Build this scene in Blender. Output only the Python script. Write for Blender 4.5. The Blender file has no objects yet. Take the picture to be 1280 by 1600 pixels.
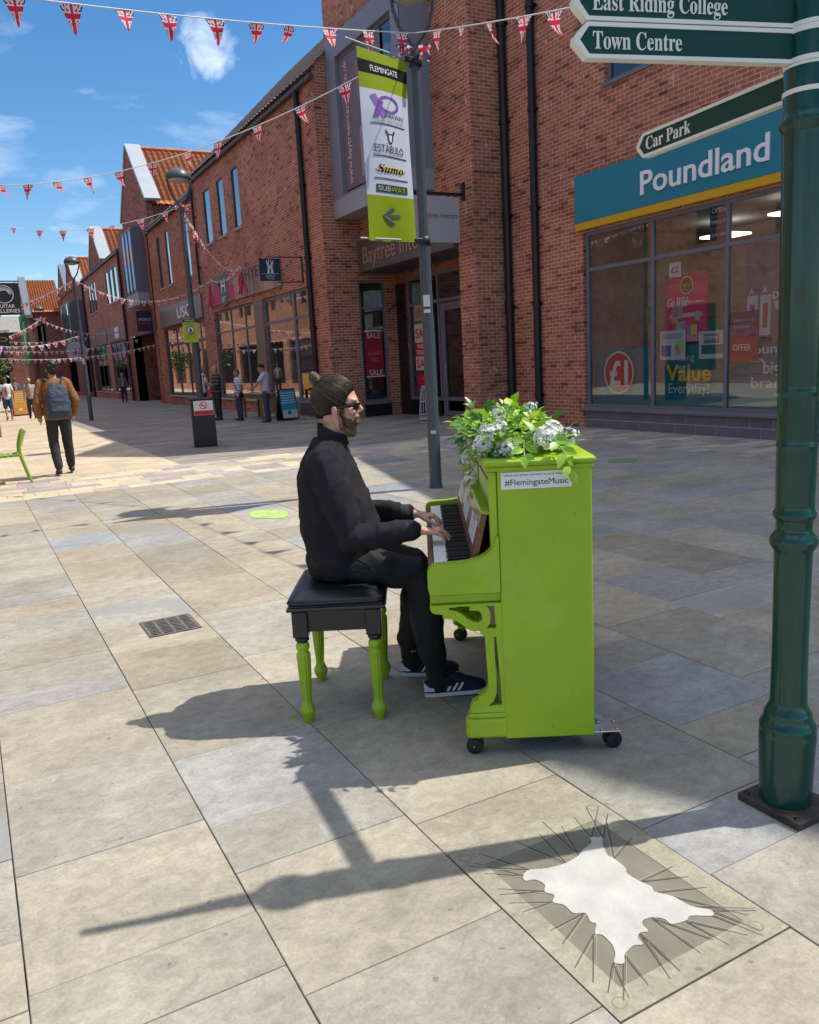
import bpy, math, random
from mathutils import Vector, Matrix, noise
random.seed(7)
S = bpy.context.scene
COL = S.collection
PI = math.pi
RAD = math.radians

# ------------------------------------------------------------------ camera
def make_camera():
    yaw, pit, rol = RAD(28.10), RAD(10.65), RAD(-3.18)
    f = Vector((math.sin(yaw)*math.cos(pit), math.cos(yaw)*math.cos(pit), -math.sin(pit)))
    r = Vector((math.cos(yaw), -math.sin(yaw), 0)); u = r.cross(f)
    r2 = r*math.cos(rol)+u*math.sin(rol); u2 = -r*math.sin(rol)+u*math.cos(rol)
    cd = bpy.data.cameras.new('camera'); co = bpy.data.objects.new('camera', cd); COL.objects.link(co)
    cd.sensor_fit = 'HORIZONTAL'; cd.sensor_width = 36.0; cd.lens = 36*1272/1280
    cd.clip_start = .05; cd.clip_end = 2000
    co.matrix_world = Matrix(((r2.x, u2.x, -f.x, 0), (r2.y, u2.y, -f.y, 0), (r2.z, u2.z, -f.z, 1.55), (0, 0, 0, 1)))
    S.camera = co
make_camera()

# ------------------------------------------------------------------ sun and sky
SUN_EL = RAD(58.0); SUN_DIR = Vector((.9555*math.cos(SUN_EL), -.295*math.cos(SUN_EL), math.sin(SUN_EL)))
sl = bpy.data.lights.new('sun', 'SUN'); sl.energy = 3.4; sl.angle = RAD(.53); sl.color = (1, .95, .86)
so = bpy.data.objects.new('sun', sl); COL.objects.link(so)
so.rotation_euler = SUN_DIR.to_track_quat('Z', 'Y').to_euler(); so.location = (0, 0, 40)
wd = bpy.data.worlds.new('World'); S.world = wd; wd.use_nodes = True
nt = wd.node_tree; nt.nodes.clear()
def wn(t, **k):
    n = nt.nodes.new(t)
    for a, b in k.items(): setattr(n, a, b)
    return n
sky = wn('ShaderNodeTexSky', sky_type='NISHITA', sun_disc=False)
sky.sun_elevation = SUN_EL; sky.sun_rotation = math.atan2(.9555, -.295)
sky.air_density = 1.0; sky.dust_density = .35; sky.ozone_density = 2.6
bg = wn('ShaderNodeBackground'); bg.inputs[1].default_value = .15
tc = wn('ShaderNodeTexCoord'); mp = wn('ShaderNodeMapping'); mp.inputs['Scale'].default_value = (1.1, 1.1, 4.2)
mp.inputs['Rotation'].default_value = (0.12, 0.05, .5)
n1 = wn('ShaderNodeTexNoise'); n1.inputs['Scale'].default_value = 2.3; n1.inputs['Detail'].default_value = 7
n1.inputs['Roughness'].default_value = .58; n1.inputs['Distortion'].default_value = .45
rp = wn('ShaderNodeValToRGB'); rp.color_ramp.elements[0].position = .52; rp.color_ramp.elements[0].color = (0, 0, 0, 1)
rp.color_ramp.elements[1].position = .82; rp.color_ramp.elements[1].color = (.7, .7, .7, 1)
n2 = wn('ShaderNodeTexNoise'); n2.inputs['Scale'].default_value = 5.6; n2.inputs['Detail'].default_value = 6
rp2 = wn('ShaderNodeValToRGB'); rp2.color_ramp.elements[0].position = .66; rp2.color_ramp.elements[0].color = (0, 0, 0, 1)
rp2.color_ramp.elements[1].position = .78; rp2.color_ramp.elements[1].color = (.7, .7, .7, 1)
mp2 = wn('ShaderNodeMapping'); mp2.inputs['Scale'].default_value = (1, 1, 1.7); mp2.inputs['Location'].default_value = (1.37, .62, .1)
mxm = wn('ShaderNodeMath', operation='MAXIMUM')
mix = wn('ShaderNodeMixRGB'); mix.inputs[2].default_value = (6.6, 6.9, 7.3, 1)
out = wn('ShaderNodeOutputWorld')
PUFF = (0.27282, 0.90328, 0.33115)
L = nt.links.new
L(tc.outputs['Generated'], mp.inputs[0]); L(mp.outputs[0], n1.inputs['Vector']); 
L(tc.outputs['Generated'], mp2.inputs[0]); L(mp2.outputs[0], n2.inputs['Vector']); L(n2.outputs[0], rp2.inputs[0])
pd = wn('ShaderNodeVectorMath', operation='DOT_PRODUCT'); pd.inputs[1].default_value = PUFF     # one small puff of cloud, high on the left
L(tc.outputs['Generated'], pd.inputs[0]); pr = wn('ShaderNodeMapRange'); pr.inputs[1].default_value = .9990; pr.inputs[2].default_value = .99992; L(pd.outputs['Value'], pr.inputs[0])
n3 = wn('ShaderNodeTexNoise'); n3.inputs['Scale'].default_value = 26; n3.inputs['Detail'].default_value = 7; n3.inputs['Roughness'].default_value = .6; n3.inputs['Distortion'].default_value = .4; L(tc.outputs['Generated'], n3.inputs['Vector'])
pa_ = wn('ShaderNodeMath', operation='MULTIPLY_ADD'); pa_.inputs[1].default_value = .42; L(pr.outputs[0], pa_.inputs[0]); L(n3.outputs[0], pa_.inputs[2])
pm_ = wn('ShaderNodeMapRange'); pm_.inputs[1].default_value = .74; pm_.inputs[2].default_value = 1.12; pm_.inputs[3].default_value = 0; pm_.inputs[4].default_value = .55; L(pa_.outputs[0], pm_.inputs[0])
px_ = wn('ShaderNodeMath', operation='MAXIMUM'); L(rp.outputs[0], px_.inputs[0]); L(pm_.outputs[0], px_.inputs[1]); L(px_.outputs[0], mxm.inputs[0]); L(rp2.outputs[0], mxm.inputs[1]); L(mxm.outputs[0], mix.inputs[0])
hs_ = wn('ShaderNodeHueSaturation'); hs_.inputs['Saturation'].default_value = 1.3; hs_.inputs['Value'].default_value = .66
L(sky.outputs[0], hs_.inputs['Color']); L(hs_.outputs[0], mix.inputs[1])
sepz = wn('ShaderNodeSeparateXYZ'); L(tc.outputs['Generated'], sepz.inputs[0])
zr = wn('ShaderNodeMapRange'); zr.inputs[1].default_value = .55; zr.inputs[2].default_value = .9; zr.inputs[3].default_value = 0; zr.inputs[4].default_value = .30   # cloud thickened overhead, out of view, added to fill the shade
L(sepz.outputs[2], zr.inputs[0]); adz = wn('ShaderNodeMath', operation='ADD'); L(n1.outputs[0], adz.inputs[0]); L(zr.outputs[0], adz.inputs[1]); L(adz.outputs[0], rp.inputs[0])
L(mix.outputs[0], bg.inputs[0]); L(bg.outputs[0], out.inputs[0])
S.view_settings.view_transform = 'Standard'; S.view_settings.look = 'None'
S.view_settings.exposure = 0.70; S.view_settings.gamma = 1.0
S.cycles.max_bounces = 6; S.cycles.diffuse_bounces = 3; S.cycles.glossy_bounces = 3; S.cycles.transparent_max_bounces = 12; S.cycles.caustics_reflective = False; S.cycles.caustics_refractive = False

# ------------------------------------------------------------------ materials
MATS = {}
def mat(name, base, rough=.6, metal=0., var=0., vscale=6., bump=0., bscale=60., spec=.5, stretch=(1, 1, 1), coat=0., rvar=0.):
    """procedural principled: base colour broken up by two octaves of noise, optional bump"""
    if name in MATS: return MATS[name]
    m = bpy.data.materials.new(name); m.use_nodes = True; t = m.node_tree; b = t.nodes['Principled BSDF']
    b.inputs['Base Color'].default_value = (*base, 1); b.inputs['Roughness'].default_value = rough
    b.inputs['Metallic'].default_value = metal; b.inputs['Specular IOR Level'].default_value = spec
    b.inputs['Coat Weight'].default_value = coat
    c = t.nodes.new('ShaderNodeTexCoord'); mp = t.nodes.new('ShaderNodeMapping'); mp.inputs['Scale'].default_value = stretch
    t.links.new(c.outputs['Object'], mp.inputs[0])
    if var > 0:
        n = t.nodes.new('ShaderNodeTexNoise'); n.inputs['Scale'].default_value = vscale; n.inputs['Detail'].default_value = 6; n.inputs['Roughness'].default_value = .65
        t.links.new(mp.outputs[0], n.inputs['Vector'])
        r = t.nodes.new('ShaderNodeMapRange'); r.inputs[1].default_value = .3; r.inputs[2].default_value = .7
        r.inputs[3].default_value = 1-var; r.inputs[4].default_value = 1+var
        t.links.new(n.outputs[0], r.inputs[0])
        x = t.nodes.new('ShaderNodeMixRGB'); x.blend_type = 'MULTIPLY'; x.inputs[0].default_value = 1; x.inputs[1].default_value = (*base, 1)
        t.links.new(r.outputs[0], x.inputs[2]); t.links.new(x.outputs[0], b.inputs['Base Color'])
        if rvar > 0:
            r2 = t.nodes.new('ShaderNodeMapRange'); r2.inputs[1].default_value = .3; r2.inputs[2].default_value = .7
            r2.inputs[3].default_value = max(.02, rough-rvar); r2.inputs[4].default_value = min(1, rough+rvar)
            t.links.new(n.outputs[0], r2.inputs[0]); t.links.new(r2.outputs[0], b.inputs['Roughness'])
    if bump > 0:
        n = t.nodes.new('ShaderNodeTexNoise'); n.inputs['Scale'].default_value = bscale; n.inputs['Detail'].default_value = 4
        t.links.new(mp.outputs[0], n.inputs['Vector'])
        bp = t.nodes.new('ShaderNodeBump'); bp.inputs['Strength'].default_value = bump; bp.inputs['Distance'].default_value = .01
        t.links.new(n.outputs[0], bp.inputs['Height']); t.links.new(bp.outputs[0], b.inputs['Normal'])
    MATS[name] = m; return m

def attr_mat(name, rough=.6, spec=.4, var=.12, vscale=8., bump=0., bscale=80., transl=0.):
    """colour read from the face colours given to the mesh (printing, petals, stone tones)"""
    if name in MATS: return MATS[name]
    m = bpy.data.materials.new(name); m.use_nodes = True; t = m.node_tree; b = t.nodes['Principled BSDF']
    b.inputs['Roughness'].default_value = rough; b.inputs['Specular IOR Level'].default_value = spec
    a = t.nodes.new('ShaderNodeAttribute'); a.attribute_name = 'Col'
    c = t.nodes.new('ShaderNodeTexCoord'); n = t.nodes.new('ShaderNodeTexNoise'); n.inputs['Scale'].default_value = vscale; n.inputs['Detail'].default_value = 6
    t.links.new(c.outputs['Object'], n.inputs['Vector'])
    r = t.nodes.new('ShaderNodeMapRange'); r.inputs[1].default_value = .3; r.inputs[2].default_value = .7; r.inputs[3].default_value = 1-var; r.inputs[4].default_value = 1+var
    t.links.new(n.outputs[0], r.inputs[0])
    x = t.nodes.new('ShaderNodeMixRGB'); x.blend_type = 'MULTIPLY'; x.inputs[0].default_value = 1
    t.links.new(a.outputs['Color'], x.inputs[1]); t.links.new(r.outputs[0], x.inputs[2]); t.links.new(x.outputs[0], b.inputs['Base Color'])
    if bump > 0:
        n2 = t.nodes.new('ShaderNodeTexNoise'); n2.inputs['Scale'].default_value = bscale
        t.links.new(c.outputs['Object'], n2.inputs['Vector'])
        bp = t.nodes.new('ShaderNodeBump'); bp.inputs['Strength'].default_value = bump; bp.inputs['Distance'].default_value = .004
        t.links.new(n2.outputs[0], bp.inputs['Height']); t.links.new(bp.outputs[0], b.inputs['Normal'])
    if transl > 0:
        tr = t.nodes.new('ShaderNodeBsdfTranslucent'); mx = t.nodes.new('ShaderNodeMixShader'); mx.inputs[0].default_value = transl
        t.links.new(x.outputs[0], tr.inputs[0]); t.links.new(b.outputs[0], mx.inputs[1]); t.links.new(tr.outputs[0], mx.inputs[2])
        t.links.new(mx.outputs[0], t.nodes['Material Output'].inputs[0])
    MATS[name] = m; return m

def brick_mat(name, c1, c2, mortar, blotch=.5, dark=.48):
    m = bpy.data.materials.new(name); m.use_nodes = True; t = m.node_tree; b = t.nodes['Principled BSDF']; N = t.nodes.new; K = t.links.new
    b.inputs['Roughness'].default_value = .88; b.inputs['Specular IOR Level'].default_value = .25
    g = N('ShaderNodeNewGeometry'); sp = N('ShaderNodeSeparateXYZ'); sn = N('ShaderNodeSeparateXYZ')
    K(g.outputs['Position'], sp.inputs[0]); K(g.outputs['Normal'], sn.inputs[0])
    ab = N('ShaderNodeMath'); ab.operation = 'ABSOLUTE'; K(sn.outputs[0], ab.inputs[0])
    gt = N('ShaderNodeMath'); gt.operation = 'GREATER_THAN'; gt.inputs[1].default_value = .5; K(ab.outputs[0], gt.inputs[0])
    mu = N('ShaderNodeMix'); mu.data_type = 'FLOAT'; K(gt.outputs[0], mu.inputs[0]); K(sp.outputs[0], mu.inputs[2]); K(sp.outputs[1], mu.inputs[3])
    cb = N('ShaderNodeCombineXYZ'); K(mu.outputs[0], cb.inputs[0]); K(sp.outputs[2], cb.inputs[1])
    br = N('ShaderNodeTexBrick'); br.offset = .5; br.inputs['Scale'].default_value = 1; br.inputs['Brick Width'].default_value = .225
    br.inputs['Row Height'].default_value = .075; br.inputs['Mortar Size'].default_value = .0072; br.inputs['Mortar Smooth'].default_value = .15
    br.inputs['Color1'].default_value = (*c1, 1); br.inputs['Color2'].default_value = (*c2, 1); br.inputs['Mortar'].default_value = (*mortar, 1); br.inputs['Bias'].default_value = -.1
    K(cb.outputs[0], br.inputs['Vector'])
    # a second random per brick: burnt headers
    b2 = N('ShaderNodeTexBrick'); b2.offset = .5; b2.inputs['Scale'].default_value = 1; b2.inputs['Brick Width'].default_value = .225; b2.inputs['Row Height'].default_value = .075
    b2.inputs['Mortar Size'].default_value = 0; b2.inputs['Color1'].default_value = (1, 1, 1, 1); b2.inputs['Color2'].default_value = (0, 0, 0, 1); b2.inputs['Bias'].default_value = 0
    of = N('ShaderNodeVectorMath'); of.operation = 'ADD'; of.inputs[1].default_value = (.225*31, .075*18, 0); K(cb.outputs[0], of.inputs[0]); K(of.outputs[0], b2.inputs['Vector'])
    r1 = N('ShaderNodeMapRange'); r1.inputs[1].default_value = .8; r1.inputs[2].default_value = .95; r1.inputs[3].default_value = 1; r1.inputs[4].default_value = 1-dark; K(b2.outputs[0], r1.inputs[0])
    x1 = N('ShaderNodeMixRGB'); x1.blend_type = 'MULTIPLY'; x1.inputs[0].default_value = 1; K(br.outputs[0], x1.inputs[1]); K(r1.outputs[0], x1.inputs[2])
    n1 = N('ShaderNodeTexNoise'); n1.inputs['Scale'].default_value = .55; n1.inputs['Detail'].default_value = 6; K(g.outputs['Position'], n1.inputs['Vector'])
    r2 = N('ShaderNodeMapRange'); r2.inputs[1].default_value = .3; r2.inputs[2].default_value = .7; r2.inputs[3].default_value = .8; r2.inputs[4].default_value = 1.2; K(n1.outputs[0], r2.inputs[0])
    x2 = N('ShaderNodeMixRGB'); x2.blend_type = 'MULTIPLY'; x2.inputs[0].default_value = 1; K(x1.outputs[0], x2.inputs[1]); K(r2.outputs[0], x2.inputs[2])
    n3 = N('ShaderNodeTexNoise'); n3.inputs['Scale'].default_value = 45; n3.inputs['Detail'].default_value = 3; K(g.outputs['Position'], n3.inputs['Vector'])
    r3 = N('ShaderNodeMapRange'); r3.inputs[1].default_value = .3; r3.inputs[2].default_value = .7; r3.inputs[3].default_value = .86; r3.inputs[4].default_value = 1.14; K(n3.outputs[0], r3.inputs[0])
    x3 = N('ShaderNodeMixRGB'); x3.blend_type = 'MULTIPLY'; x3.inputs[0].default_value = 1; K(x2.outputs[0], x3.inputs[1]); K(r3.outputs[0], x3.inputs[2])
    # pale blotches: light thrown back by windows, painted into the brick colour
    mp = N('ShaderNodeMapping'); mp.inputs['Scale'].default_value = (5.5, 5.5, 3.6); K(g.outputs['Position'], mp.inputs[0])
    n2 = N('ShaderNodeTexNoise'); n2.inputs['Scale'].default_value = 1.5; n2.inputs['Detail'].default_value = 1.5; K(mp.outputs[0], n2.inputs['Vector'])
    r4 = N('ShaderNodeMapRange'); r4.inputs[1].default_value = .68; r4.inputs[2].default_value = .71; r4.inputs[3].default_value = 0; r4.inputs[4].default_value = blotch; K(n2.outputs[0], r4.inputs[0])
    x4 = N('ShaderNodeMixRGB'); x4.inputs[2].default_value = (.6, .54, .5, 1); K(r4.outputs[0], x4.inputs[0]); K(x3.outputs[0], x4.inputs[1])
    K(x4.outputs[0], b.inputs['Base Color'])
    iv = N('ShaderNodeMath'); iv.operation = 'SUBTRACT'; iv.inputs[0].default_value = 1; K(br.outputs['Fac'], iv.inputs[1])
    ad = N('ShaderNodeMath'); ad.operation = 'MULTIPLY_ADD'; ad.inputs[1].default_value = .3; K(n3.outputs[0], ad.inputs[0]); K(iv.outputs[0], ad.inputs[2])
    bp = N('ShaderNodeBump'); bp.inputs['Strength'].default_value = .55; bp.inputs['Distance'].default_value = .006; K(ad.outputs[0], bp.inputs['Height']); K(bp.outputs[0], b.inputs['Normal'])
    MATS[name] = m; return m

def glass_mat(name, tint=(.85, .9, .9), ior=1.55, boost=1.0, base=None, rough=.015):
    """shop glazing: fresnel mirror over see-through (or, with base, over a dark interior)"""
    m = bpy.data.materials.new(name); m.use_nodes = True; t = m.node_tree; t.nodes.clear(); N = t.nodes.new; K = t.links.new
    o = N('ShaderNodeOutputMaterial'); ge = N('ShaderNodeNewGeometry'); dt = N('ShaderNodeVectorMath'); dt.operation = 'DOT_PRODUCT'; K(ge.outputs['Normal'], dt.inputs[0]); K(ge.outputs['Incoming'], dt.inputs[1])
    aa = N('ShaderNodeMath'); aa.operation = 'ABSOLUTE'; K(dt.outputs['Value'], aa.inputs[0]); ia = N('ShaderNodeMath'); ia.operation = 'SUBTRACT'; ia.inputs[0].default_value = 1; K(aa.outputs[0], ia.inputs[1])
    pw_ = N('ShaderNodeMath'); pw_.operation = 'POWER'; pw_.inputs[1].default_value = 4.2; K(ia.outputs[0], pw_.inputs[0]); f0 = ((ior-1)/(ior+1))**2
    ma = N('ShaderNodeMath'); ma.operation = 'MULTIPLY_ADD'; ma.inputs[1].default_value = (1-f0)*boost; ma.inputs[2].default_value = f0*boost; ma.use_clamp = True; K(pw_.outputs[0], ma.inputs[0])
    gl = N('ShaderNodeBsdfGlossy'); gl.inputs['Roughness'].default_value = rough; gl.inputs[0].default_value = (.95, .97, 1, 1)
    c = N('ShaderNodeTexCoord'); nz = N('ShaderNodeTexNoise'); nz.inputs['Scale'].default_value = .9; K(c.outputs['Object'], nz.inputs['Vector'])
    bp = N('ShaderNodeBump'); bp.inputs['Strength'].default_value = .02; bp.inputs['Distance'].default_value = .05; K(nz.outputs[0], bp.inputs['Height']); K(bp.outputs[0], gl.inputs['Normal'])
    if base is None:
        un = N('ShaderNodeBsdfTransparent'); un.inputs[0].default_value = (*tint, 1)
    else:
        un = N('ShaderNodeBsdfDiffuse'); un.inputs[0].default_value = (*base, 1)
    mx = N('ShaderNodeMixShader'); K(ma.outputs[0], mx.inputs[0]); K(un.outputs[0], mx.inputs[1]); K(gl.outputs[0], mx.inputs[2]); K(mx.outputs[0], o.inputs[0])
    MATS[name] = m; return m

def emit_mat(name, col, st):
    m = bpy.data.materials.new(name); m.use_nodes = True; b = m.node_tree.nodes['Principled BSDF']
    b.inputs['Emission Color'].default_value = (*col, 1); b.inputs['Emission Strength'].default_value = st; b.inputs['Base Color'].default_value = (.8, .8, .8, 1)
    MATS[name] = m; return m

BRICK = brick_mat('red_brick', (.47, .168, .094), (.325, .104, .062), (.52, .43, .355))
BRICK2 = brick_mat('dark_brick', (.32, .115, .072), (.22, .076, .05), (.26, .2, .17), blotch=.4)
BRICK3 = brick_mat('orange_brick', (.42, .15, .075), (.33, .105, .055), (.45, .35, .28), blotch=.25)
SHOPGLASS = glass_mat('shop_glass', ior=1.55, boost=1.6)
UPGLASS = glass_mat('upper_glass', ior=1.6, boost=1.7, base=(.02, .025, .03))
GREY = mat('grey_powder_coat', (.15, .16, .195), .45, var=.08, vscale=3)
DGREY = mat('dark_grey_metal', (.06, .068, .08), .5, var=.1, vscale=4)
LGREY = mat('pale_grey_panel', (.3, .315, .34), .5, var=.06, vscale=2)
BLACKP = mat('black_pipe_plastic', (.006, .007, .009), .42)
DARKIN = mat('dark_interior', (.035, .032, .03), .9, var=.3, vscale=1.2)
WHITE = mat('white_paint', (.78, .78, .78), .5, var=.04)
BLACK = mat('black_paint', (.01, .01, .011), .5, var=.15)
CONC = mat('cast_stone', (.42, .39, .35), .85, var=.15, vscale=5, bump=.2)
TILEG = mat('grey_roof_tile', (.25, .225, .205), .8, var=.25, vscale=4, bump=.4, bscale=10)
TILEO = mat('orange_pantile', (.50, .15, .05), .75, var=.3, vscale=5, bump=.3, bscale=12)
SILVER = mat('silver_coping', (.36, .39, .42), .4, metal=.3, var=.06, vscale=2)
PRINT = attr_mat('printed_colour', .55, .35, .05, 4)

# ------------------------------------------------------------------ mesh builder
class MB:
    def __init__(s, M=None):
        s.v = []; s.f = []; s.sm = []; s.mi = []; s.c = []; s.M = M or Matrix.Identity(4)
    def add(s, vs, fs, smooth=False, mi=0, col=None):
        n = len(s.v); M = s.M
        s.v += [M @ Vector(p) for p in vs]
        for f in fs:
            s.f.append([i+n for i in f]); s.sm.append(smooth); s.mi.append(mi); s.c.append(col)
        return s
    def box(s, x0, x1, y0, y1, z0, z1, b=0., mi=0, col=None, R=None):
        X = (min(x0, x1), max(x0, x1)); Y = (min(y0, y1), max(y0, y1)); Z = (min(z0, z1), max(z0, z1))
        b = min(b, .49*(X[1]-X[0]), .49*(Y[1]-Y[0]), .49*(Z[1]-Z[0]))
        if b <= 0:
            vs = [(X[i], Y[j], Z[k]) for i in (0, 1) for j in (0, 1) for k in (0, 1)]
            fs = [(0, 1, 3, 2), (4, 6, 7, 5), (0, 4, 5, 1), (2, 3, 7, 6), (0, 2, 6, 4), (1, 5, 7, 3)]
        else:
            vs = []; fs = []; ix = {}
            sg = (1, -1)
            for i in (0, 1):
                for j in (0, 1):
                    for k in (0, 1):
                        p = (X[i], Y[j], Z[k]); d = (sg[i]*b, sg[j]*b, sg[k]*b)
                        for a in range(3):
                            q = [p[t]+(0 if t == a else d[t]) for t in range(3)]; ix[(i, j, k, a)] = len(vs); vs.append(q)
            for a in range(3):
                for e in (0, 1):
                    c = []
                    for (m, n) in ((0, 0), (0, 1), (1, 1), (1, 0)):
                        t = [0, 0, 0]; t[a] = e; o = [x for x in range(3) if x != a]; t[o[0]] = m; t[o[1]] = n; c.append(ix[(*t, a)])
                    fs.append(c)
            for a in range(3):
                o = [x for x in range(3) if x != a]
                for m in (0, 1):
                    for n in (0, 1):
                        t0 = [0, 0, 0]; t0[o[0]] = m; t0[o[1]] = n; t1 = t0[:]; t0[a] = 0; t1[a] = 1
                        fs.append([ix[(*t0, o[0])], ix[(*t1, o[0])], ix[(*t1, o[1])], ix[(*t0, o[1])]])
            for i in (0, 1):
                for j in (0, 1):
                    for k in (0, 1): fs.append([ix[(i, j, k, a)] for a in range(3)])
        if R is not None: vs = [R @ Vector(p) for p in vs]
        return s.add(vs, fs, False, mi, col)
    def prism(s, poly, fn, d0, d1, mi=0, col=None, smooth=False):
        """polygon (u,v) swept between depths d0,d1; fn(u,v,d)->xyz"""
        n = len(poly); vs = [fn(u, v, d0) for u, v in poly]+[fn(u, v, d1) for u, v in poly]
        s.add(vs, [list(range(n))[::-1], list(range(n, 2*n))], False, mi, col)
        return s.add(vs, [[i, (i+1) % n, (i+1) % n+n, i+n] for i in range(n)], smooth, mi, col)
    def loft(s, rings, smooth=True, mi=0, col=None, cap=True, closed=True):
        m = len(rings[0]); vs = [p for r in rings for p in r]; fs = []
        for i in range(len(rings)-1):
            for j in range(m if closed else m-1):
                k = (j+1) % m; fs.append([i*m+j, i*m+k, (i+1)*m+k, (i+1)*m+j])
        s.add(vs, fs, smooth, mi, col)
        if cap and closed:
            s.add(rings[0], [list(range(m))[::-1]], False, mi, col); s.add(rings[-1], [list(range(m))], False, mi, col)
        return s
    def lathe(s, prof, c=(0, 0, 0), n=24, smooth=True, mi=0, col=None, axis='z', flute=None):
        rings = []
        for r, z in prof:
            ring = []
            for j in range(n):
                a = 2*PI*j/n; rr = r*(1 if flute is None else flute(a, z)); x, y = rr*math.cos(a), rr*math.sin(a)
                ring.append((c[0]+x, c[1]+y, c[2]+z) if axis == 'z' else (c[0]+x, c[1]+z, c[2]+y) if axis == 'y' else (c[0]+z, c[1]+x, c[2]+y))
            rings.append(ring)
        return s.loft(rings, smooth, mi, col)
    def tube(s, pts, r, n=8, smooth=True, mi=0, col=None, cap=True, flat=None, up=(0, 0, 1)):
        pts = [Vector(p) for p in pts]; rs = r if isinstance(r, (list, tuple)) else [r]*len(pts)
        rings = []; t0 = None; a = None
        for i, p in enumerate(pts):
            t = (pts[min(i+1, len(pts)-1)]-pts[max(i-1, 0)]).normalized()
            if a is None:
                u = Vector(up)
                if abs(t.dot(u)) > .95: u = Vector((1, 0, 0))
                a = t.cross(u).normalized()
            else:
                a = (a-t*a.dot(t)).normalized()
            b = t.cross(a)
            rr = rs[i]; ra, rb = rr if isinstance(rr, (tuple, list)) else (rr, rr)
            rings.append([p+a*(ra*math.cos(2*PI*j/n))+b*(rb*math.sin(2*PI*j/n)) for j in range(n)])
        return s.loft(rings, smooth, mi, col, cap)
    def limb(s, pts, rs, n=12, mi=0):
        """tube with rounded ends (for organic remeshing)"""
        P = [Vector(p) for p in pts]; R = [r if isinstance(r, (tuple, list)) else (r, r) for r in rs]
        d0 = (P[0]-P[1]).normalized(); d1 = (P[-1]-P[-2]).normalized(); a, b = R[0], R[-1]; A = min(a); B = min(b)
        pts = [P[0]+d0*A*.95, P[0]+d0*A*.7]+P+[P[-1]+d1*B*.7, P[-1]+d1*B*.95]
        rs = [(a[0]*.3, a[1]*.3), (a[0]*.72, a[1]*.72)]+R+[(b[0]*.72, b[1]*.72), (b[0]*.3, b[1]*.3)]
        return s.tube(pts, rs, n, True, mi)
    def ball(s, c, r, n=16, m=10, mi=0, col=None, smooth=True):
        rx, ry, rz = r if isinstance(r, (tuple, list)) else (r, r, r); rings = []
        for i in range(m+1):
            t = PI*(.02+.96*i/m)-PI/2
            rings.append([(c[0]+rx*math.cos(t)*math.cos(2*PI*j/n), c[1]+ry*math.cos(t)*math.sin(2*PI*j/n), c[2]+rz*math.sin(t)) for j in range(n)])
        return s.loft(rings, smooth, mi, col)
    def text(s, body, M4, h, ext=.004, width=None, font=None, bold=0., align='LEFT', mi=0, col=None, sx=1.):
        vs, fs, w, hh = text_mesh(body, font, bold)
        k = h/.73; kx = k*sx
        if width: kx = width/max(w, 1e-6)
        x0 = {'LEFT': 0, 'CENTER': -w*kx/2, 'RIGHT': -w*kx}[align]
        return s.add([M4 @ Vector((x0+x*kx, y*k, z*ext)) for x, y, z in vs], fs, False, mi, col)
    def build(s, name, mats, parent=None, label=None):
        me = bpy.data.meshes.new(name)
        off = Vector((0, 0, 0)); q = parent
        while q is not None: off += q.location; q = q.parent
        me.from_pydata([tuple(p-off) for p in s.v], [], s.f); me.polygons.foreach_set('use_smooth', s.sm); me.polygons.foreach_set('material_index', s.mi)
        if any(c is not None for c in s.c):
            ca = me.color_attributes.new('Col', 'FLOAT_COLOR', 'CORNER'); d = []
            for f, c in zip(s.f, s.c):
                c = c or (.5, .5, .5)
                d += [c[0], c[1], c[2], 1.]*len(f)
            ca.data.foreach_set('color', d)
        for m in (mats if isinstance(mats, (list, tuple)) else [mats]): me.materials.append(m)
        me.validate(); me.update()
        o = bpy.data.objects.new(name, me); COL.objects.link(o)
        if parent is not None: o.parent = parent
        if label: o['label'] = label
        return o

TXT = {}
def text_mesh(body, font=None, bold=0.):
    key = (body, font, bold)
    if key in TXT: return TXT[key]
    s = body
    if font == 'serif':      # the mathematical bold alphabet of the built-in font is a seriffed face
        s = ''.join(chr(0x1D400+ord(c)-65) if 'A' <= c <= 'Z' else chr(0x1D41A+ord(c)-97) if 'a' <= c <= 'z' else c for c in body)
    if font == 'script':
        s = ''.join(chr(0x1D468+ord(c)-65) if 'A' <= c <= 'Z' else chr(0x1D482+ord(c)-97) if 'a' <= c <= 'z' else c for c in body)
    cu = bpy.data.curves.new('lettering', 'FONT'); cu.body = s; cu.size = 1; cu.extrude = .5; cu.offset = bold; cu.resolution_u = 3
    o = bpy.data.objects.new('lettering', cu); COL.objects.link(o)
    me = o.evaluated_get(bpy.context.evaluated_depsgraph_get()).to_mesh()
    vs = [tuple(v.co) for v in me.vertices]; fs = [list(p.vertices) for p in me.polygons]
    bpy.data.objects.remove(o); bpy.data.curves.remove(cu)
    if not vs: TXT[key] = ([], [], 1, 1); return TXT[key]
    x0 = min(v[0] for v in vs); x1 = max(v[0] for v in vs); z1 = max(v[1] for v in vs)
    TXT[key] = ([(v[0]-x0, v[1], v[2]+.5) for v in vs], fs, x1-x0, z1); return TXT[key]

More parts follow.
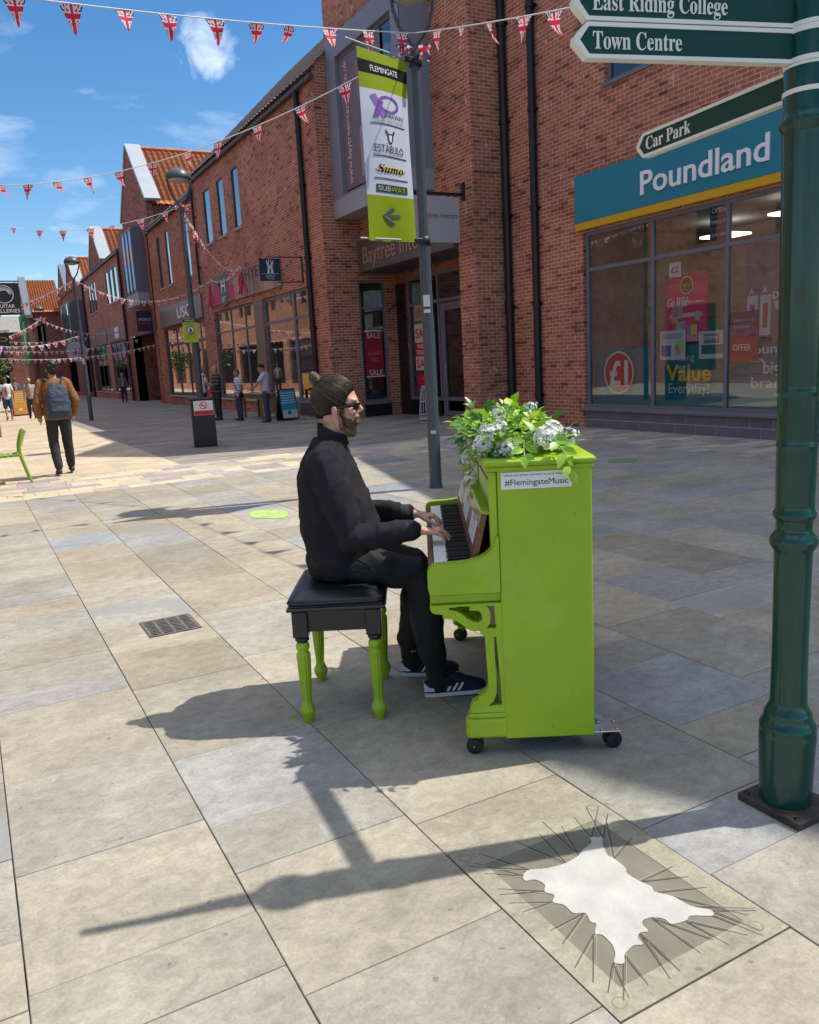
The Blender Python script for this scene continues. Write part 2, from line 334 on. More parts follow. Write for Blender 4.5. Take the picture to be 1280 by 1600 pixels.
def thing(name, label, cat, loc=(0, 0, 0), group=None):
    o = bpy.data.objects.new(name, None); COL.objects.link(o); o.location = loc; o.empty_display_size = .2
    o['label'] = label; o['category'] = cat
    if group: o['group'] = group
    return o
def tag(o, label, cat, group=None, kind=None):
    if kind: o['kind'] = kind
    if label: o['label'] = label
    if cat: o['category'] = cat
    if group: o['group'] = group
    return o
def struct(mb, name, mats):
    o = mb.build(name, mats); o['kind'] = 'structure'; return o
def remesh(mb, name, mats, parent, voxel=.01, smooth=4, label=None, disp=None, post=None):
    """fuse the lofts of mb into one continuous skin"""
    o = mb.build(name, mats, parent, label)
    md = o.modifiers.new('r', 'REMESH'); md.mode = 'VOXEL'; md.voxel_size = voxel; md.use_smooth_shade = True
    sm = o.modifiers.new('s', 'SMOOTH'); sm.factor = .5; sm.iterations = smooth
    me = bpy.data.meshes.new_from_object(o.evaluated_get(bpy.context.evaluated_depsgraph_get()))
    o.modifiers.clear(); old = o.data; o.data = me; bpy.data.meshes.remove(old); me.name = name
    me.materials.clear()
    for m in (mats if isinstance(mats, (list, tuple)) else [mats]): me.materials.append(m)
    if disp:
        ns = [v.normal.copy() for v in me.vertices]
        for v, n in zip(me.vertices, ns): v.co += n*disp(v.co)
    if post: post(me)
    me.polygons.foreach_set('use_smooth', [True]*len(me.polygons)); me.update()
    return o

# ---- planes of the facades: 'x-' faces -X, 'y-' faces -Y, 'x+' faces +X; depth runs into the building
def PF(ax, c):
    if ax == 'x-': return lambda u, z, d=0: (c+d, u, z)
    if ax == 'x+': return lambda u, z, d=0: (c-d, u, z)
    return lambda u, z, d=0: (u, c+d, z)
def wall(mb, ax, c, u0, u1, z0, z1, holes=(), d=.16, mi=0):
    P = PF(ax, c); us = sorted({u0, u1, *[h[0] for h in holes], *[h[1] for h in holes]}); zs = sorted({z0, z1, *[h[2] for h in holes], *[h[3] for h in holes]})
    us = [u for u in us if u0 <= u <= u1]; zs = [z for z in zs if z0 <= z <= z1]
    for a, b in zip(us, us[1:]):
        for e, f in zip(zs, zs[1:]):
            m, n = (a+b)/2, (e+f)/2
            if any(h[0] < m < h[1] and h[2] < n < h[3] for h in holes): continue
            mb.add([P(a, e), P(b, e), P(b, f), P(a, f)], [(0, 1, 2, 3)], mi=mi)
    for a, b, e, f in [h[:4] for h in holes]:
        for q in (((a, e), (b, e)), ((b, e), (b, f)), ((b, f), (a, f)), ((a, f), (a, e))):
            mb.add([P(*q[0]), P(*q[1]), P(*q[1], d), P(*q[0], d)], [(0, 1, 2, 3)], mi=mi)
def fbox(mb, ax, c, u0, u1, z0, z1, d0, d1, b=0., mi=0, col=None):
    P = PF(ax, c); p = P(u0, z0, d0); q = P(u1, z1, d1)
    return mb.box(p[0], q[0], p[1], q[1], p[2], q[2], b, mi, col)
def TM(ax, c, u, z, d=-.004):
    """matrix that lays lettering on a facade, reading the right way for a viewer in front of it"""
    p = PF(ax, c)(u, z, d)
    X, N = {'x-': ((0, -1, 0), (-1, 0, 0)), 'x+': ((0, 1, 0), (1, 0, 0)), 'y-': ((1, 0, 0), (0, -1, 0))}[ax]
    return Matrix(((X[0], 0, N[0], p[0]), (X[1], 0, N[1], p[1]), (0, 1, 0, p[2]), (0, 0, 0, 1)))
def window(par, ax, c, u0, u1, z0, z1, mull=(), trans=(), fw=.06, inset=.1, glass=None, fm=None, sill=False, door=None, name='window', label=None):
    """frame with its panes as a sub-part"""
    m = MB(); d0, d1 = inset, inset+.07
    for a, b in ((u0, u0+fw), (u1-fw, u1)): fbox(m, ax, c, a, b, z0, z1, d0, d1)
    for a, b in ((z0, z0+fw), (z1-fw, z1)): fbox(m, ax, c, u0+fw, u1-fw, a, b, d0+.002, d1)
    for u in mull: fbox(m, ax, c, u-fw*.45, u+fw*.45, z0+fw, z1-fw, d0+.004, d1)
    for t in trans:
        z, a, b = t if isinstance(t, tuple) else (t, u0, u1)
        fbox(m, ax, c, max(a, u0+fw), min(b, u1-fw), z-fw*.45, z+fw*.45, d0+.007, d1)
    f = m.build(name, fm or GREY, par, label)
    g = MB(); fbox(g, ax, c, u0+fw*.5, u1-fw*.5, z0+fw*.5, z1-fw*.5, inset+.03, inset+.036)
    g.build('pane', glass or UPGLASS, f)
    if sill:
        k = MB(); fbox(k, ax, c, u0-.05, u1+.05, z0-.07, z0, -.05, inset, .006); k.build('sill', sill if sill is not True else CONC, f)
    return f
def interior(mb, ax, c, u0, u1, z0, z1, dep=2.2, mi=0):
    P = PF(ax, c); a = .18
    A = [P(u0, z0, a), P(u1, z0, a), P(u1, z1, a), P(u0, z1, a)]; B = [P(u0, z0, dep), P(u1, z0, dep), P(u1, z1, dep), P(u0, z1, dep)]
    mb.add(A+B, [(0, 1, 5, 4), (1, 2, 6, 5), (2, 3, 7, 6), (3, 0, 4, 7), (4, 5, 6, 7)], mi=mi)
def pipe(par, ax, c, u, z0, z1, r=.05, name='drainpipe'):
    m = MB(); P = PF(ax, c); p0 = P(u, z0, -.09); p1 = P(u, z1, -.09)
    m.tube([p0, p1], r, 12)
    z = z0+.6
    while z < z1-.3:
        m.tube([P(u, z, -.09), P(u, z+.09, -.09)], r*1.25, 12); fbox(m, ax, c, u-r*1.5, u+r*1.5, z+.025, z+.06, -.04, 0); z += 1.9
    return m.build(name, BLACKP, par)
def gutter(par, ax, c, u0, u1, z, r=.08):
    m = MB(); fbox(m, ax, c, u0, u1, z-.13, z-.01, -.17, -.02, .02); return m.build('gutter', DGREY, par)
def pantiles(mb, p00, p10, p11, p01, nu=20, nv=14, amp=.035, sub=6, mi=0):
    """corrugated tile slope: eave p00-p10, ridge p01-p11"""
    p00, p10, p11, p01 = map(Vector, (p00, p10, p11, p01)); nn = (p10-p00).cross(p01-p00).normalized()
    if nn.z < 0: nn = -nn
    rows = []
    for j in range(nv*2+1):
        t = min(1, (j//2+(j % 2)*.999)/nv) if j < nv*2 else 1
        lift = .022*(1-(j % 2))
        row = []
        for i in range(nu*sub+1):
            s_ = i/(nu*sub); a = p00.lerp(p10, s_); b = p01.lerp(p11, s_)
            row.append(a.lerp(b, t)+nn*(amp*(.5+.5*math.sin(2*PI*nu*s_))+lift))
        rows.append(row)
    mb.loft(rows, True, mi, None, False, False)
# ------------------------------------------------------------------ ground
def rnd(a, b): return random.uniform(a, b)
BUFFS = [(.33, .301, .243), (.318, .289, .232), (.342, .312, .252), (.308, .28, .226), (.325, .296, .238)]
GREYS = [(.285, .283, .277), (.262, .26, .257), (.30, .294, .28)]
def stone_material():
    m = bpy.data.materials.new('riven_sandstone'); m.use_nodes = True; t = m.node_tree; b = t.nodes['Principled BSDF']; N = t.nodes.new; K = t.links.new
    b.inputs['Roughness'].default_value = .8; b.inputs['Specular IOR Level'].default_value = .3
    a = N('ShaderNodeAttribute'); a.attribute_name = 'Col'
    g = N('ShaderNodeNewGeometry')
    def noise_(sc, det, lo, hi, o0, o1, ro=.6, scale=(1, 1, 1), dist=0):
        mp = N('ShaderNodeMapping'); mp.inputs['Scale'].default_value = scale; K(g.outputs['Position'], mp.inputs[0])
        n = N('ShaderNodeTexNoise'); n.inputs['Scale'].default_value = sc; n.inputs['Detail'].default_value = det; n.inputs['Roughness'].default_value = ro; n.inputs['Distortion'].default_value = dist
        K(mp.outputs[0], n.inputs['Vector'])
        r = N('ShaderNodeMapRange'); r.inputs[1].default_value = lo; r.inputs[2].default_value = hi; r.inputs[3].default_value = o0; r.inputs[4].default_value = o1; K(n.outputs[0], r.inputs[0]); return n, r
    def mul(x, y):
        q = N('ShaderNodeMixRGB'); q.blend_type = 'MULTIPLY'; q.inputs[0].default_value = 1; K(x, q.inputs[1]); K(y, q.inputs[2]); return q.outputs[0]
    of = N('ShaderNodeVectorMath'); of.operation = 'MULTIPLY_ADD'; of.inputs[1].default_value = (173, 191, 157); K(a.outputs['Color'], of.inputs[0]); K(g.outputs['Position'], of.inputs[2])
    def pn(sc, det, lo, hi, o0, o1, ro=.6, scale=(1, 1, 1), dist=0):      # noise that starts afresh on every slab
        n, r = noise_(sc, det, lo, hi, o0, o1, ro, scale, dist); mp = n.inputs['Vector'].links[0].from_node; K(of.outputs[0], mp.inputs[0]); return n, r
    n0, r0 = noise_(.9, 5, .35, .65, .88, 1.1)
    n1, r1 = pn(15, 10, .3, .7, .74, 1.26, .76, (1, 1.25, 1), .5)
    n2, r2 = noise_(85, 5, .3, .7, .84, 1.14, .72)
    n6, r6 = pn(2.2, 6, .35, .65, .88, 1.1, .6, (1, 1.4, 1), .6)
    c = mul(mul(mul(mul(a.outputs['Color'], r0.outputs[0]), r1.outputs[0]), r2.outputs[0]), r6.outputs[0])
    # blue-grey veins of stone with a clear edge, warm iron stains
    n3, r3 = pn(.75, 5, .64, .66, 0, .6, .5, (1, 1.8, 1), .5)
    x = N('ShaderNodeMixRGB'); x.inputs[2].default_value = (.26, .265, .265, 1); K(r3.outputs[0], x.inputs[0]); K(c, x.inputs[1])
    n4, r4 = pn(2.2, 5, .6, .75, 0, .3, .65, (1.5, 1, 1), 1.)
    y = N('ShaderNodeMixRGB'); y.inputs[2].default_value = (.345, .285, .21, 1); K(r4.outputs[0], y.inputs[0]); K(x.outputs[0], y.inputs[1])
    n7, r7 = pn(5, 9, .66, .69, 0, .22, .7, (1, 1.5, 1), 1.4)
    y2 = N('ShaderNodeMixRGB'); y2.inputs[2].default_value = (.46, .435, .37, 1); K(r7.outputs[0], y2.inputs[0]); K(y.outputs[0], y2.inputs[1])
    n5, r5 = noise_(24, 1.5, .745, .77, 0, .55, .4)
    z = N('ShaderNodeMixRGB'); z.inputs[2].default_value = (.11, .105, .10, 1); K(r5.outputs[0], z.inputs[0]); K(y2.outputs[0], z.inputs[1])
    K(z.outputs[0], b.inputs['Base Color'])
    ad = N('ShaderNodeMath'); ad.operation = 'MULTIPLY_ADD'; ad.inputs[1].default_value = .35; K(n2.outputs[0], ad.inputs[0]); K(n1.outputs[0], ad.inputs[2])
    bp = N('ShaderNodeBump'); bp.inputs['Strength'].default_value = .35; bp.inputs['Distance'].default_value = .006; K(ad.outputs[0], bp.inputs['Height']); K(bp.outputs[0], b.inputs['Normal'])
    return m
STONE = stone_material()
MORTAR = mat('joint_sand', (.19, .168, .138), .95, var=.75, vscale=9)

gm = MB(); gm.add([(-250, -60, -.012), (250, -60, -.012), (250, 500, -.012), (-250, 500, -.012)], [(0, 1, 2, 3)])
struct(gm, 'ground', MORTAR)

# flagstones: columns .615 m wide running up the street, courses of mixed length
CX = [-.06, .547, 1.15, 1.753, 2.388, 3.012, 3.63]
while CX[0] > -7: CX.insert(0, CX[0]-.612)
while CX[-1] < 9.0: CX.append(CX[-1]+.612)
CX[-1] = 9.2
KNOWN = {-.06: [1.4, 1.853, 2.106, 2.682, 3.35, 4.134, 4.39, 4.8, 5.215, 5.806, 6.188, 6.47, 6.988], .547: [.95, 1.31, 1.726, 2.311, 2.609, 3.185, 4.056, 4.613, 5.19, 5.772, 6.363, 7.267, 7.914],
         1.15: [.7, 1.25, 2.03, 2.238, 3.122, 3.728, 4.186, 5.111, 6.007, 6.592, 7.451], 1.753: [1.044, 1.519, 1.8, 2.423, 3.0, 3.7, 4.5, 5.4, 6.648], 2.388: [1.949, 2.262, 2.867, 3.158, 3.9, 4.6], 3.012: [2.457, 3.067, 3.363, 4.099], 3.63: [2.5, 3.1, 3.5, 4.1, 5.0]}
GREYSLAB = {(-.06, 4.134), (.547, 2.609), (1.753, 2.423), (-.06, 6.188), (1.753, 1.519), (1.15, 7.451), (2.388, 2.262), (3.63, 3.5)}
BUFFSLAB = {.547, 1.15, -.06}
pm = MB(); rs = random.Random(11)
def slab(mb, x0, x1, y0, y1, col, z=0., j=.0019, ch=.0018, dep=.012, jy=.0016):
    x0 += j*rs.uniform(.7, 1.3); x1 -= j*rs.uniform(.7, 1.3); y0 += jy; y1 -= jy
    z += rs.uniform(-.0012, .0012)
    a = [(x0, y0), (x1, y0), (x1, y1), (x0, y1)]; i = [(x0+ch, y0+ch), (x1-ch, y0+ch), (x1-ch, y1-ch), (x0+ch, y1-ch)]
    t = [rs.uniform(-.0012, .0012) for _ in range(4)]
    vs = [(p[0], p[1], z-dep) for p in a]+[(p[0], p[1], z-ch) for p in a]+[(p[0], p[1], z) for p in i]
    fs = [(8, 9, 10, 11)]+[(k, (k+1) % 4, (k+1) % 4+4, k+4) for k in range(4)]+[(k+4, (k+1) % 4+4, (k+1) % 4+8, k+8) for k in range(4)]
    mb.add(vs, fs, False, 0, col)
def stone_tone(grey):
    c = rs.choice(GREYS if grey else BUFFS); k = rs.uniform(.9, 1.08); w = rs.uniform(-.015, .015)
    return (c[0]*k+w, c[1]*k, c[2]*k-w)
STRIP0 = 11.75
for ci in range(len(CX)-1):
    x0, x1 = CX[ci], CX[ci+1]; key = next((k for k in KNOWN if abs(k-x0) < .02), None)
    ys = list(KNOWN[key]) if key is not None else [rs.uniform(-.5, .3)]
    while ys[0] > -4: ys.insert(0, ys[0]-rs.choice([.45, .6, .6, .75, .9]))
    while ys[-1] < STRIP0-.3: ys.append(ys[-1]+rs.choice([.3, .45, .6, .6, .75, .9]))
    ys[-1] = STRIP0
    if ys[-2] > STRIP0-.15: ys.pop(-2)
    for y0, y1 in zip(ys, ys[1:]):
        if key == 1.15 and abs(y0-1.25) < .01: continue           # the carved stone lies here
        gr = (key is not None and any(abs(k-x0) < .02 and abs(y-y0) < .01 for k, y in GREYSLAB)) or (rs.random() < (.33 if x0 > 2.3 else .06))  # more grey past the building's shadow edge: shade put into slab tone
        if key in BUFFSLAB and y0 < 4 and not any(abs(k-x0) < .02 and abs(y-y0) < .01 for k, y in GREYSLAB): gr = False
        slab(pm, x0, x1, y0, y1, stone_tone(gr))
struct(pm, 'flagstone_paving', STONE)

# band of mixed small setts across the street and along the shop front
bm_ = MB()
TONES = [(.52, .455, .33), (.55, .475, .33), (.34, .29, .28), (.42, .37, .31), (.5, .43, .3), (.36, .33, .32)]
def setts(mb, x0, x1, y0, y1, lx, ly, tones, brick=True, z=0.):
    y = y0; r = 0
    while y < y1-.02:
        yy = min(y+ly, y1); x = x0-(rs.uniform(.2, .8)*lx if brick else 0)
        while x < x1-.02:
            L_ = lx*rs.choice([.75, 1, 1, 1.3]); a, b_ = max(x, x0), min(x+L_, x1)
            if b_-a > .03:
                c = rs.choice(tones); k = rs.uniform(.92, 1.07); slab(mb, a, b_, y, yy, tuple(q*k for q in c), z, .0022, .0015)
            x += L_
        y = yy; r += 1
setts(bm_, -7, 9.2, STRIP0, 13.9, .45, .31, TONES)
setts(bm_, 9.2, 10.95, -4, 13.9, .5, .22, [(.48, .41, .32), (.40, .35, .29), (.34, .29, .27), (.30, .26, .26)])
struct(bm_, 'sett_band', STONE)
# long grey block paving in front of the shops, warm setts down the middle of the street
def block_mat(name, cols, bw, rh):
    m = bpy.data.materials.new(name); m.use_nodes = True; t = m.node_tree; b = t.nodes['Principled BSDF']; N = t.nodes.new; K = t.links.new
    b.inputs['Roughness'].default_value = .85
    g = N('ShaderNodeNewGeometry'); br = N('ShaderNodeTexBrick'); br.offset = .37; br.inputs['Scale'].default_value = 1; br.inputs['Brick Width'].default_value = bw; br.inputs['Row Height'].default_value = rh
    br.inputs['Mortar Size'].default_value = .004; br.inputs['Color1'].default_value = (*cols[0], 1); br.inputs['Color2'].default_value = (*cols[1], 1); br.inputs['Mortar'].default_value = (.09, .08, .07, 1); br.inputs['Bias'].default_value = 0
    K(g.outputs['Position'], br.inputs['Vector'])
    b2 = N('ShaderNodeTexBrick'); b2.offset = .37; b2.inputs['Scale'].default_value = 1; b2.inputs['Brick Width'].default_value = bw; b2.inputs['Row Height'].default_value = rh
    b2.inputs['Mortar Size'].default_value = 0; b2.inputs['Color1'].default_value = (1, 1, 1, 1); b2.inputs['Color2'].default_value = (0, 0, 0, 1)
    of = N('ShaderNodeVectorMath'); of.operation = 'ADD'; of.inputs[1].default_value = (bw*13, rh*22, 0); K(g.outputs['Position'], of.inputs[0]); K(of.outputs[0], b2.inputs['Vector'])
    cr = N('ShaderNodeValToRGB'); e = cr.color_ramp.elements; e[0].position = 0; e[0].color = (*cols[2], 1); e[1].position = 1; e[1].color = (*cols[3], 1); K(b2.outputs[0], cr.inputs[0])
    x = N('ShaderNodeMixRGB'); x.inputs[0].default_value = .55; K(br.outputs[0], x.inputs[1]); K(cr.outputs[0], x.inputs[2])
    n = N('ShaderNodeTexNoise'); n.inputs['Scale'].default_value = 1.2; n.inputs['Detail'].default_value = 8; K(g.outputs['Position'], n.inputs['Vector'])
    r = N('ShaderNodeMapRange'); r.inputs[1].default_value = .3; r.inputs[2].default_value = .7; r.inputs[3].default_value = .8; r.inputs[4].default_value = 1.2; K(n.outputs[0], r.inputs[0])
    y = N('ShaderNodeMixRGB'); y.blend_type = 'MULTIPLY'; y.inputs[0].default_value = 1; K(x.outputs[0], y.inputs[1]); K(r.outputs[0], y.inputs[2]); K(y.outputs[0], b.inputs['Base Color'])
    return m
BLOCKS = block_mat('grey_block_paving', [(.20, .18, .165), (.27, .245, .21), (.13, .125, .125), (.34, .30, .25)], .6, .16)
WARM = block_mat('warm_sett_paving', [(.47, .385, .27), (.51, .42, .295), (.43, .35, .25), (.53, .44, .31)], .2, .1)
k = MB(); k.add([(3.1, 13.9, 0), (14, 13.9, 0), (14, 140, 0), (3.1, 140, 0)], [(0, 1, 2, 3)]); struct(k, 'block_pavement', BLOCKS)
k = MB(); k.add([(-12, 13.9, 0), (3.1, 13.9, 0), (3.1, 140, 0), (-12, 140, 0)], [(0, 1, 2, 3)]); struct(k, 'sett_street', WARM)

# ------------------------------------------------------------------ corner shop (right)
X = 10.93
B = thing('retail_building', 'tall red brick shop with teal fascia, yellow stripe and three wide display panes', 'building', (X, 4, 0))
m = MB()
wall(m, 'x-', X, -6, 15.25, 0, 8.0, [(2, 12.75, .36, 3.75), (10.3, 12.1, 6.23, 8.0)])
top = [(15.25, 8), (15.25, 15.0), (14.6, 15.4), (13.1, 13.1), (13.1, 8.75), (10.45, 9.05), (6.8, 10.5), (4.55, 11.35), (-.5, 15.4), (-1.05, 14.9), (-6, 9.7), (-6, 8)]
m.prism(top, lambda u, v, d: (X+d, u, v), 0, 3.5)
m.add([(X, -6, 0), (X+6, -6, 0), (X+6, -6, 9), (X, -6, 9)], [(0, 1, 2, 3)])
m.add([(X+3.5, -6, 0), (X+3.5, 20, 0), (X+3.5, 20, 8), (X+3.5, -6, 8)], [(0, 1, 2, 3)])
m.build('wall', BRICK, B)
m = MB()
for i in range(60):      # tiled plinth, two courses
    pass
fbox(m, 'x-', X, 2, 12.72, 0, .34, -.012, .02)
m.build('plinth_backing', mat('grout', (.5, .51, .53), .8), B)
m = MB()
y = 2.0
for r, z0, off in ((0, .004, 0), (1, .172, .22)):
    y = 2.0-off
    while y < 12.7:
        a, b_ = max(y, 2.0), min(y+.44, 12.72)
        if b_-a > .03: fbox(m, 'x-', X, a+.007, b_-.007, z0+.007, z0+.159, -.022, -.012, .003)
        y += .44
m.build('plinth_tiles', mat('slate_blue_tile', (.125, .14, .175), .45, var=.12, vscale=3), B)
m = MB(); fbox(m, 'x-', X, 1.9, 12.8, .345, .40, -.09, .1, .006); m.build('window_sill', GREY, B)
wf = window(B, 'x-', X, 2, 12.73, .40, 3.75, mull=(10.98, 9.37, 7.75, 6.1, 4.1), trans=(3.05,), fw=.07, inset=.05, glass=SHOPGLASS, name='shop_window')
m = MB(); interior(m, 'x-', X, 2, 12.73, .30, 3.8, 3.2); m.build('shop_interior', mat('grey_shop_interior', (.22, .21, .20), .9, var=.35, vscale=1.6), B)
window(B, 'x-', X, 10.3, 12.1, 6.23, 8.0, mull=(11.2,), fw=.07, inset=.08, sill=GREY)
m = MB(); fbox(m, 'x-', X, 1.8, 12.86, 3.92, 4.78, -.10, -.002, .004); fs = m.build('fascia', mat('teal_sign', (.002, .21, .295), .4, var=.05, vscale=1), B)
m = MB(); fbox(m, 'x-', X, 1.8, 12.86, 3.785, 3.918, -.098, -.002, .003); m.build('fascia_stripe', mat('yellow_stripe', (.62, .36, .005), .4), fs)
m = MB(); m.text('Poundland', TM('x-', X, 11.10, 4.125, -.101), .40, .02, width=2.6, bold=.012); m.build('lettering', mat('white_sign_letter', (.84, .86, .9), .4), fs)
pipe(B, 'x-', X, 14.13, 0, 13, .075)
pipe(B, 'x-', X, 15.10, 0, 13, .085)
# window dressing behind the glass
DISP = X+.13
def poster(par, ax, c, u_left, u_right, z0, z1, col, name='poster', band=(), texts=(), blobs=0, seed=1):
    """printed sheet: bands (zlo,zhi,col) as fractions, texts (string, ufrac, zfrac, h, col, kw)"""
    m = MB(); lo, hi = min(u_left, u_right), max(u_left, u_right); w = hi-lo; h = z1-z0
    fbox(m, ax, c, lo, hi, z0, z1, 0, .004, col=col); k = 1
    for b in band:
        ua, ub = (b[3], b[4]) if len(b) > 3 else (0, 1)
        e = .003
        if ax in ('x-',): ua, ub = 1-ub, 1-ua
        fbox(m, ax, c, lo+w*ua+.0005*(k % 2), lo+w*ub-.0005*(k % 2), z0+h*b[0], z0+h*b[1], -.0012-.0007*k, -.0007*k+.0001, col=b[2]); k += 1
    rr = random.Random(seed)
    for i in range(blobs):
        u = lo+w*rr.uniform(.12, .75); z = z0+h*rr.uniform(.08, .38); s_ = w*rr.uniform(.07, .16)
        fbox(m, ax, c, u, u+s_, z, z+s_*rr.uniform(1, 1.8), -.0012-.0007*k, -.0007*k, col=(rr.uniform(.1, .8), rr.uniform(.1, .6), rr.uniform(.05, .5))); k += 1
    for (tx, uf, zf, hh, cl, kw) in texts:
        uu = (hi-w*uf) if ax == 'x-' else lo+w*uf
        m.text(tx, TM(ax, c, uu, z0+h*zf, -.0012-.0007*k), hh, .001, col=cl, **kw); k += 1
    return m.build(name, PRINT, par)
WH = (.88, .88, .88); RED = (.55, .02, .03); PINK = (.78, .05, .17); TEAL = (.0, .12, .15)
m = MB(); m.lathe([(.001, 0), (.40, 0), (.40, .004), (.001, .004)], (0, 0, 0), 40, col=(.75, .72, .7)); 
def disc(m, ax, c, u, z, r, d, col, n=40, sx=1.):
    P = PF(ax, c); vs = [P(u+r*sx*math.cos(2*PI*i/n), z+r*math.sin(2*PI*i/n), d) for i in range(n)]; m.add(vs, [list(range(n))], col=col)
    vb = [P(u+r*sx*math.cos(2*PI*i/n), z+r*math.sin(2*PI*i/n), d+.003) for i in range(n)]; m.add(vs+vb, [(i, (i+1) % n, (i+1) % n+n, i+n) for i in range(n)], col=col)
m = MB(); disc(m, 'x-', DISP, 11.93, 1.07, .405, 0, (.7, .68, .68)); disc(m, 'x-', DISP, 11.93, 1.07, .365, -.003, (.58, .012, .03))
m.text('£1', TM('x-', DISP, 12.17, .84, -.008), .47, .002, width=.50, bold=.03, col=WH); m.text('ONLY', TM('x-', DISP, 11.76, .80, -.011), .07, .001, col=(.58, .012, .03)); m.build('price_sticker', PRINT, wf)
m = MB(); m.text('Amazing', TM('x-', DISP, 10.70, 1.26), .13, .002, width=.62, col=(.5, .55, .6)); m.text('Value', TM('x-', DISP, 10.72, .92), .28, .002, width=1.0, bold=.02, col=(.75, .5, .03)); m.text('Everyday!', TM('x-', DISP, 10.66, .70), .18, .002, width=.9, col=(.66, .68, .7))
m.text('Poundland', TM('x-', DISP, 9.03, 1.33), .15, .002, width=1.2, bold=.012, col=(.75, .75, .8)); m.text('where', TM('x-', DISP, 8.98, 1.2), .08, .002, col=WH); m.text('big', TM('x-', DISP, 8.70, 1.02), .20, .002, bold=.02, col=(.75, .75, .8)); m.text('brands', TM('x-', DISP, 8.92, .80), .17, .002, width=.85, bold=.015, col=(.75, .75, .8)); m.text('cost less', TM('x-', DISP, 8.5, .68), .07, .002, col=WH)
m.build('window_lettering', PRINT, wf)
poster(wf, 'x-', DISP, 10.74, 9.82, 1.58, 2.72, PINK, 'pink_poster', [(.0, .12, (.75, .3, .45)), (.86, 1, (.5, .03, .08)), (.36, .42, (.8, .5, .55), .1, .9)], [('Go Wild', .06, .52, .17, WH, dict(width=.46, font='script')), ('this summer', .56, .56, .055, WH, dict(width=.34)), ('CHICLE', .37, .75, .05, (.75, .55, .15), dict(width=.2))], 14, 3)
m = MB(); disc(m, 'x-', DISP, 10.26, 2.52, .15, -.012, (.72, .5, .12)); disc(m, 'x-', DISP, 10.26, 2.52, .125, -.015, (.12, .05, .03)); m.text('CIRCLA', TM('x-', DISP, 10.36, 2.495, -.02), .055, .001, width=.2, col=(.8, .6, .2)); m.build('round_sticker', PRINT, wf)
poster(wf, 'x-', DISP-.02, 10.64, 10.38, 2.68, 2.92, (.72, .72, .74), 'price_card', (), [('£2', .16, .3, .11, (.05, .05, .1), dict(width=.17, bold=.01))])
poster(wf, 'x-', DISP-.03, 10.84, 10.26, 1.28, 1.78, (.62, .66, .74), 'leaflet_poster', [(.12, .5, (.1, .16, .4), .05, .45), (.2, .66, (.5, .6, .2), .6, .95), (.72, .9, (.55, .35, .55), .1, .9)], (), 4, 8)
poster(wf, 'x-', DISP-.03, 9.96, 9.46, 1.23, 1.73, (.6, .66, .72), 'notice_poster', [(.0, .10, (.0, .16, .14)), (.25, .55, (.0, .14, .13), .1, 1), (.6, .92, (.2, .22, .28), .2, .85)], [('SUMMER', .24, .72, .06, WH, dict(width=.28))])
poster(wf, 'x-', DISP-.01, 9.34, 8.80, 1.22, 2.0, (.07, .02, .10), 'red_offer_poster', [(.0, .5, (.5, .03, .05)), (.5, .62, (.3, .03, .25)), (.8, .86, (.2, .2, .35), .1, .9), (.66, .72, (.2, .2, .35), .1, .7)], [('OFFER', .12, .22, .1, WH, dict(width=.35))])
poster(wf, 'x-', DISP, 9.08, 8.0, 1.58, 3.0, (.20, .155, .20), 'drinks_poster', [(.02, .45, (.55, .56, .6), .05, .23), (.02, .45, (.55, .56, .6), .27, .45), (.1, .36, (.08, .10, .25), .1, .18), (.1, .36, (.35, .1, .08), .32, .40), (.28, .36, (.45, .55, .1), .52, .95)], [('DRINK', .48, .40, .11, WH, dict(width=.5, bold=.01)), ("'CHILL'", .50, .31, .10, WH, dict(width=.45, bold=.01)), ('A', .09, .47, .09, WH, {}), ('A', .31, .47, .09, WH, {})])
m = MB(); fbox(m, 'x-', DISP+.05, 2.1, 12.62, .45, 1.52, 0, .02, col=(.0, .20, .25)); m.build('window_vinyl', PRINT, wf)
rsh = random.Random(31)
for d_ in (1.5, 2.7):
    m = MB()
    for z in (.12, .52, .92, 1.32, 1.72): fbox(m, 'x-', X, 2.6, 12.2, z, z+.03, d_, d_+.42, col=(.3, .3, .31))
    fbox(m, 'x-', X, 2.6, 12.2, .1, 2.1, d_+.43, d_+.46, col=(.25, .26, .27))
    for z in (.15, .55, .95, 1.35, 1.75):
        u = 2.65
        while u < 12.0:
            w_ = rsh.uniform(.08, .26); h_ = rsh.uniform(.14, .30); c_ = rsh.choice(((.6, .05, .05), (.05, .15, .5), (.7, .5, .05), (.1, .4, .15), (.6, .6, .62), (.5, .1, .35), (.7, .3, .05), (.05, .35, .4)))
            if rsh.random() < .88: fbox(m, 'x-', X, u, u+w_-.015, z, z+h_, d_+.06+rsh.uniform(0, .06), d_+.38, col=c_)
            u += w_
    m.build('stocked_shelf', PRINT, B)
m = MB(); fbox(m, 'x-', X, 6.4, 7.2, 3.5, 3.54, 1.4, 2.0); fbox(m, 'x-', X, 10.9, 11.6, 3.5, 3.54, 1.9, 2.5); fbox(m, 'x-', X, 3.6, 4.4, 3.5, 3.54, 1.4, 2.0); m.build('ceiling_lamp', emit_mat('added_shop_light', (1, .95, .85), 2.6), B)  # three extra glowing panels, added to light the shop inside
m = MB(); fbox(m, 'x-', X, 8.6, 9.3, 3.5, 3.54, .9, 1.6); m.build('ceiling_lamp', emit_mat('lit_panel', (1, .93, .8), 2.2), B)
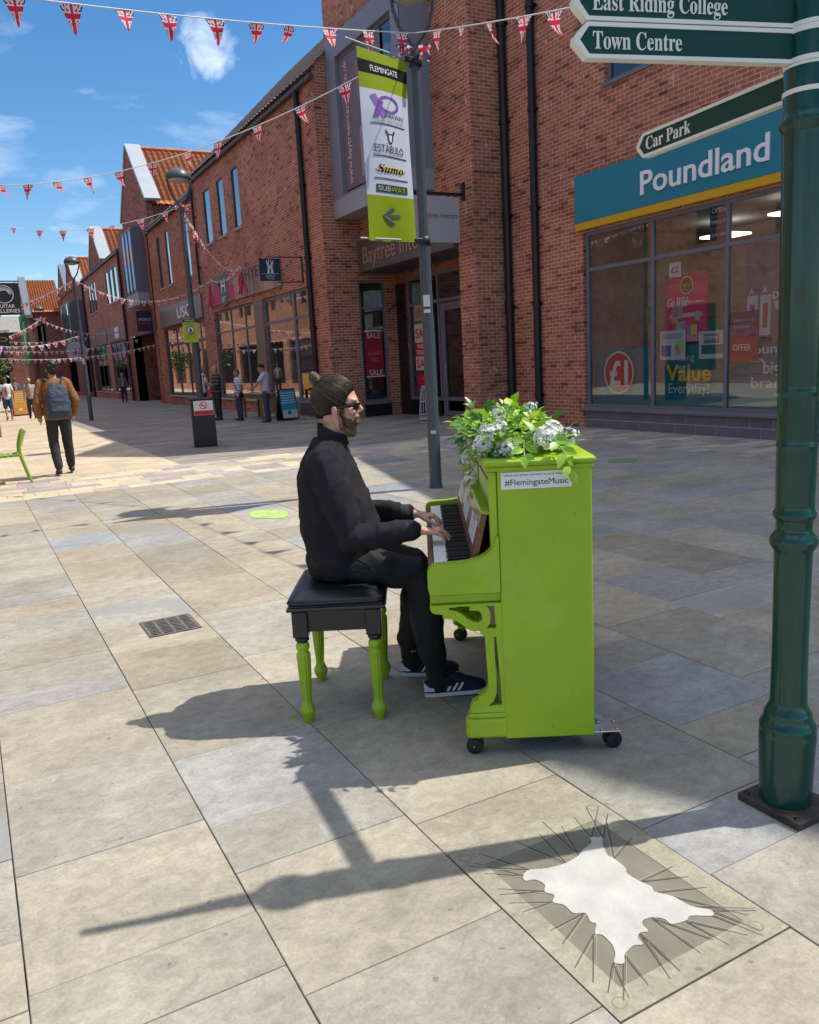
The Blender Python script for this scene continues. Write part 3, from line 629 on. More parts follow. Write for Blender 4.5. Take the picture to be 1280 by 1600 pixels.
poster(wf, 'x-', DISP-.01, 9.78, 9.41, 3.12, 3.72, (.04, .045, .055), 'opening_hours', [(.36, .40, (.15, .15, .17)), (.66, .7, (.15, .15, .17))], [('OPEN', .1, .78, .08, WH, dict(width=.28)), ('9.00-5.30', .1, .5, .06, WH, dict(width=.28)), ('SUN 10-4', .1, .16, .06, WH, dict(width=.28))])

# ------------------------------------------------------------------ tower with the jettied bay window
T = thing('retail_building', 'dark red brick tower with a grey jettied bay window over a recessed shop front', 'building', (10.1, 18, 0))
m = MB(); XT = 10.1
m.prism([(15.25, 3.98), (15.25, 13.8), (18, 11.9), (22.4, 11.9), (22.4, 8.0), (20.87, 8.0), (20.87, 3.98)], lambda u, v, d: (XT+d, u, v), 0, 4)
m.box(XT, 11.3, 15.25, 15.93, 0, 3.975)
m.build('wall', BRICK, T)
m = MB(); m.box(XT+.02, 11.15, 15.95, 20.84, 3.90, 3.97); m.build('soffit', DGREY, T)
m = MB(); fbox(m, 'x-', XT-.12, 15.95, 20.84, 3.92, 4.72, 0, .11, .004); fa = m.build('fascia', mat('brown_grey_fascia', (.105, .095, .09), .5, var=.06), T)
m = MB(); m.text('Baytree Interiors', TM('x-', XT-.12, 20.5, 4.12, -.003), .46, .02, width=4.2); m.build('lettering', mat('bronze_letter', (.42, .27, .19), .4, metal=.2), fa)
# shop front in the recess
XS = 11.1
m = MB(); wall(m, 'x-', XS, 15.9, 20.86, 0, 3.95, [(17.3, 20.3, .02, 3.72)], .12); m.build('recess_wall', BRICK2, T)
m = MB(); z = .004
while z < 3.6:
    fbox(m, 'x-', XS, 20.32, 20.84, z+.004, z+.196, -.03, -.004, .003); 
    if z < .3: fbox(m, 'x-', XS, 18.66, 20.31, z+.004, z+.196, -.03, -.004, .003)
    z += .2
m.build('black_tiles', mat('black_glazed_tile', (.012, .013, .017), .25, var=.2, vscale=3), T)
wfb = window(T, 'x-', XS, 17.3, 20.3, .42, 3.72, mull=(18.66,), trans=(2.98,), fw=.09, inset=.03, glass=SHOPGLASS, fm=GREY, name='shop_window')
m = MB(); fbox(m, 'x-', XS, 17.35, 18.56, .03, .16, .02, .06); fbox(m, 'x-', XS, 18.35, 18.56, .16, 2.9, .02, .06); fbox(m, 'x-', XS, 17.3, 17.45, .16, 2.9, .02, .06); fbox(m, 'x-', XS, 17.45, 18.35, 2.72, 2.9, .022, .058)
dr = m.build('door', GREY, T); m = MB(); m.tube([(XS-.03, 18.26, .9), (XS-.06, 18.26, .95), (XS-.06, 18.26, 1.3), (XS-.03, 18.26, 1.35)], .014); m.build('handle', SILVER, dr)
m = MB(); interior(m, 'x-', XS, 17.3, 20.3, .02, 3.8, 2.5); m.build('shop_interior', mat('black_shop_interior', (.018, .018, .02), .9), T)
SALEW = XS+.02
poster(wfb, 'x-', SALEW, 19.95, 19.05, 1.22, 2.46, (.66, .58, .52), 'sale_poster', [(.30, .60, (.5, .02, .04)), ], [('SALE', .06, .70, .26, (.5, .02, .04), dict(width=.78, bold=.02)), ('SALE', .06, .06, .24, (.5, .02, .04), dict(width=.78, bold=.02)), ('MUST', .15, .48, .11, WH, dict(width=.4)), ('STOCK', .1, .34, .12, WH, dict(width=.5))])
poster(wfb, 'x-', SALEW, 19.92, 19.1, .70, 1.14, (.42, .015, .05), 'offer_poster', [], [('WHILE', .12, .56, .1, PINK, dict(width=.5)), ('STOCKS LAST', .08, .18, .1, PINK, dict(width=.65))])
poster(wfb, 'x-', SALEW, 19.9, 19.4, 2.55, 2.95, (.5, .36, .3), 'small_notice', [(.2, .8, (.35, .2, .16), .1, .9)])
# projecting bay
bx = MB(); XB, Y0, Y1, Z0, Z1 = 9.37, 16.81, 20.85, 5.30, 9.50
bx.box(XB+.02, XT, Y0, Y0+.06, Z0+.45, Z1); bx.box(XB+.02, XT, Y1-.06, Y1, Z0+.45, Z1); bx.box(XB, XT, Y0-.01, Y1+.01, Z1, Z1+.1)
bx.box(XB+.15, XB+.2, Y0+.06, Y1-.06, Z0+.3, Z1)
wall(bx, 'x-', XB, Y0, Y1, Z0+.45, Z1, [(17.2, 20.22, 5.80, 9.10)], .16)
bay = bx.build('bay_window', mat('bay_cladding', (.20, .22, .27), .5, var=.05, vscale=1.5), T)
m = MB(); m.box(XB-.004, XT, Y0-.004, Y1+.004, Z0, Z0+.449); m.build('bay_apron', LGREY, bay)
window(bay, 'x-', XB, 17.2, 20.22, 5.80, 9.10, mull=(18.2, 19.2), trans=((7.9, 17.2, 18.2),), fw=.07, inset=.1)
poster(bay, 'x-', XB+.09, 20.14, 17.9, 5.9, 9.0, (.17, .13, .15), 'bay_poster', [(.05, .42, (.3, .27, .3), .42, .7), (.3, .5, (.23, .19, .21), .5, .95), (.1, .2, (.35, .33, .36), .45, .8), (.6, .9, (.21, .17, .19), .4, .98)])
m = MB(); P = PF('x-', XB+.085)
Mv = Matrix(((0, 0, -1, XB+.085), (0, -1, 0, 19.75), (1, 0, 0, 6.0), (0, 0, 0, 1))) @ Matrix.Rotation(0, 4, 'Z')
Mv = Matrix(((0, 0, -1, XB+.08), (0, 1, 0, 19.72), (1, 0, 0, 6.0), (0, 0, 0, 1)))
m.text('www.baytreeinteriors.co.uk', Mv, .24, .003, width=2.9, col=(.6, .58, .62)); m.build('bay_lettering', PRINT, bay)
# hanging shop board
hs = thing('projecting_sign', 'blank pale grey square board hanging under a black bar on the brick tower', 'shop sign', (9.4, 15.62, 4.5))
m = MB(); m.box(8.70, 9.95, 15.60, 15.64, 3.96, 4.90, .004); sb = m.build('board', mat('pale_sign_board', (.40, .40, .43), .5), hs)
m = MB(); m.text('Baytree Interiors', TM('y-', 15.60, 9.05, 4.46, -.003), .12, .002, width=.85); m.build('lettering', mat('grey_print', (.1, .1, .11), .6), sb)
m = MB(); m.box(8.6, 10.09, 15.595, 15.645, 4.93, 4.99, .004); m.box(10.05, 10.098, 15.56, 15.68, 4.85, 5.2, .004); m.box(8.9, 8.93, 15.61, 15.63, 4.9, 4.93); m.box(9.7, 9.73, 15.61, 15.63, 4.9, 4.93); m.build('bracket', BLACK, hs)

# ------------------------------------------------------------------ row of shops further up the street, all on the plane x = 9
XR = 9.0
R1 = thing('retail_building', 'red brick shop with three narrow upper windows and a weathered pink ribboned fascia', 'building', (XR, 27, 0))
m = MB()
UW = [(31.13, 32.03, 6.23, 8.16), (29.34, 30.17, 6.23, 8.16), (27.63, 28.37, 6.23, 8.16)]
wall(m, 'x-', XR, 20.86, 33.4, 0, 9.085, UW+[(27.14, 32.05, .45, 3.72), (22.05, 26.2, .05, 3.72)], .2)
wall(m, 'y-', 20.86, XR, 11.3, 0, 9.03, [(9.93, 10.74, .42, 3.72)], .14)
m.add([(XR, 33.4, 7), (16, 33.4, 7), (16, 33.4, 13), (XR, 33.4, 8.85)], [(0, 1, 2, 3)]); m.add([(XR, 20.86, 9.03), (XR+2.3, 20.86, 9.03), (XR+2.3, 20.86, 11.27), (XR, 20.86, 9.10)], [(0, 1, 2, 3)])
m.build('wall', BRICK, R1)
for a, b_, z0, z1 in UW: window(R1, 'x-', XR, a, b_, z0, z1, fw=.05, inset=.02, fm=DGREY, sill=True)
m = MB(); pantiles(m, (XR-.22, 20.75, 8.84), (XR-.22, 33.5, 8.84), (XR+4.4, 33.5, 13.2), (XR+4.4, 20.75, 13.2), 50, 16, .03); m.build('roof', TILEG, R1)
gutter(R1, 'x-', XR, 20.7, 33.4, 8.84)
pipe(R1, 'x-', XR, 21.85, 0, 8.75, .075); pipe(R1, 'x-', XR, 33.3, 4.9, 8.75, .05)
m = MB(); fbox(m, 'x-', XR, 24.2, 32.2, 3.93, 4.84, -.07, -.002, .004); fa = m.build('fascia', mat('weathered_wood_fascia', (.40, .25, .22), .75, var=.5, vscale=1.2, stretch=(1, 1, .25)), R1)
m = MB()
def strip_poly(mb, ax, c, pts, d, mi=0, col=None):
    P = PF(ax, c); n = len(pts); a = [P(u, z, d) for u, z in pts]; b_ = [P(u, z, d+.004) for u, z in pts]
    mb.add(a+b_, [list(range(n))]+[(i, (i+1) % n, (i+1) % n+n, i+n) for i in range(n)], False, mi, col)
strip_poly(m, 'x-', XR, [(30.75, 4.84), (30.55, 4.95), (29.75, 4.95), (29.55, 4.84), (29.5, 4.2), (29.8, 3.86), (30.5, 3.86), (30.8, 4.2)], -.085)
m.build('badge', mat('slate_badge', (.09, .1, .12), .5), fa)
m = MB(); m.text('H', TM('x-', XR, 30.4, 4.3, -.09), .5, .003, width=.5, col=WH); m.text('BT', TM('x-', XR, 30.4, 3.98, -.09), .18, .003, width=.42, col=WH); m.text('HYER', TM('x-', XR, 27.55, 4.45, -.075), .36, .004, width=1.9, col=(.06, .04, .05))
m.build('lettering', PRINT, fa)
m = MB()
for u0, u1, z0, z1 in ((30.8, 31.5, 3.95, 4.55), (28.95, 29.5, 3.95, 4.48)): fbox(m, 'x-', XR, u0, u1, z0, z1, -.082, -.071)
for (u, z) in ((27.9, 4.85), (32.0, 4.8)):
    for k in range(6): m.tube([(XR-.1, u, z), (XR-.1-rnd(0, .05), u+rnd(-.25, .25), z-.4), (XR-.1, u+rnd(-.6, .6), z-rnd(.7, .95))], .025, 5, flat=None)
m.build('pink_ribbon', mat('pink_fabric', (.55, .05, .14), .7, var=.2), fa)
w1 = window(R1, 'x-', XR, 27.14, 32.05, .45, 3.72, mull=(30.1, 28.4), trans=(2.92,), fw=.08, inset=.07, glass=SHOPGLASS, fm=GREY, sill=CONC, name='shop_window')
w2 = window(R1, 'x-', XR, 22.05, 23.55, .47, 3.72, trans=(2.92,), fw=.08, inset=.05, glass=SHOPGLASS, fm=GREY, sill=GREY, name='shop_window')
w3 = window(R1, 'x-', XR, 23.56, 26.2, .05, 3.72, trans=(2.92,), fw=.11, inset=.055, glass=SHOPGLASS, fm=GREY, name='doorway_frame')
m = MB(); fbox(m, 'x-', XR, 22.05, 23.55, .05, .39, -.002, .1); m.build('tiled_plinth', mat('dark_green_tile', (.03, .05, .055), .35, var=.2), R1)
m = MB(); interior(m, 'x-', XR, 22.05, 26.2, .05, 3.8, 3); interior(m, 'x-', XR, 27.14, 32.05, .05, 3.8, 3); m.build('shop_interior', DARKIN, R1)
m = MB(); fbox(m, 'x-', XR, 26.22, 27.1, .02, 3.7, -.02, -.004); m.build('tiled_pier', mat('taupe_tile', (.15, .125, .11), .4, var=.15), R1)
m = MB(); disc(m, 'x-', XR+.12, 24.5, 2.2, .5, 0, (.015, .03, .09)); m.text('H', TM('x-', XR+.12, 24.72, 2.2, -.006), .42, .002, width=.42, col=(.6, .6, .62)); m.text('TRAVEL', TM('x-', XR+.12, 24.85, 1.9, -.006), .13, .002, width=.6, col=(.5, .5, .52)); m.build('door_badge', PRINT, w3)
poster(w3, 'x-', XR+.15, 25.2, 23.75, .3, 1.7, (.05, .16, .2), 'holiday_poster', [(.0, .3, (.02, .015, .02)), (.3, .55, (.28, .2, .1)), (.1, .26, (.4, .05, .04), .5, .75)], [], 3, 5)
poster(w2, 'x-', XR+.12, 23.45, 22.15, 1.25, 2.6, (.32, .3, .3), 'sale_poster', [(.0, .12, (.3, .03, .05)), (.3, .42, (.3, .03, .05))], [('SALE', .06, .72, .28, (.35, .02, .04), dict(width=1.1)), ('OFFERS', .06, .5, .16, (.3, .03, .05), dict(width=1.0)), ('HURRY', .06, .16, .16, (.3, .03, .05), dict(width=1.0))])
sw = window(R1, 'y-', 20.86, 9.93, 10.74, .42, 3.72, trans=(2.99,), fw=.06, inset=.05, glass=SHOPGLASS, fm=GREY, name='side_window')
m = MB(); fbox(m, 'y-', 20.86, 9.9, 10.78, .34, .42, -.05, .02, .004); m.build('sill', GREY, sw)
m = MB(); z = .004
for i in range(2):
    u = 9.9
    while u < 10.74: fbox(m, 'y-', 20.86, u+.003, min(u+.3, 10.76)-.003, z+.003, z+.162, -.02, -.002, .002); u += .3
    z += .166
m.build('black_tiles', MATS['black_glazed_tile'], R1)
m = MB(); interior(m, 'y-', 20.86, 9.93, 10.74, .35, 3.8, .9); m.build('side_interior', MATS['black_shop_interior'], R1)
poster(sw, 'y-', 20.86+.07, 10.06, 10.62, 1.10, 2.38, (.33, .02, .045), 'sale_poster', [(.0, .02, WH), (.98, 1., WH)], [('SALE', .12, .84, .15, (.7, .66, .66), dict(width=.42)), ('SALE', .16, .04, .15, (.7, .66, .66), dict(width=.42)), ('ALL MUST', .14, .48, .09, (.6, .2, .25), dict(width=.4)), ('GO', .32, .34, .1, (.6, .2, .25), dict(width=.2))])

R2 = thing('retail_building', 'orange brick shop with three tall upper windows and a plain grey fascia', 'building', (XR, 38, 0))
m = MB(); UW = [(40.1, 40.75, 5.45, 7.8), (38.3, 38.95, 5.45, 7.8), (34.75, 35.5, 5.4, 7.75)]
wall(m, 'x-', XR+.03, 33.4, 42.55, 0, 8.5, UW+[(33.7, 41.05, .45, 3.62)], .2)
m.build('wall', BRICK3, R2)
for a, b_, z0, z1 in UW: window(R2, 'x-', XR+.03, a, b_, z0, z1, fw=.05, inset=.015, fm=DGREY, sill=True)
m = MB(); pantiles(m, (XR-.15, 33.4, 8.36), (XR-.15, 42.3, 8.36), (XR+4, 42.3, 11.8), (XR+4, 33.4, 11.8), 34, 14, .03); m.build('roof', TILEG, R2)
gutter(R2, 'x-', XR, 33.5, 42.0, 8.36)
m = MB(); fbox(m, 'x-', XR, 33.55, 41.3, 3.66, 4.58, -.05, .028, .004); fa = m.build('fascia', mat('gunmetal_fascia', (.15, .155, .175), .35, metal=.2, var=.06), R2)
m = MB(); m.text('USC', TM('x-', XR, 37.6, 3.86, -.055), .5, .04, width=2.3); m.build('lettering', mat('lit_letter', (.85, .85, .85), .4), fa)
window(R2, 'x-', XR+.03, 33.7, 41.05, .45, 3.62, mull=(38.9, 37.0, 35.3), trans=(2.8,), fw=.12, inset=.06, glass=SHOPGLASS, fm=DGREY, sill=CONC, name='shop_window')
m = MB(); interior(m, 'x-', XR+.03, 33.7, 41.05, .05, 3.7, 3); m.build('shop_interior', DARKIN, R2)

def gable(par, y0, y1, ze, zp, x=XR, dep=6.0, zb=8.2, coping=SILVER, wallm=BRICK2):
    """street gable with coping, its orange roof running back from the street"""
    ym = (y0+y1)/2
    m = MB(); m.prism([(y0, zb), (y1, zb), (y1, ze), (ym, zp), (y0, ze)], lambda u, v, d: (x-.05+d, u, v), 0, .3); g_ = m.build('gable_wall', wallm, par)
    m = MB()
    for a, b_ in (((y0-.15, ze-.12), (ym, zp)), ((y1+.15, ze-.12), (ym, zp))):
        dy, dz = b_[0]-a[0], b_[1]-a[1]; L_ = math.hypot(dy, dz); ny, nz = -dz/L_, dy/L_
        if nz < 0: ny, nz = -ny, -nz
        q = [a, b_, (b_[0]+ny*.14, b_[1]+nz*.14), (a[0]+ny*.14, a[1]+nz*.14)]
        m.prism(q, lambda u, v, d: (x-.12+d, u, v), 0, .75)
    m.build('coping', coping, par)
    m = MB()
    for ya, s_ in ((y0, 1), (y1, -1)): pantiles(m, (x+.3, ya, ze-.25), (x+dep, ya, ze-.25), (x+dep, ym, zp-.12), (x+.3, ym, zp-.12), 20, 12, .05)
    m.tube([(x+.4, ym, zp-.06), (x+dep, ym, zp-.06)], .1, 8)
    m.build('roof', TILEO, par)
    return g_
R3 = thing('retail_building', 'gabled brick building with silver coping, orange tiles and a grey corner bay', 'building', (XR, 46, 0))
m = MB(); wall(m, 'x-', XR-.02, 42.55, 50.4, 3.6, 9.4); wall(m, 'x-', XR-.02, 42.0, 42.56, 8.35, 9.4)
wall(m, 'y-', 41.95, XR, XR+5, 8.4, 9.6); m.box(XR, XR+.4, 42.56, 43.25, 0, 3.6); m.box(XR, XR+.5, 49.1, 50.4, 0, 3.6)
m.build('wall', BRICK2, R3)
m = MB(); wall(m, 'y-', 49.1, XR, XR+2.6, 0, 3.6); wall(m, 'x-', XR+2.5, 42.6, 49.1, 0, 3.6); m.build('passage_wall', BRICK2, R3)
m = MB(); m.box(XR+.35, XR+6, 42.6, 50.35, 3.62, 8.3); m.build('upper_floor', DARKIN, R3)
m = MB(); m.box(XR+3.2, XR+6, 20.9, 42.5, .1, 8.2); m.build('rear_block', DARKIN, R1)
gable(R3, 41.75, 48.15, 9.75, 12.85)
m = MB(); m.box(8.43, XR-.03, 43.25, 46.3, 5.0, 8.7); wb = m.build('bay_window', mat('bay_cladding_grey', (.13, .14, .17), .5, var=.06), R3)
m = MB(); m.box(8.425, XR-.03, 43.24, 46.31, 4.98, 5.55); m.build('bay_apron', LGREY, wb)
m = MB()
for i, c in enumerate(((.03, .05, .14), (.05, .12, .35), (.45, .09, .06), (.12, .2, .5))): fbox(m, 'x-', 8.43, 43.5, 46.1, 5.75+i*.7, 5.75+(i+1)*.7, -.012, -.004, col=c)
m.build('pane', attr_mat('bay_painted_reflection', .15, .6, .2, 1.5), wb)  # mirrored colours painted on the pane as flat bands
m = MB()
for u in (43.4, 44.3, 45.2, 46.15): fbox(m, 'x-', 8.43, u-.05, u+.05, 5.6, 8.6, -.05, -.013)
m.build('mullion', GREY, wb)
pipe(R3, 'x-', XR-.02, 50.3, 0, 8.5, .07)
R4 = thing('retail_building', 'long brick shop with six upper windows and two dull grey fascias', 'building', (XR, 58, 0))
m = MB(); UW = []
for a, b_ in ((51.7, 56.3), (60.4, 64.3)):
    for i in range(3): w_ = (b_-a)/3; UW.append((a+i*w_+.2, a+(i+1)*w_-.2, 5.95, 7.95))
wall(m, 'x-', XR+.01, 50.4, 66.4, 0, 8.66, UW+[(50.8, 57.0, .45, 3.6), (58.2, 65.6, .45, 3.6)], .2); m.build('wall', BRICK, R4)
for a, b_, z0, z1 in UW: window(R4, 'x-', XR+.01, a, b_, z0, z1, fw=.06, inset=.01, fm=DGREY, sill=True)
m = MB(); pantiles(m, (XR-.15, 50.4, 8.56), (XR-.15, 66.4, 8.56), (XR+4, 66.4, 11.4), (XR+4, 50.4, 11.4), 40, 10, .03); m.build('roof', TILEG, R4)
gutter(R4, 'x-', XR, 50.4, 66.4, 8.56)
gable(R4, 56.7, 61.6, 8.9, 11.15, zb=8.5)
for a, b_ in ((50.5, 57.5), (58.0, 65.7)):
    m = MB(); fbox(m, 'x-', XR, a, b_, 3.64, 4.6, -.05, .008); fa = m.build('fascia', mat('mauve_grey_fascia', (.2, .165, .165), .5, var=.08), R4)
    if a < 55:
        m = MB()
        for k in range(2): fbox(m, 'x-', XR, 53.2, 54.6, 3.78+k*.37, 4.08+k*.37, -.06, -.051)
        m.build('sign_block', WHITE, fa)
window(R4, 'x-', XR+.01, 50.8, 57.0, .45, 3.6, mull=(52.2, 53.8, 55.4), trans=(2.9,), fw=.09, inset=.06, glass=SHOPGLASS, fm=DGREY, sill=CONC, name='shop_window')
window(R4, 'x-', XR+.01, 58.2, 65.6, .45, 3.6, mull=(60, 61.8, 63.7), trans=(2.9,), fw=.09, inset=.06, glass=SHOPGLASS, fm=DGREY, sill=CONC, name='shop_window')
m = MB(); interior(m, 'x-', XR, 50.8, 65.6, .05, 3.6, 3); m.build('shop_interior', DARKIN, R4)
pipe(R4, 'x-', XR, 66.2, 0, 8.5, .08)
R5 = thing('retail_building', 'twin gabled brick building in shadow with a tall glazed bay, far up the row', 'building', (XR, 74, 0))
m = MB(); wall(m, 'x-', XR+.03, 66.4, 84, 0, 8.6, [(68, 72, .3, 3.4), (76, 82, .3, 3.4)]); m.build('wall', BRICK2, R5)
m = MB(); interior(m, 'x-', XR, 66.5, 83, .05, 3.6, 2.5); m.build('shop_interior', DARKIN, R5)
gable(R5, 70.2, 75.5, 8.7, 11.1, zb=8.5); gable(R5, 76.2, 81.5, 8.8, 11.15, zb=8.5, coping=GREY)
m = MB(); m.box(7.9, XR, 67.0, 72.2, 3.9, 7.2); bb = m.build('bay_window', mat('slate_bay', (.10, .11, .15), .5), R5)
m = MB(); fbox(m, 'x-', 7.9, 67.6, 71.8, 4.4, 7.0, -.02, -.004); m.build('pane', glass_mat('sky_pane', ior=1.9, boost=2.2, base=(.05, .1, .12)), bb)
m = MB()
for u in (68.3, 69, 69.7, 70.4, 71.1): fbox(m, 'x-', 7.9, u-.04, u+.04, 4.4, 7.0, -.05, -.021)
m.build('mullion', DGREY, bb)
# building that closes the view
R6 = thing('retail_building', 'brick building with a steep orange roof facing down the street, green banner on its corner', 'building', (7.5, 84, 0))
m = MB(); m.box(6.5, 13.0, 84.0, 90, 0, 7.75); m.build('wall', BRICK2, R6)
m = MB(); m.prism([(83.8, 0), (90.2, 0), (90.2, 7.4), (87.0, 10.95), (83.8, 7.4)], lambda u, v, d: (6.2+d, u, v), 0, .3); m.build('gable_wall', BRICK2, R6)
m = MB(); m.prism([(83.7, 7.4), (87.0, 11.1), (90.3, 7.4), (90.3, 7.1), (87, 10.7), (83.7, 7.1)], lambda u, v, d: (6.1+d, u, v), 0, .62); m.build('coping', GREY, R6)
m = MB(); pantiles(m, (6.7, 83.7, 7.6), (9.3, 83.7, 7.6), (9.3, 87, 10.75), (6.7, 87, 10.75), 12, 12, .05); m.build('roof', TILEO, R6)
window(R6, 'y-', 84.0, 6.9, 7.7, 4.2, 6.6, mull=(7.3,), fw=.08, inset=-.03, fm=DGREY)
m = MB(); m.box(5.55, 6.15, 83.9, 83.95, 2.9, 7.3); bn = m.build('banner', mat('green_banner', (.02, .26, .06), .6, var=.15), R6)
m = MB()
Mb = Matrix(((0, -1, 0, 5.95), (0, 0, -1, 83.89), (1, 0, 0, 4.4), (0, 0, 0, 1)))
m.text('Flemingate', Mb, .3, .004, width=2.4); m.build('lettering', WHITE, bn)
R7 = thing('retail_building', 'low brown brick block at the far end of the street behind the bunting', 'building', (3, 96, 0))
m = MB(); m.box(-3.0, 7.5, 96, 104, 0, 6.5); m.build('wall', BRICK2, R7)
m = MB(); m.prism([(95.7, 6.5), (104.3, 6.5), (100, 8.4)], lambda u, v, d: (-3.2+d, u, v), 0, 10.9); m.build('roof', TILEG, R7)
for i in range(4):
    window(R7, 'y-', 96.0, -2.4+i*2, -1.4+i*2, 3.6, 5.3, fw=.09, inset=-.03, fm=DGREY)
    window(R7, 'y-', 96.0, -2.6+i*2, -1.2+i*2, .3, 2.7, fw=.1, inset=-.03, fm=DGREY)
# left-hand side of the street (mostly out of frame: its corner, and what the windows mirror)
LB = thing('retail_building', 'sunlit orange brick corner at the left edge, behind the green chair', 'building', (.5, 40, 0))
m = MB(); holes = []
for y in range(28, 86, 5): holes += [(y, y+1.0, 4.9, 6.6), (y+1.6, y+2.6, 4.9, 6.6), (y-.6, y+3.4, .5, 3.0)]
wall(m, 'x+', .85, 25.75, 88, 0, 7.3, holes, .2); m.add([(.85, 25.75, 0), (-8, 25.75, 0), (-8, 25.75, 7.3), (.85, 25.75, 7.3)], [(0, 1, 2, 3)])
m.add([(-8, 25.75, 0), (-8, 88, 0), (-8, 88, 7.3), (-8, 25.75, 7.3)], [(0, 1, 2, 3)]); m.build('wall', BRICK3, LB)
m = MB()
for h in holes: fbox(m, 'x+', .85, h[0], h[1], h[2], h[3], .12, .15)
m.build('window', UPGLASS, LB)
m = MB(); pantiles(m, (1.0, 25.6, 7.3), (1.0, 88, 7.3), (-3, 88, 9.3), (-3, 25.6, 9.3), 60, 6, .05); m.build('roof', TILEO, LB)
LB2 = thing('retail_building', 'orange brick shop row across the square, seen only mirrored in the shop glass', 'building', (-3.2, 14, 0))
m = MB(); holes = [(10, 11, 5.2, 7.4), (13, 14, 5.2, 7.4), (18.5, 19.5, 5.2, 7.2), (22, 23, 5.2, 7.2), (9, 11, .5, 3.0), (22, 24.5, .5, 3.0)]
wall(m, 'x+', -3.2, 6, 25.7, 0, 9.0, holes, .2); m.add([(-3.2, 6, 0), (-9, 6, 0), (-9, 6, 9), (-3.2, 6, 9)], [(0, 1, 2, 3)]); m.add([(-9, 6, 0), (-9, 25.7, 0), (-9, 25.7, 9), (-9, 6, 9)], [(0, 1, 2, 3)]); m.build('wall', BRICK3, LB2)
m = MB()
for h in holes: fbox(m, 'x+', -3.2, h[0], h[1], h[2], h[3], .12, .15)
m.build('window', UPGLASS, LB2)
m = MB(); pantiles(m, (-3.0, 5.8, 9.0), (-3.0, 25.8, 9.0), (-7, 25.8, 12), (-7, 5.8, 12), 40, 6, .05); m.build('roof', TILEO, LB2)
# ------------------------------------------------------------------ piano (a: keyboard to back, w: along the keyboard away from us, z up)
TH = RAD(-29.5); DA = Vector((math.cos(TH), math.sin(TH), 0)); WA = Vector((-math.sin(TH), math.cos(TH), 0)); PO = Vector((1.975, 2.274, 0))
PM = Matrix(((DA.x, WA.x, 0, PO.x), (DA.y, WA.y, 0, PO.y), (0, 0, 1, 0), (0, 0, 0, 1)))
def pw(a, w, z): return PM @ Vector((a, w, z))
def lime_paint(name, base, seed):
    m = mat(name, base, .36, var=.07, vscale=3, rvar=.08); t = m.node_tree; b = t.nodes['Principled BSDF']; N = t.nodes.new; K = t.links.new
    src = b.inputs['Base Color'].links[0].from_socket; c = N('ShaderNodeTexCoord')
    def layer(src, scale, sc, det, lo, hi, amt, col, ro=.7):
        mp = N('ShaderNodeMapping'); mp.inputs['Scale'].default_value = scale; mp.inputs['Location'].default_value = (seed, seed*2, 0); K(c.outputs['Object'], mp.inputs[0])
        n = N('ShaderNodeTexNoise'); n.inputs['Scale'].default_value = sc; n.inputs['Detail'].default_value = det; n.inputs['Roughness'].default_value = ro; K(mp.outputs[0], n.inputs['Vector'])
        r = N('ShaderNodeMapRange'); r.inputs[1].default_value = lo; r.inputs[2].default_value = hi; r.inputs[3].default_value = 0; r.inputs[4].default_value = amt; K(n.outputs[0], r.inputs[0])
        x = N('ShaderNodeMixRGB'); x.inputs[2].default_value = (*col, 1); K(r.outputs[0], x.inputs[0]); K(src, x.inputs[1]); return x.outputs[0], n
    src, _ = layer(src, (1, 1, 1), 3.1, 8, .54, .70, .22, (.10, .17, .012))      # hand smudges
    src, _ = layer(src, (1, 1, 1), 2.2, 6, .57, .72, .28, (.42, .52, .16))        # rubbed pale patches
    src, _ = layer(src, (1, 1, .12), 60, 3, .64, .70, .12, (.09, .13, .02))      # fine vertical scratches
    src, _ = layer(src, (1, 1, 1), 34, 2, .725, .74, .5, (.05, .06, .02))        # chips
    K(src, b.inputs['Base Color'])
    mp = N('ShaderNodeMapping'); mp.inputs['Scale'].default_value = (30, 30, 1.6); K(c.outputs['Object'], mp.inputs[0]); n = N('ShaderNodeTexNoise'); n.inputs['Scale'].default_value = 5; n.inputs['Detail'].default_value = 3; K(mp.outputs[0], n.inputs['Vector'])
    bp = N('ShaderNodeBump'); bp.inputs['Strength'].default_value = .16; bp.inputs['Distance'].default_value = .0025; K(n.outputs[0], bp.inputs['Height']); K(bp.outputs[0], b.inputs['Normal'])
    return m
LIME = lime_paint('lime_gloss_paint', (.30, .455, .011), 1.3)
LIME2 = lime_paint('lime_brushed_paint', (.305, .465, .012), 4.1)
WOOD = mat('mahogany', (.155, .05, .022), .35, var=.35, vscale=3, stretch=(6, 6, 40), coat=.3)
IVORY = mat('ivory_key', (.80, .80, .77), .25)
EBONY = mat('ebony_key', (.008, .008, .009), .3)
RUB = mat('black_rubber', (.012, .012, .013), .6, var=.2)
STEEL = mat('zinc_steel', (.5, .5, .5), .35, metal=.85, var=.1)
WT = 1.42
piano = thing('upright_piano', 'lime green painted upright piano on castors with flowers on its lid', 'piano', PO)
def PB(): return MB(PM)
m = PB(); m.box(-.345, 0, 0, .036, .078, 1.143, .004); m.build('end_panel', LIME, piano)
m = PB(); m.box(-.345, 0, WT-.036, WT, .078, 1.143, .004); m.build('end_panel', LIME, piano)
m = PB(); m.box(-.02, -.004, .036, WT-.036, .09, 1.13); m.box(-.33, -.02, .037, WT-.037, .085, .11); m.build('back_board', mat('bare_back_wood', (.2, .14, .08), .8, var=.2), piano)
m = PB(); m.box(-.398, .014, -.022, WT+.022, 1.146, 1.172, .009); m.box(-.385, .006, -.008, WT+.008, 1.128, 1.1455, .004); m.build('lid', LIME2, piano)
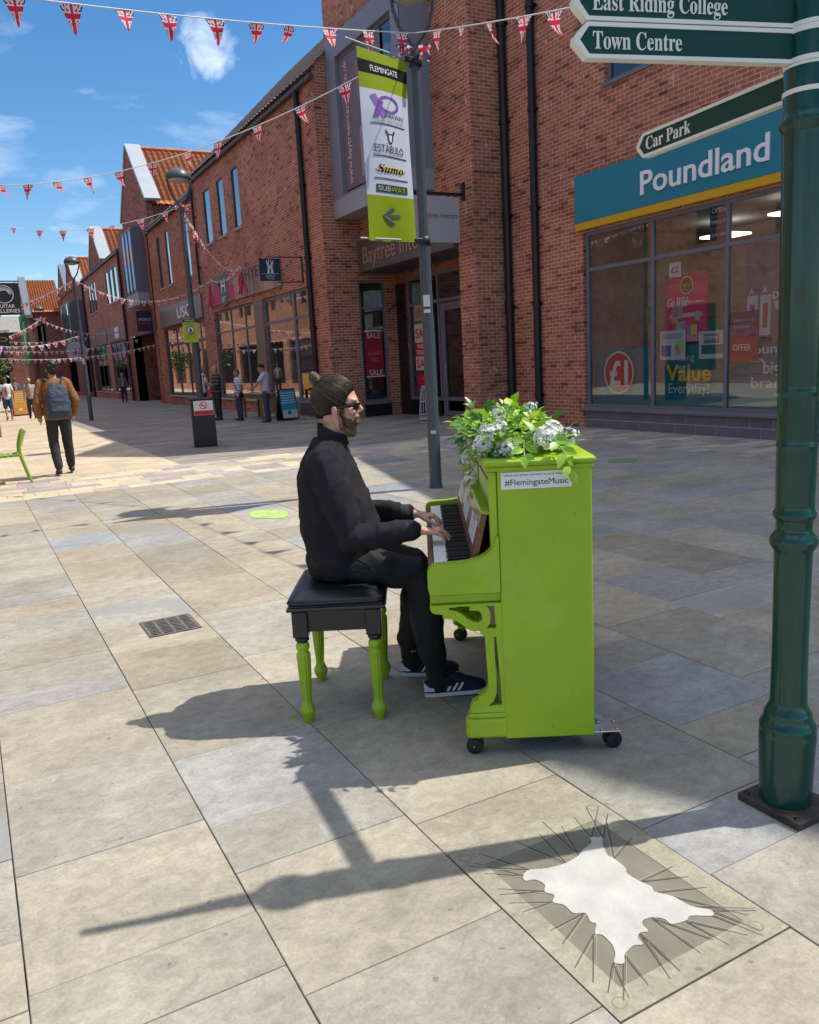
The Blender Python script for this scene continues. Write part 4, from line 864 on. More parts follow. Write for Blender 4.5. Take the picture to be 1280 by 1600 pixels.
m = PB(); m.box(-.376, -.347, .006, .05, .81, 1.127, .004); m.box(-.376, -.347, WT-.05, WT-.006, .81, 1.127, .004); m.box(-.362, -.352, .05, WT-.05, .86, 1.127, .003)
m.box(-.368, -.3625, .16, .66, .93, 1.07, .002); m.box(-.368, -.3625, .76, 1.26, .93, 1.07, .002); m.build('upper_panel', LIME2, piano)
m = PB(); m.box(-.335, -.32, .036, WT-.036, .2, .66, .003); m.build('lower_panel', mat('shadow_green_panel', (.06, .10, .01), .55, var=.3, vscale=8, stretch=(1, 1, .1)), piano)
m = PB(); m.box(-.612, -.34, .02, WT-.02, .628, .668, .006); m.build('key_bed', LIME2, piano)
def cheek(w0, w1):
    q = [(-.612, .671), (-.618, .70), (-.618, .752), (-.612, .772), (-.598, .783), (-.575, .787), (-.50, .789), (-.46, .793), (-.425, .803), (-.397, .817), (-.375, .837), (-.362, .858), (-.356, .885), (-.3465, .885), (-.3465, .671)]
    m = PB(); m.prism(q, lambda u, v, d: (u, d, v), w0, w1); return m.build('key_cheek', LIME, piano)
cheek(-.003, .05); cheek(WT-.05, WT+.003)
# scrolled brackets under the key bed, cut through
OUT = [(-.612, .626), (-.612, .612), (-.606, .602), (-.593, .596), (-.566, .593), (-.565, .577), (-.535, .574), (-.512, .563), (-.493, .548), (-.474, .531), (-.459, .524), (-.427, .521), (-.426, .512), (-.409, .498), (-.407, .457), (-.406, .394), (-.403, .331), (-.404, .288), (-.415, .268), (-.44, .254), (-.443, .239), (-.463, .232), (-.471, .213), (-.476, .203), (-.336, .203), (-.336, .626)]
H1 = [(-.543, .620), (-.526, .619), (-.508, .622), (-.461, .621), (-.463, .604), (-.448, .603), (-.428, .6), (-.415, .583), (-.418, .563), (-.432, .552), (-.454, .555), (-.477, .57), (-.494, .587), (-.515, .6), (-.544, .608)]
H2 = [(-.408, .620), (-.369, .620), (-.365, .525), (-.407, .528), (-.391, .551), (-.388, .584), (-.395, .609)]
H3 = [(-.379, .497), (-.367, .496), (-.360, .371), (-.353, .215), (-.415, .213), (-.39, .232), (-.376, .266), (-.374, .308), (-.377, .393)]
def cut_sheet(loops, ext, bev=0.):
    """outline with holes -> mesh data (2-D filled curve with thickness)"""
    cu = bpy.data.curves.new('fretwork', 'CURVE'); cu.dimensions = '2D'; cu.fill_mode = 'BOTH'; cu.extrude = ext; cu.bevel_depth = bev
    for lp in loops:
        s_ = cu.splines.new('POLY'); s_.points.add(len(lp)-1); s_.use_cyclic_u = True
        for p, q in zip(s_.points, lp): p.co = (q[0], q[1], 0, 1)
    o = bpy.data.objects.new('fretwork', cu); COL.objects.link(o)
    me = o.evaluated_get(bpy.context.evaluated_depsgraph_get()).to_mesh(); vs = [tuple(v.co) for v in me.vertices]; fs = [list(p.vertices) for p in me.polygons]
    bpy.data.objects.remove(o); bpy.data.curves.remove(cu); return vs, fs
BV, BF = cut_sheet([OUT, H1, H2, H3], .021, .002)
for wc in (.028, WT-.028):
    m = PB(); m.add([(x, wc+z, y) for x, y, z in BV], BF); m.build('bracket_leg', LIME2, piano)
    m = PB(); m.box(-.497, -.33, wc-.031, wc+.031, .082, .166, .012); m.box(-.486, -.33, wc-.028, wc+.028, .166, .186, .006); m.box(-.478, -.33, wc-.025, wc+.025, .186, .203, .004); m.build('toe_block', LIME2, piano)
m = PB(); m.box(-.340, -.318, .06, WT-.06, .09, .19, .004); m.build('plinth_rail', LIME2, piano)
m = PB(); m.box(-.614, -.594, .051, WT-.051, .672, .768, .004); m.box(-.594, -.44, .0515, .088, .672, .762, .003); m.box(-.594, -.44, WT-.088, WT-.0515, .672, .762, .003); m.build('key_slip', WOOD, piano)
# keys
kw = (WT-.18)/52
m = PB(); m.box(-.590, -.442, .0905, .0905+kw-.0011, .735, .772, .0016); k0 = m.build('white_key', IVORY, piano)
for i in range(1, 52):
    o = k0.copy(); COL.objects.link(o); o.parent = piano; o.location = WA*(kw*i)
m = PB(); m.prism([(-.540, .7725), (-.534, .7835), (-.442, .7845), (-.442, .7725)], lambda u, v, d: (u, d, v), .0905+kw*.68, .0905+kw*1.27); b0 = m.build('black_key', EBONY, piano); nb = 0
for i in range(51):
    if (i+3) % 7 in (1, 4): continue
    nb += 1
    if i == 0: continue
    o = b0.copy(); COL.objects.link(o); o.parent = piano; o.location = WA*(kw*i)
m = PB(); m.box(-.4418, -.432, .09, WT-.09, .74, .790, .002)
m.build('felt_strip', mat('red_felt', (.25, .012, .02), .95), piano)
# fallboard tilted back, three printed sheets on it
def desk(u, t, w):  # u up the slope, t thickness
    d = Vector((.043, .0, .175)).normalized(); n = Vector((-d.z, 0, d.x)); p = Vector((-.447, w, .786))+d*u+n*t; return (p.x, p.y, p.z)
m = PB()
def dbox(m, u0, u1, t0, t1, w0, w1, mi=0, col=None):
    vs = [desk(u, t, w) for u in (u0, u1) for t in (t0, t1) for w in (w0, w1)]
    m.add(vs, [(0, 1, 3, 2), (4, 6, 7, 5), (0, 4, 5, 1), (2, 3, 7, 6), (0, 2, 6, 4), (1, 5, 7, 3)], False, mi, col)
dbox(m, 0, .183, -.022, 0, .056, WT-.056); dbox(m, .02, .03, .0, .004, .06, WT-.06); fb = m.build('fallboard', WOOD, piano)
m = PB(); dbox(m, .1835, .196, -.05, .004, .054, WT-.054); m.build('fallboard_edge', LIME2, fb)
for k, (w0, w1) in enumerate(((.13, .40), (.58, .86), (1.02, 1.29))):
    m = PB(); dbox(m, .045, .135, .0005, .0015, w0, w1, 0, (.68, .68, .72))
    rr = random.Random(k)
    for r_ in range(7):
        u = .058+r_*.010; a = w0+.03; b_ = w1-.03-rr.uniform(0, .06); dbox(m, u, u+.0032, .0016, .0018, a, b_, 0, (.25, .25, .32))
    dbox(m, .122, .130, .0016, .0019, w0+.07, w1-.07, 0, (.15, .15, .2)); m.build('paper_notice', PRINT, fb)
# hashtag label on the near end
m = PB(); m.box(-.331, -.073, -.0022, -.0004, 1.060, 1.122, 0, col=(.78, .78, .76)); 
ML = PM @ Matrix(((1, 0, 0, -.318), (0, 0, -1, -.0024), (0, 1, 0, 1.074), (0, 0, 0, 1)))
m2 = MB(); m2.text('#FlemingateMusic', ML, .0235, .0006, width=.232, bold=.0, col=(.02, .02, .03)); m2.text('upload your photos and videos to social media using', PM @ Matrix(((1, 0, 0, -.32), (0, 0, -1, -.0024), (0, 1, 0, 1.108), (0, 0, 0, 1))), .0085, .0005, width=.24, col=(.1, .1, .12))
lb = m.build('paper_label', PRINT, piano); m2.build('lettering', PRINT, lb)
# castors
def castor(a, w, ang, plate):
    m = PB(); ca, sa = math.cos(ang), math.sin(ang)
    c = (a+ca*.018, w+sa*.018, .033)
    R = Matrix.Translation(c) @ Matrix.Rotation(ang, 4, 'Z')
    mm = MB(PM @ R)
    for s_ in (-.016, .016): mm.lathe([(.006, -.009), (.024, -.009), (.032, -.006), (.033, 0), (.032, .006), (.024, .009), (.006, .009)], (0, s_, 0), 20, axis='y')
    cs = mm.build('castor', RUB, piano)
    mm = MB(PM @ R); mm.box(-.02, .016, -.006, .006, .0, .05, .003); mm.lathe([(.001, .038), (.024, .038), (.024, .046), (.001, .046)], (-.018, 0, 0), 16); mm.tube([(0, -.03, 0), (0, .03, 0)], .004, 8); mm.build('fork', LIME2 if not plate else BLACK, cs)
    if plate:
        mm = PB(); mm.box(-.004, .105, w-.05, w+.05, .082, .088, .002); mm.prism([(.0005, .088), (.095, .088), (.06, .098), (.02, .125), (.0005, .16)], lambda u, v, d: (u, d, v), w+.044, w+.05)
        for q in (.03, .09):
            for ww in (w-.035, w+.03): mm.lathe([(.001, .088), (.007, .088), (.007, .093), (.001, .094)], (q, ww, 0), 8)
        mm.build('mounting_plate', STEEL, cs)
castor(-.445, .057, PI*.93, False); castor(.062, .057, .3, True); castor(-.445, WT-.057, PI*.8, False); castor(.062, WT-.057, .5, True)

# ------------------------------------------------------------------ artificial flowers on the lid
FG = thing('flower_garland', 'mound of bright green leaves with white and pale blue artificial flowers', 'flowers', pw(-.19, .7, 1.173))
rf = random.Random(5)
LEAFC = [(.20, .38, .02), (.30, .48, .03), (.40, .56, .05), (.08, .22, .03), (.11, .27, .05), (.05, .15, .035), (.38, .52, .07), (.20, .38, .05)]
def leaf(m, p, d, n, L_, wd_, col, curl=.2):
    d = d.normalized(); s_ = d.cross(n); 
    if s_.length < 1e-4: s_ = d.cross(Vector((1, 0, .3)))
    s_.normalize(); n = s_.cross(d)
    def q(t, s2, h): return p+d*(L_*t)+s_*(wd_*s2)+n*(L_*(h-curl*t*t))
    vs = [q(0, 0, 0), q(.3, -.42, .06), q(.3, 0, 0), q(.3, .42, .06), q(.62, -.45, .07), q(.62, 0, 0), q(.62, .45, .07), q(1, 0, -.02)]
    m.add(vs, [(0, 2, 1), (0, 3, 2), (1, 2, 5, 4), (2, 3, 6, 5), (4, 5, 7), (5, 6, 7)], True, 0, col)
LEAF = attr_mat('waxy_leaf', .35, .5, .12, 30, transl=.3); PETAL = attr_mat('silk_petal', .7, .2, .06, 40, transl=.25)
def hgt(a, w):
    e = max(0, 1-((a+.20)/.24)**2)*max(0, 1-((w-.70)/.76)**4); return 1.176+.075*e**.6*(1.05 if w > .35 else .85)
m = PB()
for i in range(250):
    w = rf.uniform(.08, 1.2); a = rf.uniform(-.37, -.09)
    if rf.random() < .25: a = rf.uniform(-.39, -.33)
    p0 = Vector((a, w, hgt(a, w)-rf.uniform(0, .05)))
    if p0.z < 1.18: p0.z = 1.18
    out = Vector(((a+.24)*1.5, (w-.7)*.4, .12))+Vector((rf.uniform(-1, 1), rf.uniform(-1, 1), rf.uniform(-.2, .55)))*.55
    out.normalize(); L_ = rf.uniform(.04, .09); col = rf.choice(LEAFC); kk = rf.uniform(.8, 1.25); col = tuple(c*kk for c in col)
    big = rf.random() < .45
    for j in range(5):
        t = j/4; c = p0+out*L_*t; side = out.cross(Vector((0, 0, 1))).normalized()*(1 if j % 2 else -1)
        dd = out*.7+side*(.9 if j < 4 else 0)+Vector((0, 0, rf.uniform(-.2, .35)))
        leaf(m, c, dd, Vector((rf.uniform(-.4, .4), rf.uniform(-.4, .4), 1)), rf.uniform(.045, .068)*(1.2 if big else .8), rf.uniform(.028, .042)*(1.15 if big else .65), col, rf.uniform(.05, .5))
# trailing sprays: over the keyboard corner and down the near end
def spray(m, pts, n, col, L_=.055, wd_=.03):
    P_ = [Vector(p) for p in pts]
    m.tube(P_, .0025, 5, col=(.35, .42, .08))
    for i in range(n):
        t = (i+.5)/n*(len(P_)-1); k = int(t); p = P_[k].lerp(P_[k+1], t-k); d = (P_[k+1]-P_[k]).normalized()
        s_ = d.cross(Vector((0.3, -.5, 1))).normalized()*(1 if i % 2 else -1)
        leaf(m, p, d*.6+s_, Vector((-.3, -1, .4)), L_*rf.uniform(.8, 1.15), wd_, tuple(c*rf.uniform(.85, 1.15) for c in col), .15)
    leaf(m, P_[-1], P_[-1]-P_[-2], Vector((-.3, -1, .4)), L_, wd_, col, .1)
spray(m, [(-.16, .12, 1.25), (-.13, .02, 1.235), (-.105, -.035, 1.19), (-.085, -.045, 1.13)], 8, (.30, .48, .05), .062, .034)
spray(m, [(-.22, .15, 1.24), (-.24, .03, 1.22), (-.245, -.02, 1.18)], 5, (.26, .45, .05))
spray(m, [(-.36, .2, 1.24), (-.42, .2, 1.20), (-.435, .21, 1.12), (-.43, .22, 1.03)], 9, (.25, .42, .06), .045, .02)
spray(m, [(-.38, .55, 1.22), (-.43, .55, 1.17), (-.435, .56, 1.10)], 6, (.2, .4, .05), .045, .022)
for i in range(26):   # grassy blades
    w = rf.uniform(.5, 1.2); a = rf.uniform(-.3, -.05); p = Vector((a, w, hgt(a, w)-.02)); d = Vector((rf.uniform(-.7, .7), rf.uniform(-.7, .7), 1)); 
    leaf(m, p, d, Vector((d.y, -d.x, .2)), rf.uniform(.07, .12), .008, rf.choice(LEAFC[:3]), rf.uniform(.2, .9))
m.build('foliage', LEAF, FG)
def flower_head(c, r, n, cols, nm='flower_head'):
    m = PB(); c = Vector(c)
    for i in range(n):
        v = Vector((rf.gauss(0, 1), rf.gauss(0, 1), rf.gauss(0, 1)+.35)).normalized(); p = c+v*r*rf.uniform(.55, 1)
        u_ = v.cross(Vector((.3, .2, 1))).normalized(); t_ = v.cross(u_); col = tuple(x*rf.uniform(.88, 1.05) for x in rf.choice(cols)); ps = r*rf.uniform(.2, .31); a0 = rf.uniform(0, 6)
        for k in range(4):
            a = a0+k*PI/2; d = u_*math.cos(a)+t_*math.sin(a); s_ = u_*-math.sin(a)+t_*math.cos(a)
            m.add([p, p+d*ps*.5+s_*ps*.42+v*ps*.1, p+d*ps+v*ps*.22, p+d*ps*.5-s_*ps*.42+v*ps*.1], [(0, 1, 2, 3)], True, 0, col)
    m.build(nm, PETAL, FG)
WHT = [(.80, .80, .76), (.74, .77, .70), (.82, .82, .82)]; BLU = [(.60, .68, .80), (.72, .76, .82), (.80, .82, .82)]
for c, r in (((-.35, .22, 1.235), .055), ((-.38, .12, 1.205), .05), ((-.40, .40, 1.205), .05), ((-.15, .07, 1.230), .055), ((-.12, .13, 1.255), .045), ((-.30, .33, 1.25), .04), ((-.42, .26, 1.15), .042), ((-.42, .75, 1.19), .045), ((-.30, .07, 1.20), .04), ((-.43, .2, 1.08), .03)): flower_head(c, r, 78, WHT)
for c, r in (((-.06, .06, 1.235), .035), ((-.28, .55, 1.29), .04), ((-.13, .62, 1.31), .035), ((-.41, .95, 1.2), .035), ((-.33, .06, 1.19), .028)): flower_head(c, r, 22, BLU)

# ------------------------------------------------------------------ stool
ST = thing('piano_stool', 'square stool with black padded seat and fluted lime green legs', 'stool', pw(-1.02, .65, 0))
m = PB(); m.box(-1.232, -.808, .375, .925, .512, .527, .004); m.box(-1.224, -.816, .383, .917, .5275, .536, .003); m.build('seat_board', mat('black_lacquer', (.016, .016, .018), .28, var=.1), ST)
m = PB(); m.box(-1.18, -.86, .40, .418, .415, .511, .003); m.box(-1.18, -.86, .882, .90, .415, .511, .003); m.box(-1.2, -1.182, .42, .88, .415, .511, .003); m.box(-.858, -.84, .42, .88, .415, .511, .003); m.build('apron', MATS['black_lacquer'], ST)
m = PB(); n = 14; g_ = []
for i in range(n+1):
    row = []
    for j in range(n+1):
        u, v = -1+2*i/n, -1+2*j/n; e = (1-abs(u)**5)*(1-abs(v)**5); e = max(e, 0)
        row.append((-1.02+u*.205*(1-.02*abs(v)**3), .65+v*.268*(1-.02*abs(u)**3), .562+.036*e**.45-.012*math.exp(-((u)**2+(v)**2)*3)))
    g_.append(row)
m.loft(g_, True, 0, None, False, False)
per = [(i, 0) for i in range(n)]+[(n, j) for j in range(n)]+[(i, n) for i in range(n, 0, -1)]+[(0, j) for j in range(n, 0, -1)]
r0 = [g_[i][j] for i, j in per]; r1 = [(p[0]+(p[0]+1.02)*.03, p[1]+(p[1]-.65)*.03, .553) for p in r0]; r2 = [(p[0], p[1], .539) for p in r0]
m.loft([r0, r1, r2], True, 0, None, False); m.build('cushion', mat('black_leather', (.012, .012, .018), .32, var=.15, vscale=9, bump=.12, bscale=120), ST)
def sleg(a, w):
    m = PB(); m.box(a-.034, a+.034, w-.034, w+.034, .395, .511, .004); m.lathe([(.024, .395), (.031, .385), (.031, .377), (.022, .368)], (a, w, 0), 24)
    up = m.build('leg', MATS['black_lacquer'], ST)
    m = PB(); m.lathe([(.022, .368), (.027, .362), (.030, .350), (.029, .338), (.023, .330), (.025, .322), (.031, .312)], (a, w, 0), 24)
    m.lathe([(.031, .312), (.0305, .29), (.029, .24), (.0255, .17), (.0215, .115), (.0205, .095), (.024, .08), (.030, .066)], (a, w, 0), 60, flute=lambda t, z: 1-.22*max(0, 1-abs(math.sin(t*5.5))*2.2))
    m.lathe([(.030, .066), (.034, .058), (.034, .046), (.029, .03), (.021, .012), (.020, 0)], (a, w, 0), 24); m.build('turned_leg', LIME2, up)
for a in (-1.178, -.862):
    for w in (.415, .885): sleg(a, w)

# ------------------------------------------------------------------ pianist
SKIN = mat('skin', (.56, .315, .225), .5, var=.1, vscale=18, bump=.04, bscale=180)
FLEECE = mat('black_fleece', (.021, .0195, .024), .95, var=.2, vscale=14, bump=.25, bscale=220, spec=.15)
TROU = mat('black_trousers', (.020, .021, .023), .8, var=.25, vscale=8, bump=.12, bscale=160, spec=.25)
HAIR = mat('brown_hair', (.036, .021, .014), .38, var=.45, vscale=4, stretch=(1, 1, 1), spec=.45)
BEARD = mat('beard_hair', (.135, .068, .042), .85, var=.6, vscale=120, bump=.5, bscale=220)
PP = thing('person', 'man with a hair bun in black fleece and sunglasses seated playing the piano', 'person', pw(-1.0, .68, 0))
WC = .68
m = PB()
m.ball((-.990, WC, 1.408), (.097, .076, .095), 24, 16)
m.limb([(-.942, WC, 1.40), (-.936, WC, 1.33), (-.938, WC, 1.262)], [(.064, .056), (.058, .050), (.040, .036)], 16)
m.ball((-.932, WC, 1.248), (.027, .030, .024))
for s_ in (-1, 1):
    m.limb([(-.985, WC+s_*.060, 1.318), (-.97, WC+s_*.055, 1.275), (-.935, WC+s_*.018, 1.247)], [.022, .022, .022])
    m.ball((-.914, WC+s_*.044, 1.342), (.022, .024, .022)); m.ball((-.900, WC+s_*.026, 1.393), (.017, .030, .011))
    m.ball((-.903, WC+s_*.031, 1.368), (.014, .016, .012))
    m.limb([(-.985, WC+s_*.077, 1.322), (-.990, WC+s_*.083, 1.345), (-.989, WC+s_*.084, 1.365)], [(.012, .008), (.019, .007), (.015, .007)])
m.limb([(-.889, WC, 1.385), (-.879, WC, 1.362), (-.870, WC, 1.347)], [.0085, .0105, .0118]); m.ball((-.882, WC, 1.339), (.012, .0165, .008))
m.ball((-.892, WC, 1.303), (.011, .024, .0065)); m.ball((-.893, WC, 1.290), (.011, .021, .0065)); m.ball((-.893, WC, 1.316), (.014, .026, .014))
m.limb([(-1.015, WC, 1.12), (-1.010, WC, 1.22), (-.995, WC, 1.32)], [(.062, .060), (.057, .056), (.056, .056)], 16)
m.ball((-.949, WC, 1.222), (.014, .014, .018))
m.limb([(-1.03, WC, .66), (-1.03, WC, .85), (-1.045, WC, 1.08)], [(.09, .08), (.09, .08), (.10, .055)], 16)
ARM = {-1: [(-1.035, .50, 1.12), (-.935, .452, .805), (-.668, .425, .836), (-.642, .425, .833)], 1: [(-1.035, .865, 1.12), (-.925, .905, .838), (-.695, .775, .846), (-.665, .765, .842)]}
for s_ in (-1, 1):
    A_ = ARM[s_]; m.limb(A_, [.035, .032, .026, .024])
    w = A_[3]; kn = (-.588, w[1]+.004*s_, .826) if s_ < 0 else (-.612, w[1]-.01, .832)
    fwd = (Vector(kn)-Vector(w)).normalized(); lat = Vector((0, 1, 0))
    # palm: broad flat limb
    m.limb([w, Vector(w).lerp(Vector(kn), .5), kn], [(.024, .018), (.034, .0155), (.041, .0125)], 14)
    th = -s_          # the thumb lies on the inner side
    specs = [(.030, .074, 0), (.0105, .084, 1), (-.0095, .078, 2), (-.029, .060, 3)]
    for off, ln, k in specs:
        b_ = Vector(kn)+lat*(off*th)+fwd*(-.006); dr_ = (fwd+lat*(off*th*2.2)).normalized()
        lift = (.010, .012, .010, .004)[k] if s_ < 0 else (.008, .010, .009, .006)[k]; drop = .037 if s_ < 0 else .042
        m.limb([b_, b_+dr_*ln*.45+Vector((0, 0, lift)), b_+dr_*ln*.76+Vector((0, 0, lift-.014)), b_+dr_*ln*.95+Vector((0, 0, lift-drop+(.006 if k == 1 else 0)))], [.0092, .0086, .0078, .0066], 10)
    b_ = Vector(w)+fwd*.022+lat*(.022*th)
    m.limb([b_, b_+fwd*.022+lat*(.024*th)+Vector((0, 0, -.008)), b_+fwd*.056+lat*(.030*th)+Vector((0, 0, -.019)), b_+fwd*.078+lat*(.026*th)+Vector((0, 0, -.030))], [.013, .0115, .0098, .0078], 10)
HIPR, HIPL = (-1.0, .59, .67), (-1.0, .77, .67); KNR, KNL = (-.655, .585, .600), (-.66, .80, .595); ANR, ANL = (-.607, .625, .105), (-.73, .895, .10)
for h, k, a in ((HIPR, KNR, ANR), (HIPL, KNL, ANL)): m.limb([h, k, a], [.06, .045, .036]); m.limb([a, (a[0]+.07, a[1], .045)], [.033, .022])
def sst(x): x = max(0., min(1., x)); return x*x*(3-2*x)
def stubble(p):     # p in piano axes: where the beard grows
    a, w, z = p; y = abs(w-WC)
    zc = 1.336-(a+.955)*.62 if a < -.905 else 1.3225
    zl = 1.236+(-.94-a)*.9
    q = sst((zc-z)/.014)*sst((z-zl+.006)/.016)*sst((a+.980)/.014)
    if a > -.8955 and abs(z-1.297) < .011 and y < .024: q *= .35
    q = max(q, .85*sst((a+.970)/.010)*sst((-.938-a)/.010)*sst((z-1.325)/.01)*sst((1.378-z)/.012)*(y > .045))
    nape = sst((1.318-z)/.03)*sst((z-1.272)/.02)*sst((-1.0-a)/.02)*.5      # shaved nape
    return max(q, nape)
SKINC = attr_mat('skin_tone', .5, .4, .09, 22, bump=.05, bscale=260); PMI = PM.inverted()
body = remesh(m, 'body', SKINC, PP, .0042, 3); bme = body.data; bca = bme.color_attributes.new('Col', 'FLOAT_COLOR', 'POINT'); bcol = []
for v in bme.vertices:
    p = PMI @ (v.co+PP.location); q = stubble(p)*(.72+.35*noise.noise(p*170)) if p.z > 1.2 and p.x < -.84 else 0; q = max(0, min(.92, q))
    red = .06*sst((p.x+.69)/.05) if p.z < 1 else (.05*(abs(p.y-WC) > .074)+.035*sst((p.x+.885)/.012))
    c0 = (.56+red*.3, .315-red*.4, .225-red*.4); c1 = (.085, .046, .028); bcol += [c0[k]*(1-q)+c1[k]*q for k in range(3)]+[1]
bca.data.foreach_set('color', bcol)
# beard: short hairs growing out of the stubble
rbd = random.Random(12); hb = PB(); bfaces = [f for f in bme.polygons if stubble(PMI @ (f.center+PP.location)) > .45 and (PMI @ (f.center+PP.location)).z > 1.2 and (PMI @ (f.center+PP.location)).x > -.985]
for i in range(2600):
    f = rbd.choice(bfaces); p = PMI @ (f.center+PP.location); n_ = PMI.to_3x3() @ f.normal; d = (n_*.75+Vector((.25, rbd.uniform(-.4, .4), -.9))).normalized(); ln = rbd.uniform(.003, .0075)*(1.35 if p.z < 1.262 else 1)
    q = rbd.random()**1.6; hb.tube([p-n_*.001, p+d*ln*.6+n_*.001, p+d*ln], [.0006, .0006, .0003], 3, True, 0, (.035+.16*q, .018+.075*q, .010+.04*q), False)
hb.build('beard', attr_mat('beard_hairs', .6, .25, .2, 60), PP)
# hair: swept back from the hairline into the bun
def hair_edge(x, z):
    lim = -.881 if z > 1.442 else (-.881-.036*(1.442-z)/.027 if z > 1.415 else -.917)
    low = z-1.300 if x < -1.003 else (z-1.346 if x > -.957 else z-1.368)
    return min(lim-x, low)
def hair_shell():
    N_, M_ = 220, 120; C_ = Vector((-.995, WC, 1.412)); rad = Vector((.106, .0835, .100)); bun = Vector((-1.075, WC, 1.465)); rows = []; sts = []
    for i in range(M_+1):
        row = []; strow = []
        for j in range(N_):
            t = PI*i/M_; ph = 2*PI*j/N_; d = Vector((math.sin(t)*math.cos(ph), math.sin(t)*math.sin(ph), math.cos(t)))
            p = Vector((C_.x+d.x*rad.x, C_.y+d.y*rad.y, C_.z+d.z*rad.z))
            # hairline: temple arc, then behind the ear to the nape
            edge = hair_edge(p.x, p.z)+.004*noise.noise(Vector((p.y*120, p.z*140, 3)))
            dv = (p-bun); ang = math.atan2(dv.y, dv.z-.3*dv.x)
            st = noise.noise(Vector((ang*11, 2.1, dv.length*4)))*.7+noise.noise(Vector((ang*48, 5.1, dv.length*6)))*.85
            strow.append(st); kz = max(0., min(1., edge/.03)); kz = kz*kz*(3-2*kz); q = C_+(p-C_)*(.935+.065*kz)+d*(st*.0016)
            if edge < -.002: q = C_+(p-C_)*.80
            row.append(q)
        rows.append(row); sts.append(strow)
    m = PB(); m.loft(rows, True, 0, None, False, True); return m, [x for r_ in sts for x in r_]
hr, hst = hair_shell(); HAIRC = attr_mat('brown_hair_strands', .42, .35, .3, 60); ho = hr.build('hair', HAIRC, PP)
ca = ho.data.color_attributes.new('Col', 'FLOAT_COLOR', 'POINT'); dcol = []
for x in hst: q = min(1, max(0, .3+x*.6)); dcol += [.010+.04*q*q, .006+.026*q*q, .004+.016*q*q, 1]
ca.data.foreach_set('color', dcol)
m = PB(); rows = []
for i in range(25):
    t = PI*(.02+.96*i/24)-PI/2; row = []
    for j in range(40):
        a = 2*PI*j/40; tw = math.sin(4*(a+t*1.6))*.10+.12*noise.noise(Vector((a*3, t*5, 1))); r = math.cos(t)*(1+tw)
        row.append((-1.073+.027*r*math.cos(a)-.014*math.sin(t), WC+.031*r*math.sin(a), 1.490+.042*math.sin(t)))
    rows.append(row)
m.loft(rows, True); m.build('bun', mat('light_brown_hair', (.085, .050, .030), .6, var=.4, vscale=60), ho)
# combed strands over the scalp, gathered at the bun, with a few loose hairs
rh = random.Random(8); hm = PB(); BUNP = Vector((-1.066, WC, 1.462)); HC = Vector((-.995, WC, 1.412)); HR = (.1065, .0842, .1005)
def scalp(d, k): return Vector((HC.x+d.x*HR[0]*k, HC.y+d.y*HR[1]*k, HC.z+d.z*HR[2]*k))
bd = Vector(((BUNP.x-HC.x)/HR[0], 0, (BUNP.z-HC.z)/HR[2])).normalized(); ns = 0
while ns < 2200:
    d0 = Vector((rh.gauss(0, 1), rh.gauss(0, 1), rh.gauss(0, 1))).normalized(); p = scalp(d0, 1)
    if hair_edge(p.x, p.z) < rh.uniform(-.007, .012): continue
    ns += 1; n_ = 9; k0 = 1.0+rh.uniform(-.004, .022); pts = []; loose = rh.random() < .05; wig = rh.uniform(-1, 1); ax = d0.cross(bd); ang_ = d0.angle(bd); t1 = rh.uniform(.5, 1.0)
    if ax.length < 1e-3: continue
    ax.normalize(); sid = rh.uniform(-.05, .05)
    for i in range(n_):
        t = i/(n_-1)*t1; d = d0.copy(); d.rotate(Matrix.Rotation(ang_*t*.97, 3, ax)); d = (d+ax*(sid*math.sin(PI*t)+.012*wig*math.sin(9*t))).normalized()
        kk = (k0-.05 if i == 0 else k0-.018 if i == 1 else k0)+(.05*math.sin(PI*t)*rh.random() if loose else 0); pts.append(scalp(d, kk))
    q = rh.random()**1.8; col = (.012+.15*q, .007+.098*q, .0045+.062*q)
    hm.tube(pts, [.0005]+[rh.uniform(.0008, .0015)]*(n_-2)+[.0005], 4, True, 0, col, False)
for i in range(420):      # the bun: hair coiled round itself
    a0 = rh.uniform(0, 6.28); ph = rh.uniform(-1.1, 1.1); pts = []
    for k in range(8):
        a = a0+k*.34; ph_ = ph+.13*k-.4; r = math.cos(max(-1.4, min(1.4, ph_)))*(1+.10*noise.noise(Vector((a*2, ph*3, 4)))+rh.uniform(-.03, .03)); pts.append((-1.073+.0285*r*math.cos(a)-.014*math.sin(ph_), WC+.0325*r*math.sin(a), 1.490+.044*math.sin(ph_)))
    q = rh.random()**1.5; hm.tube(pts, [.0005]+[.0013]*6+[.0005], 4, True, 0, (.02+.20*q, .012+.128*q, .007+.075*q), False)
for i in range(40):       # flyaways at the nape and the bun
    s_ = rh.uniform(-.05, .05); p = Vector((-1.075+rh.uniform(-.012, .012), WC+s_, 1.32+rh.uniform(-.02, .03))) if i % 2 else Vector((-1.075, WC+s_*.4, 1.50+rh.uniform(-.02, .03)))
    d = Vector((rh.uniform(-1, .1), rh.uniform(-.6, .6), rh.uniform(-.9, .4) if i % 2 else rh.uniform(-.2, 1))).normalized()*rh.uniform(.012, .032); hm.tube([p, p+d*.5+Vector((0, 0, .003)), p+d], [.0007, .0006, .0004], 3, True, 0, (.06, .038, .022), False)
hm.build('strands', HAIRC, ho)
m = PB(); m.lathe([(.020, -.006), (.024, 0), (.020, .006)], (-1.063, WC, 1.458), 16); m.build('hair_tie', BLACK, ho)
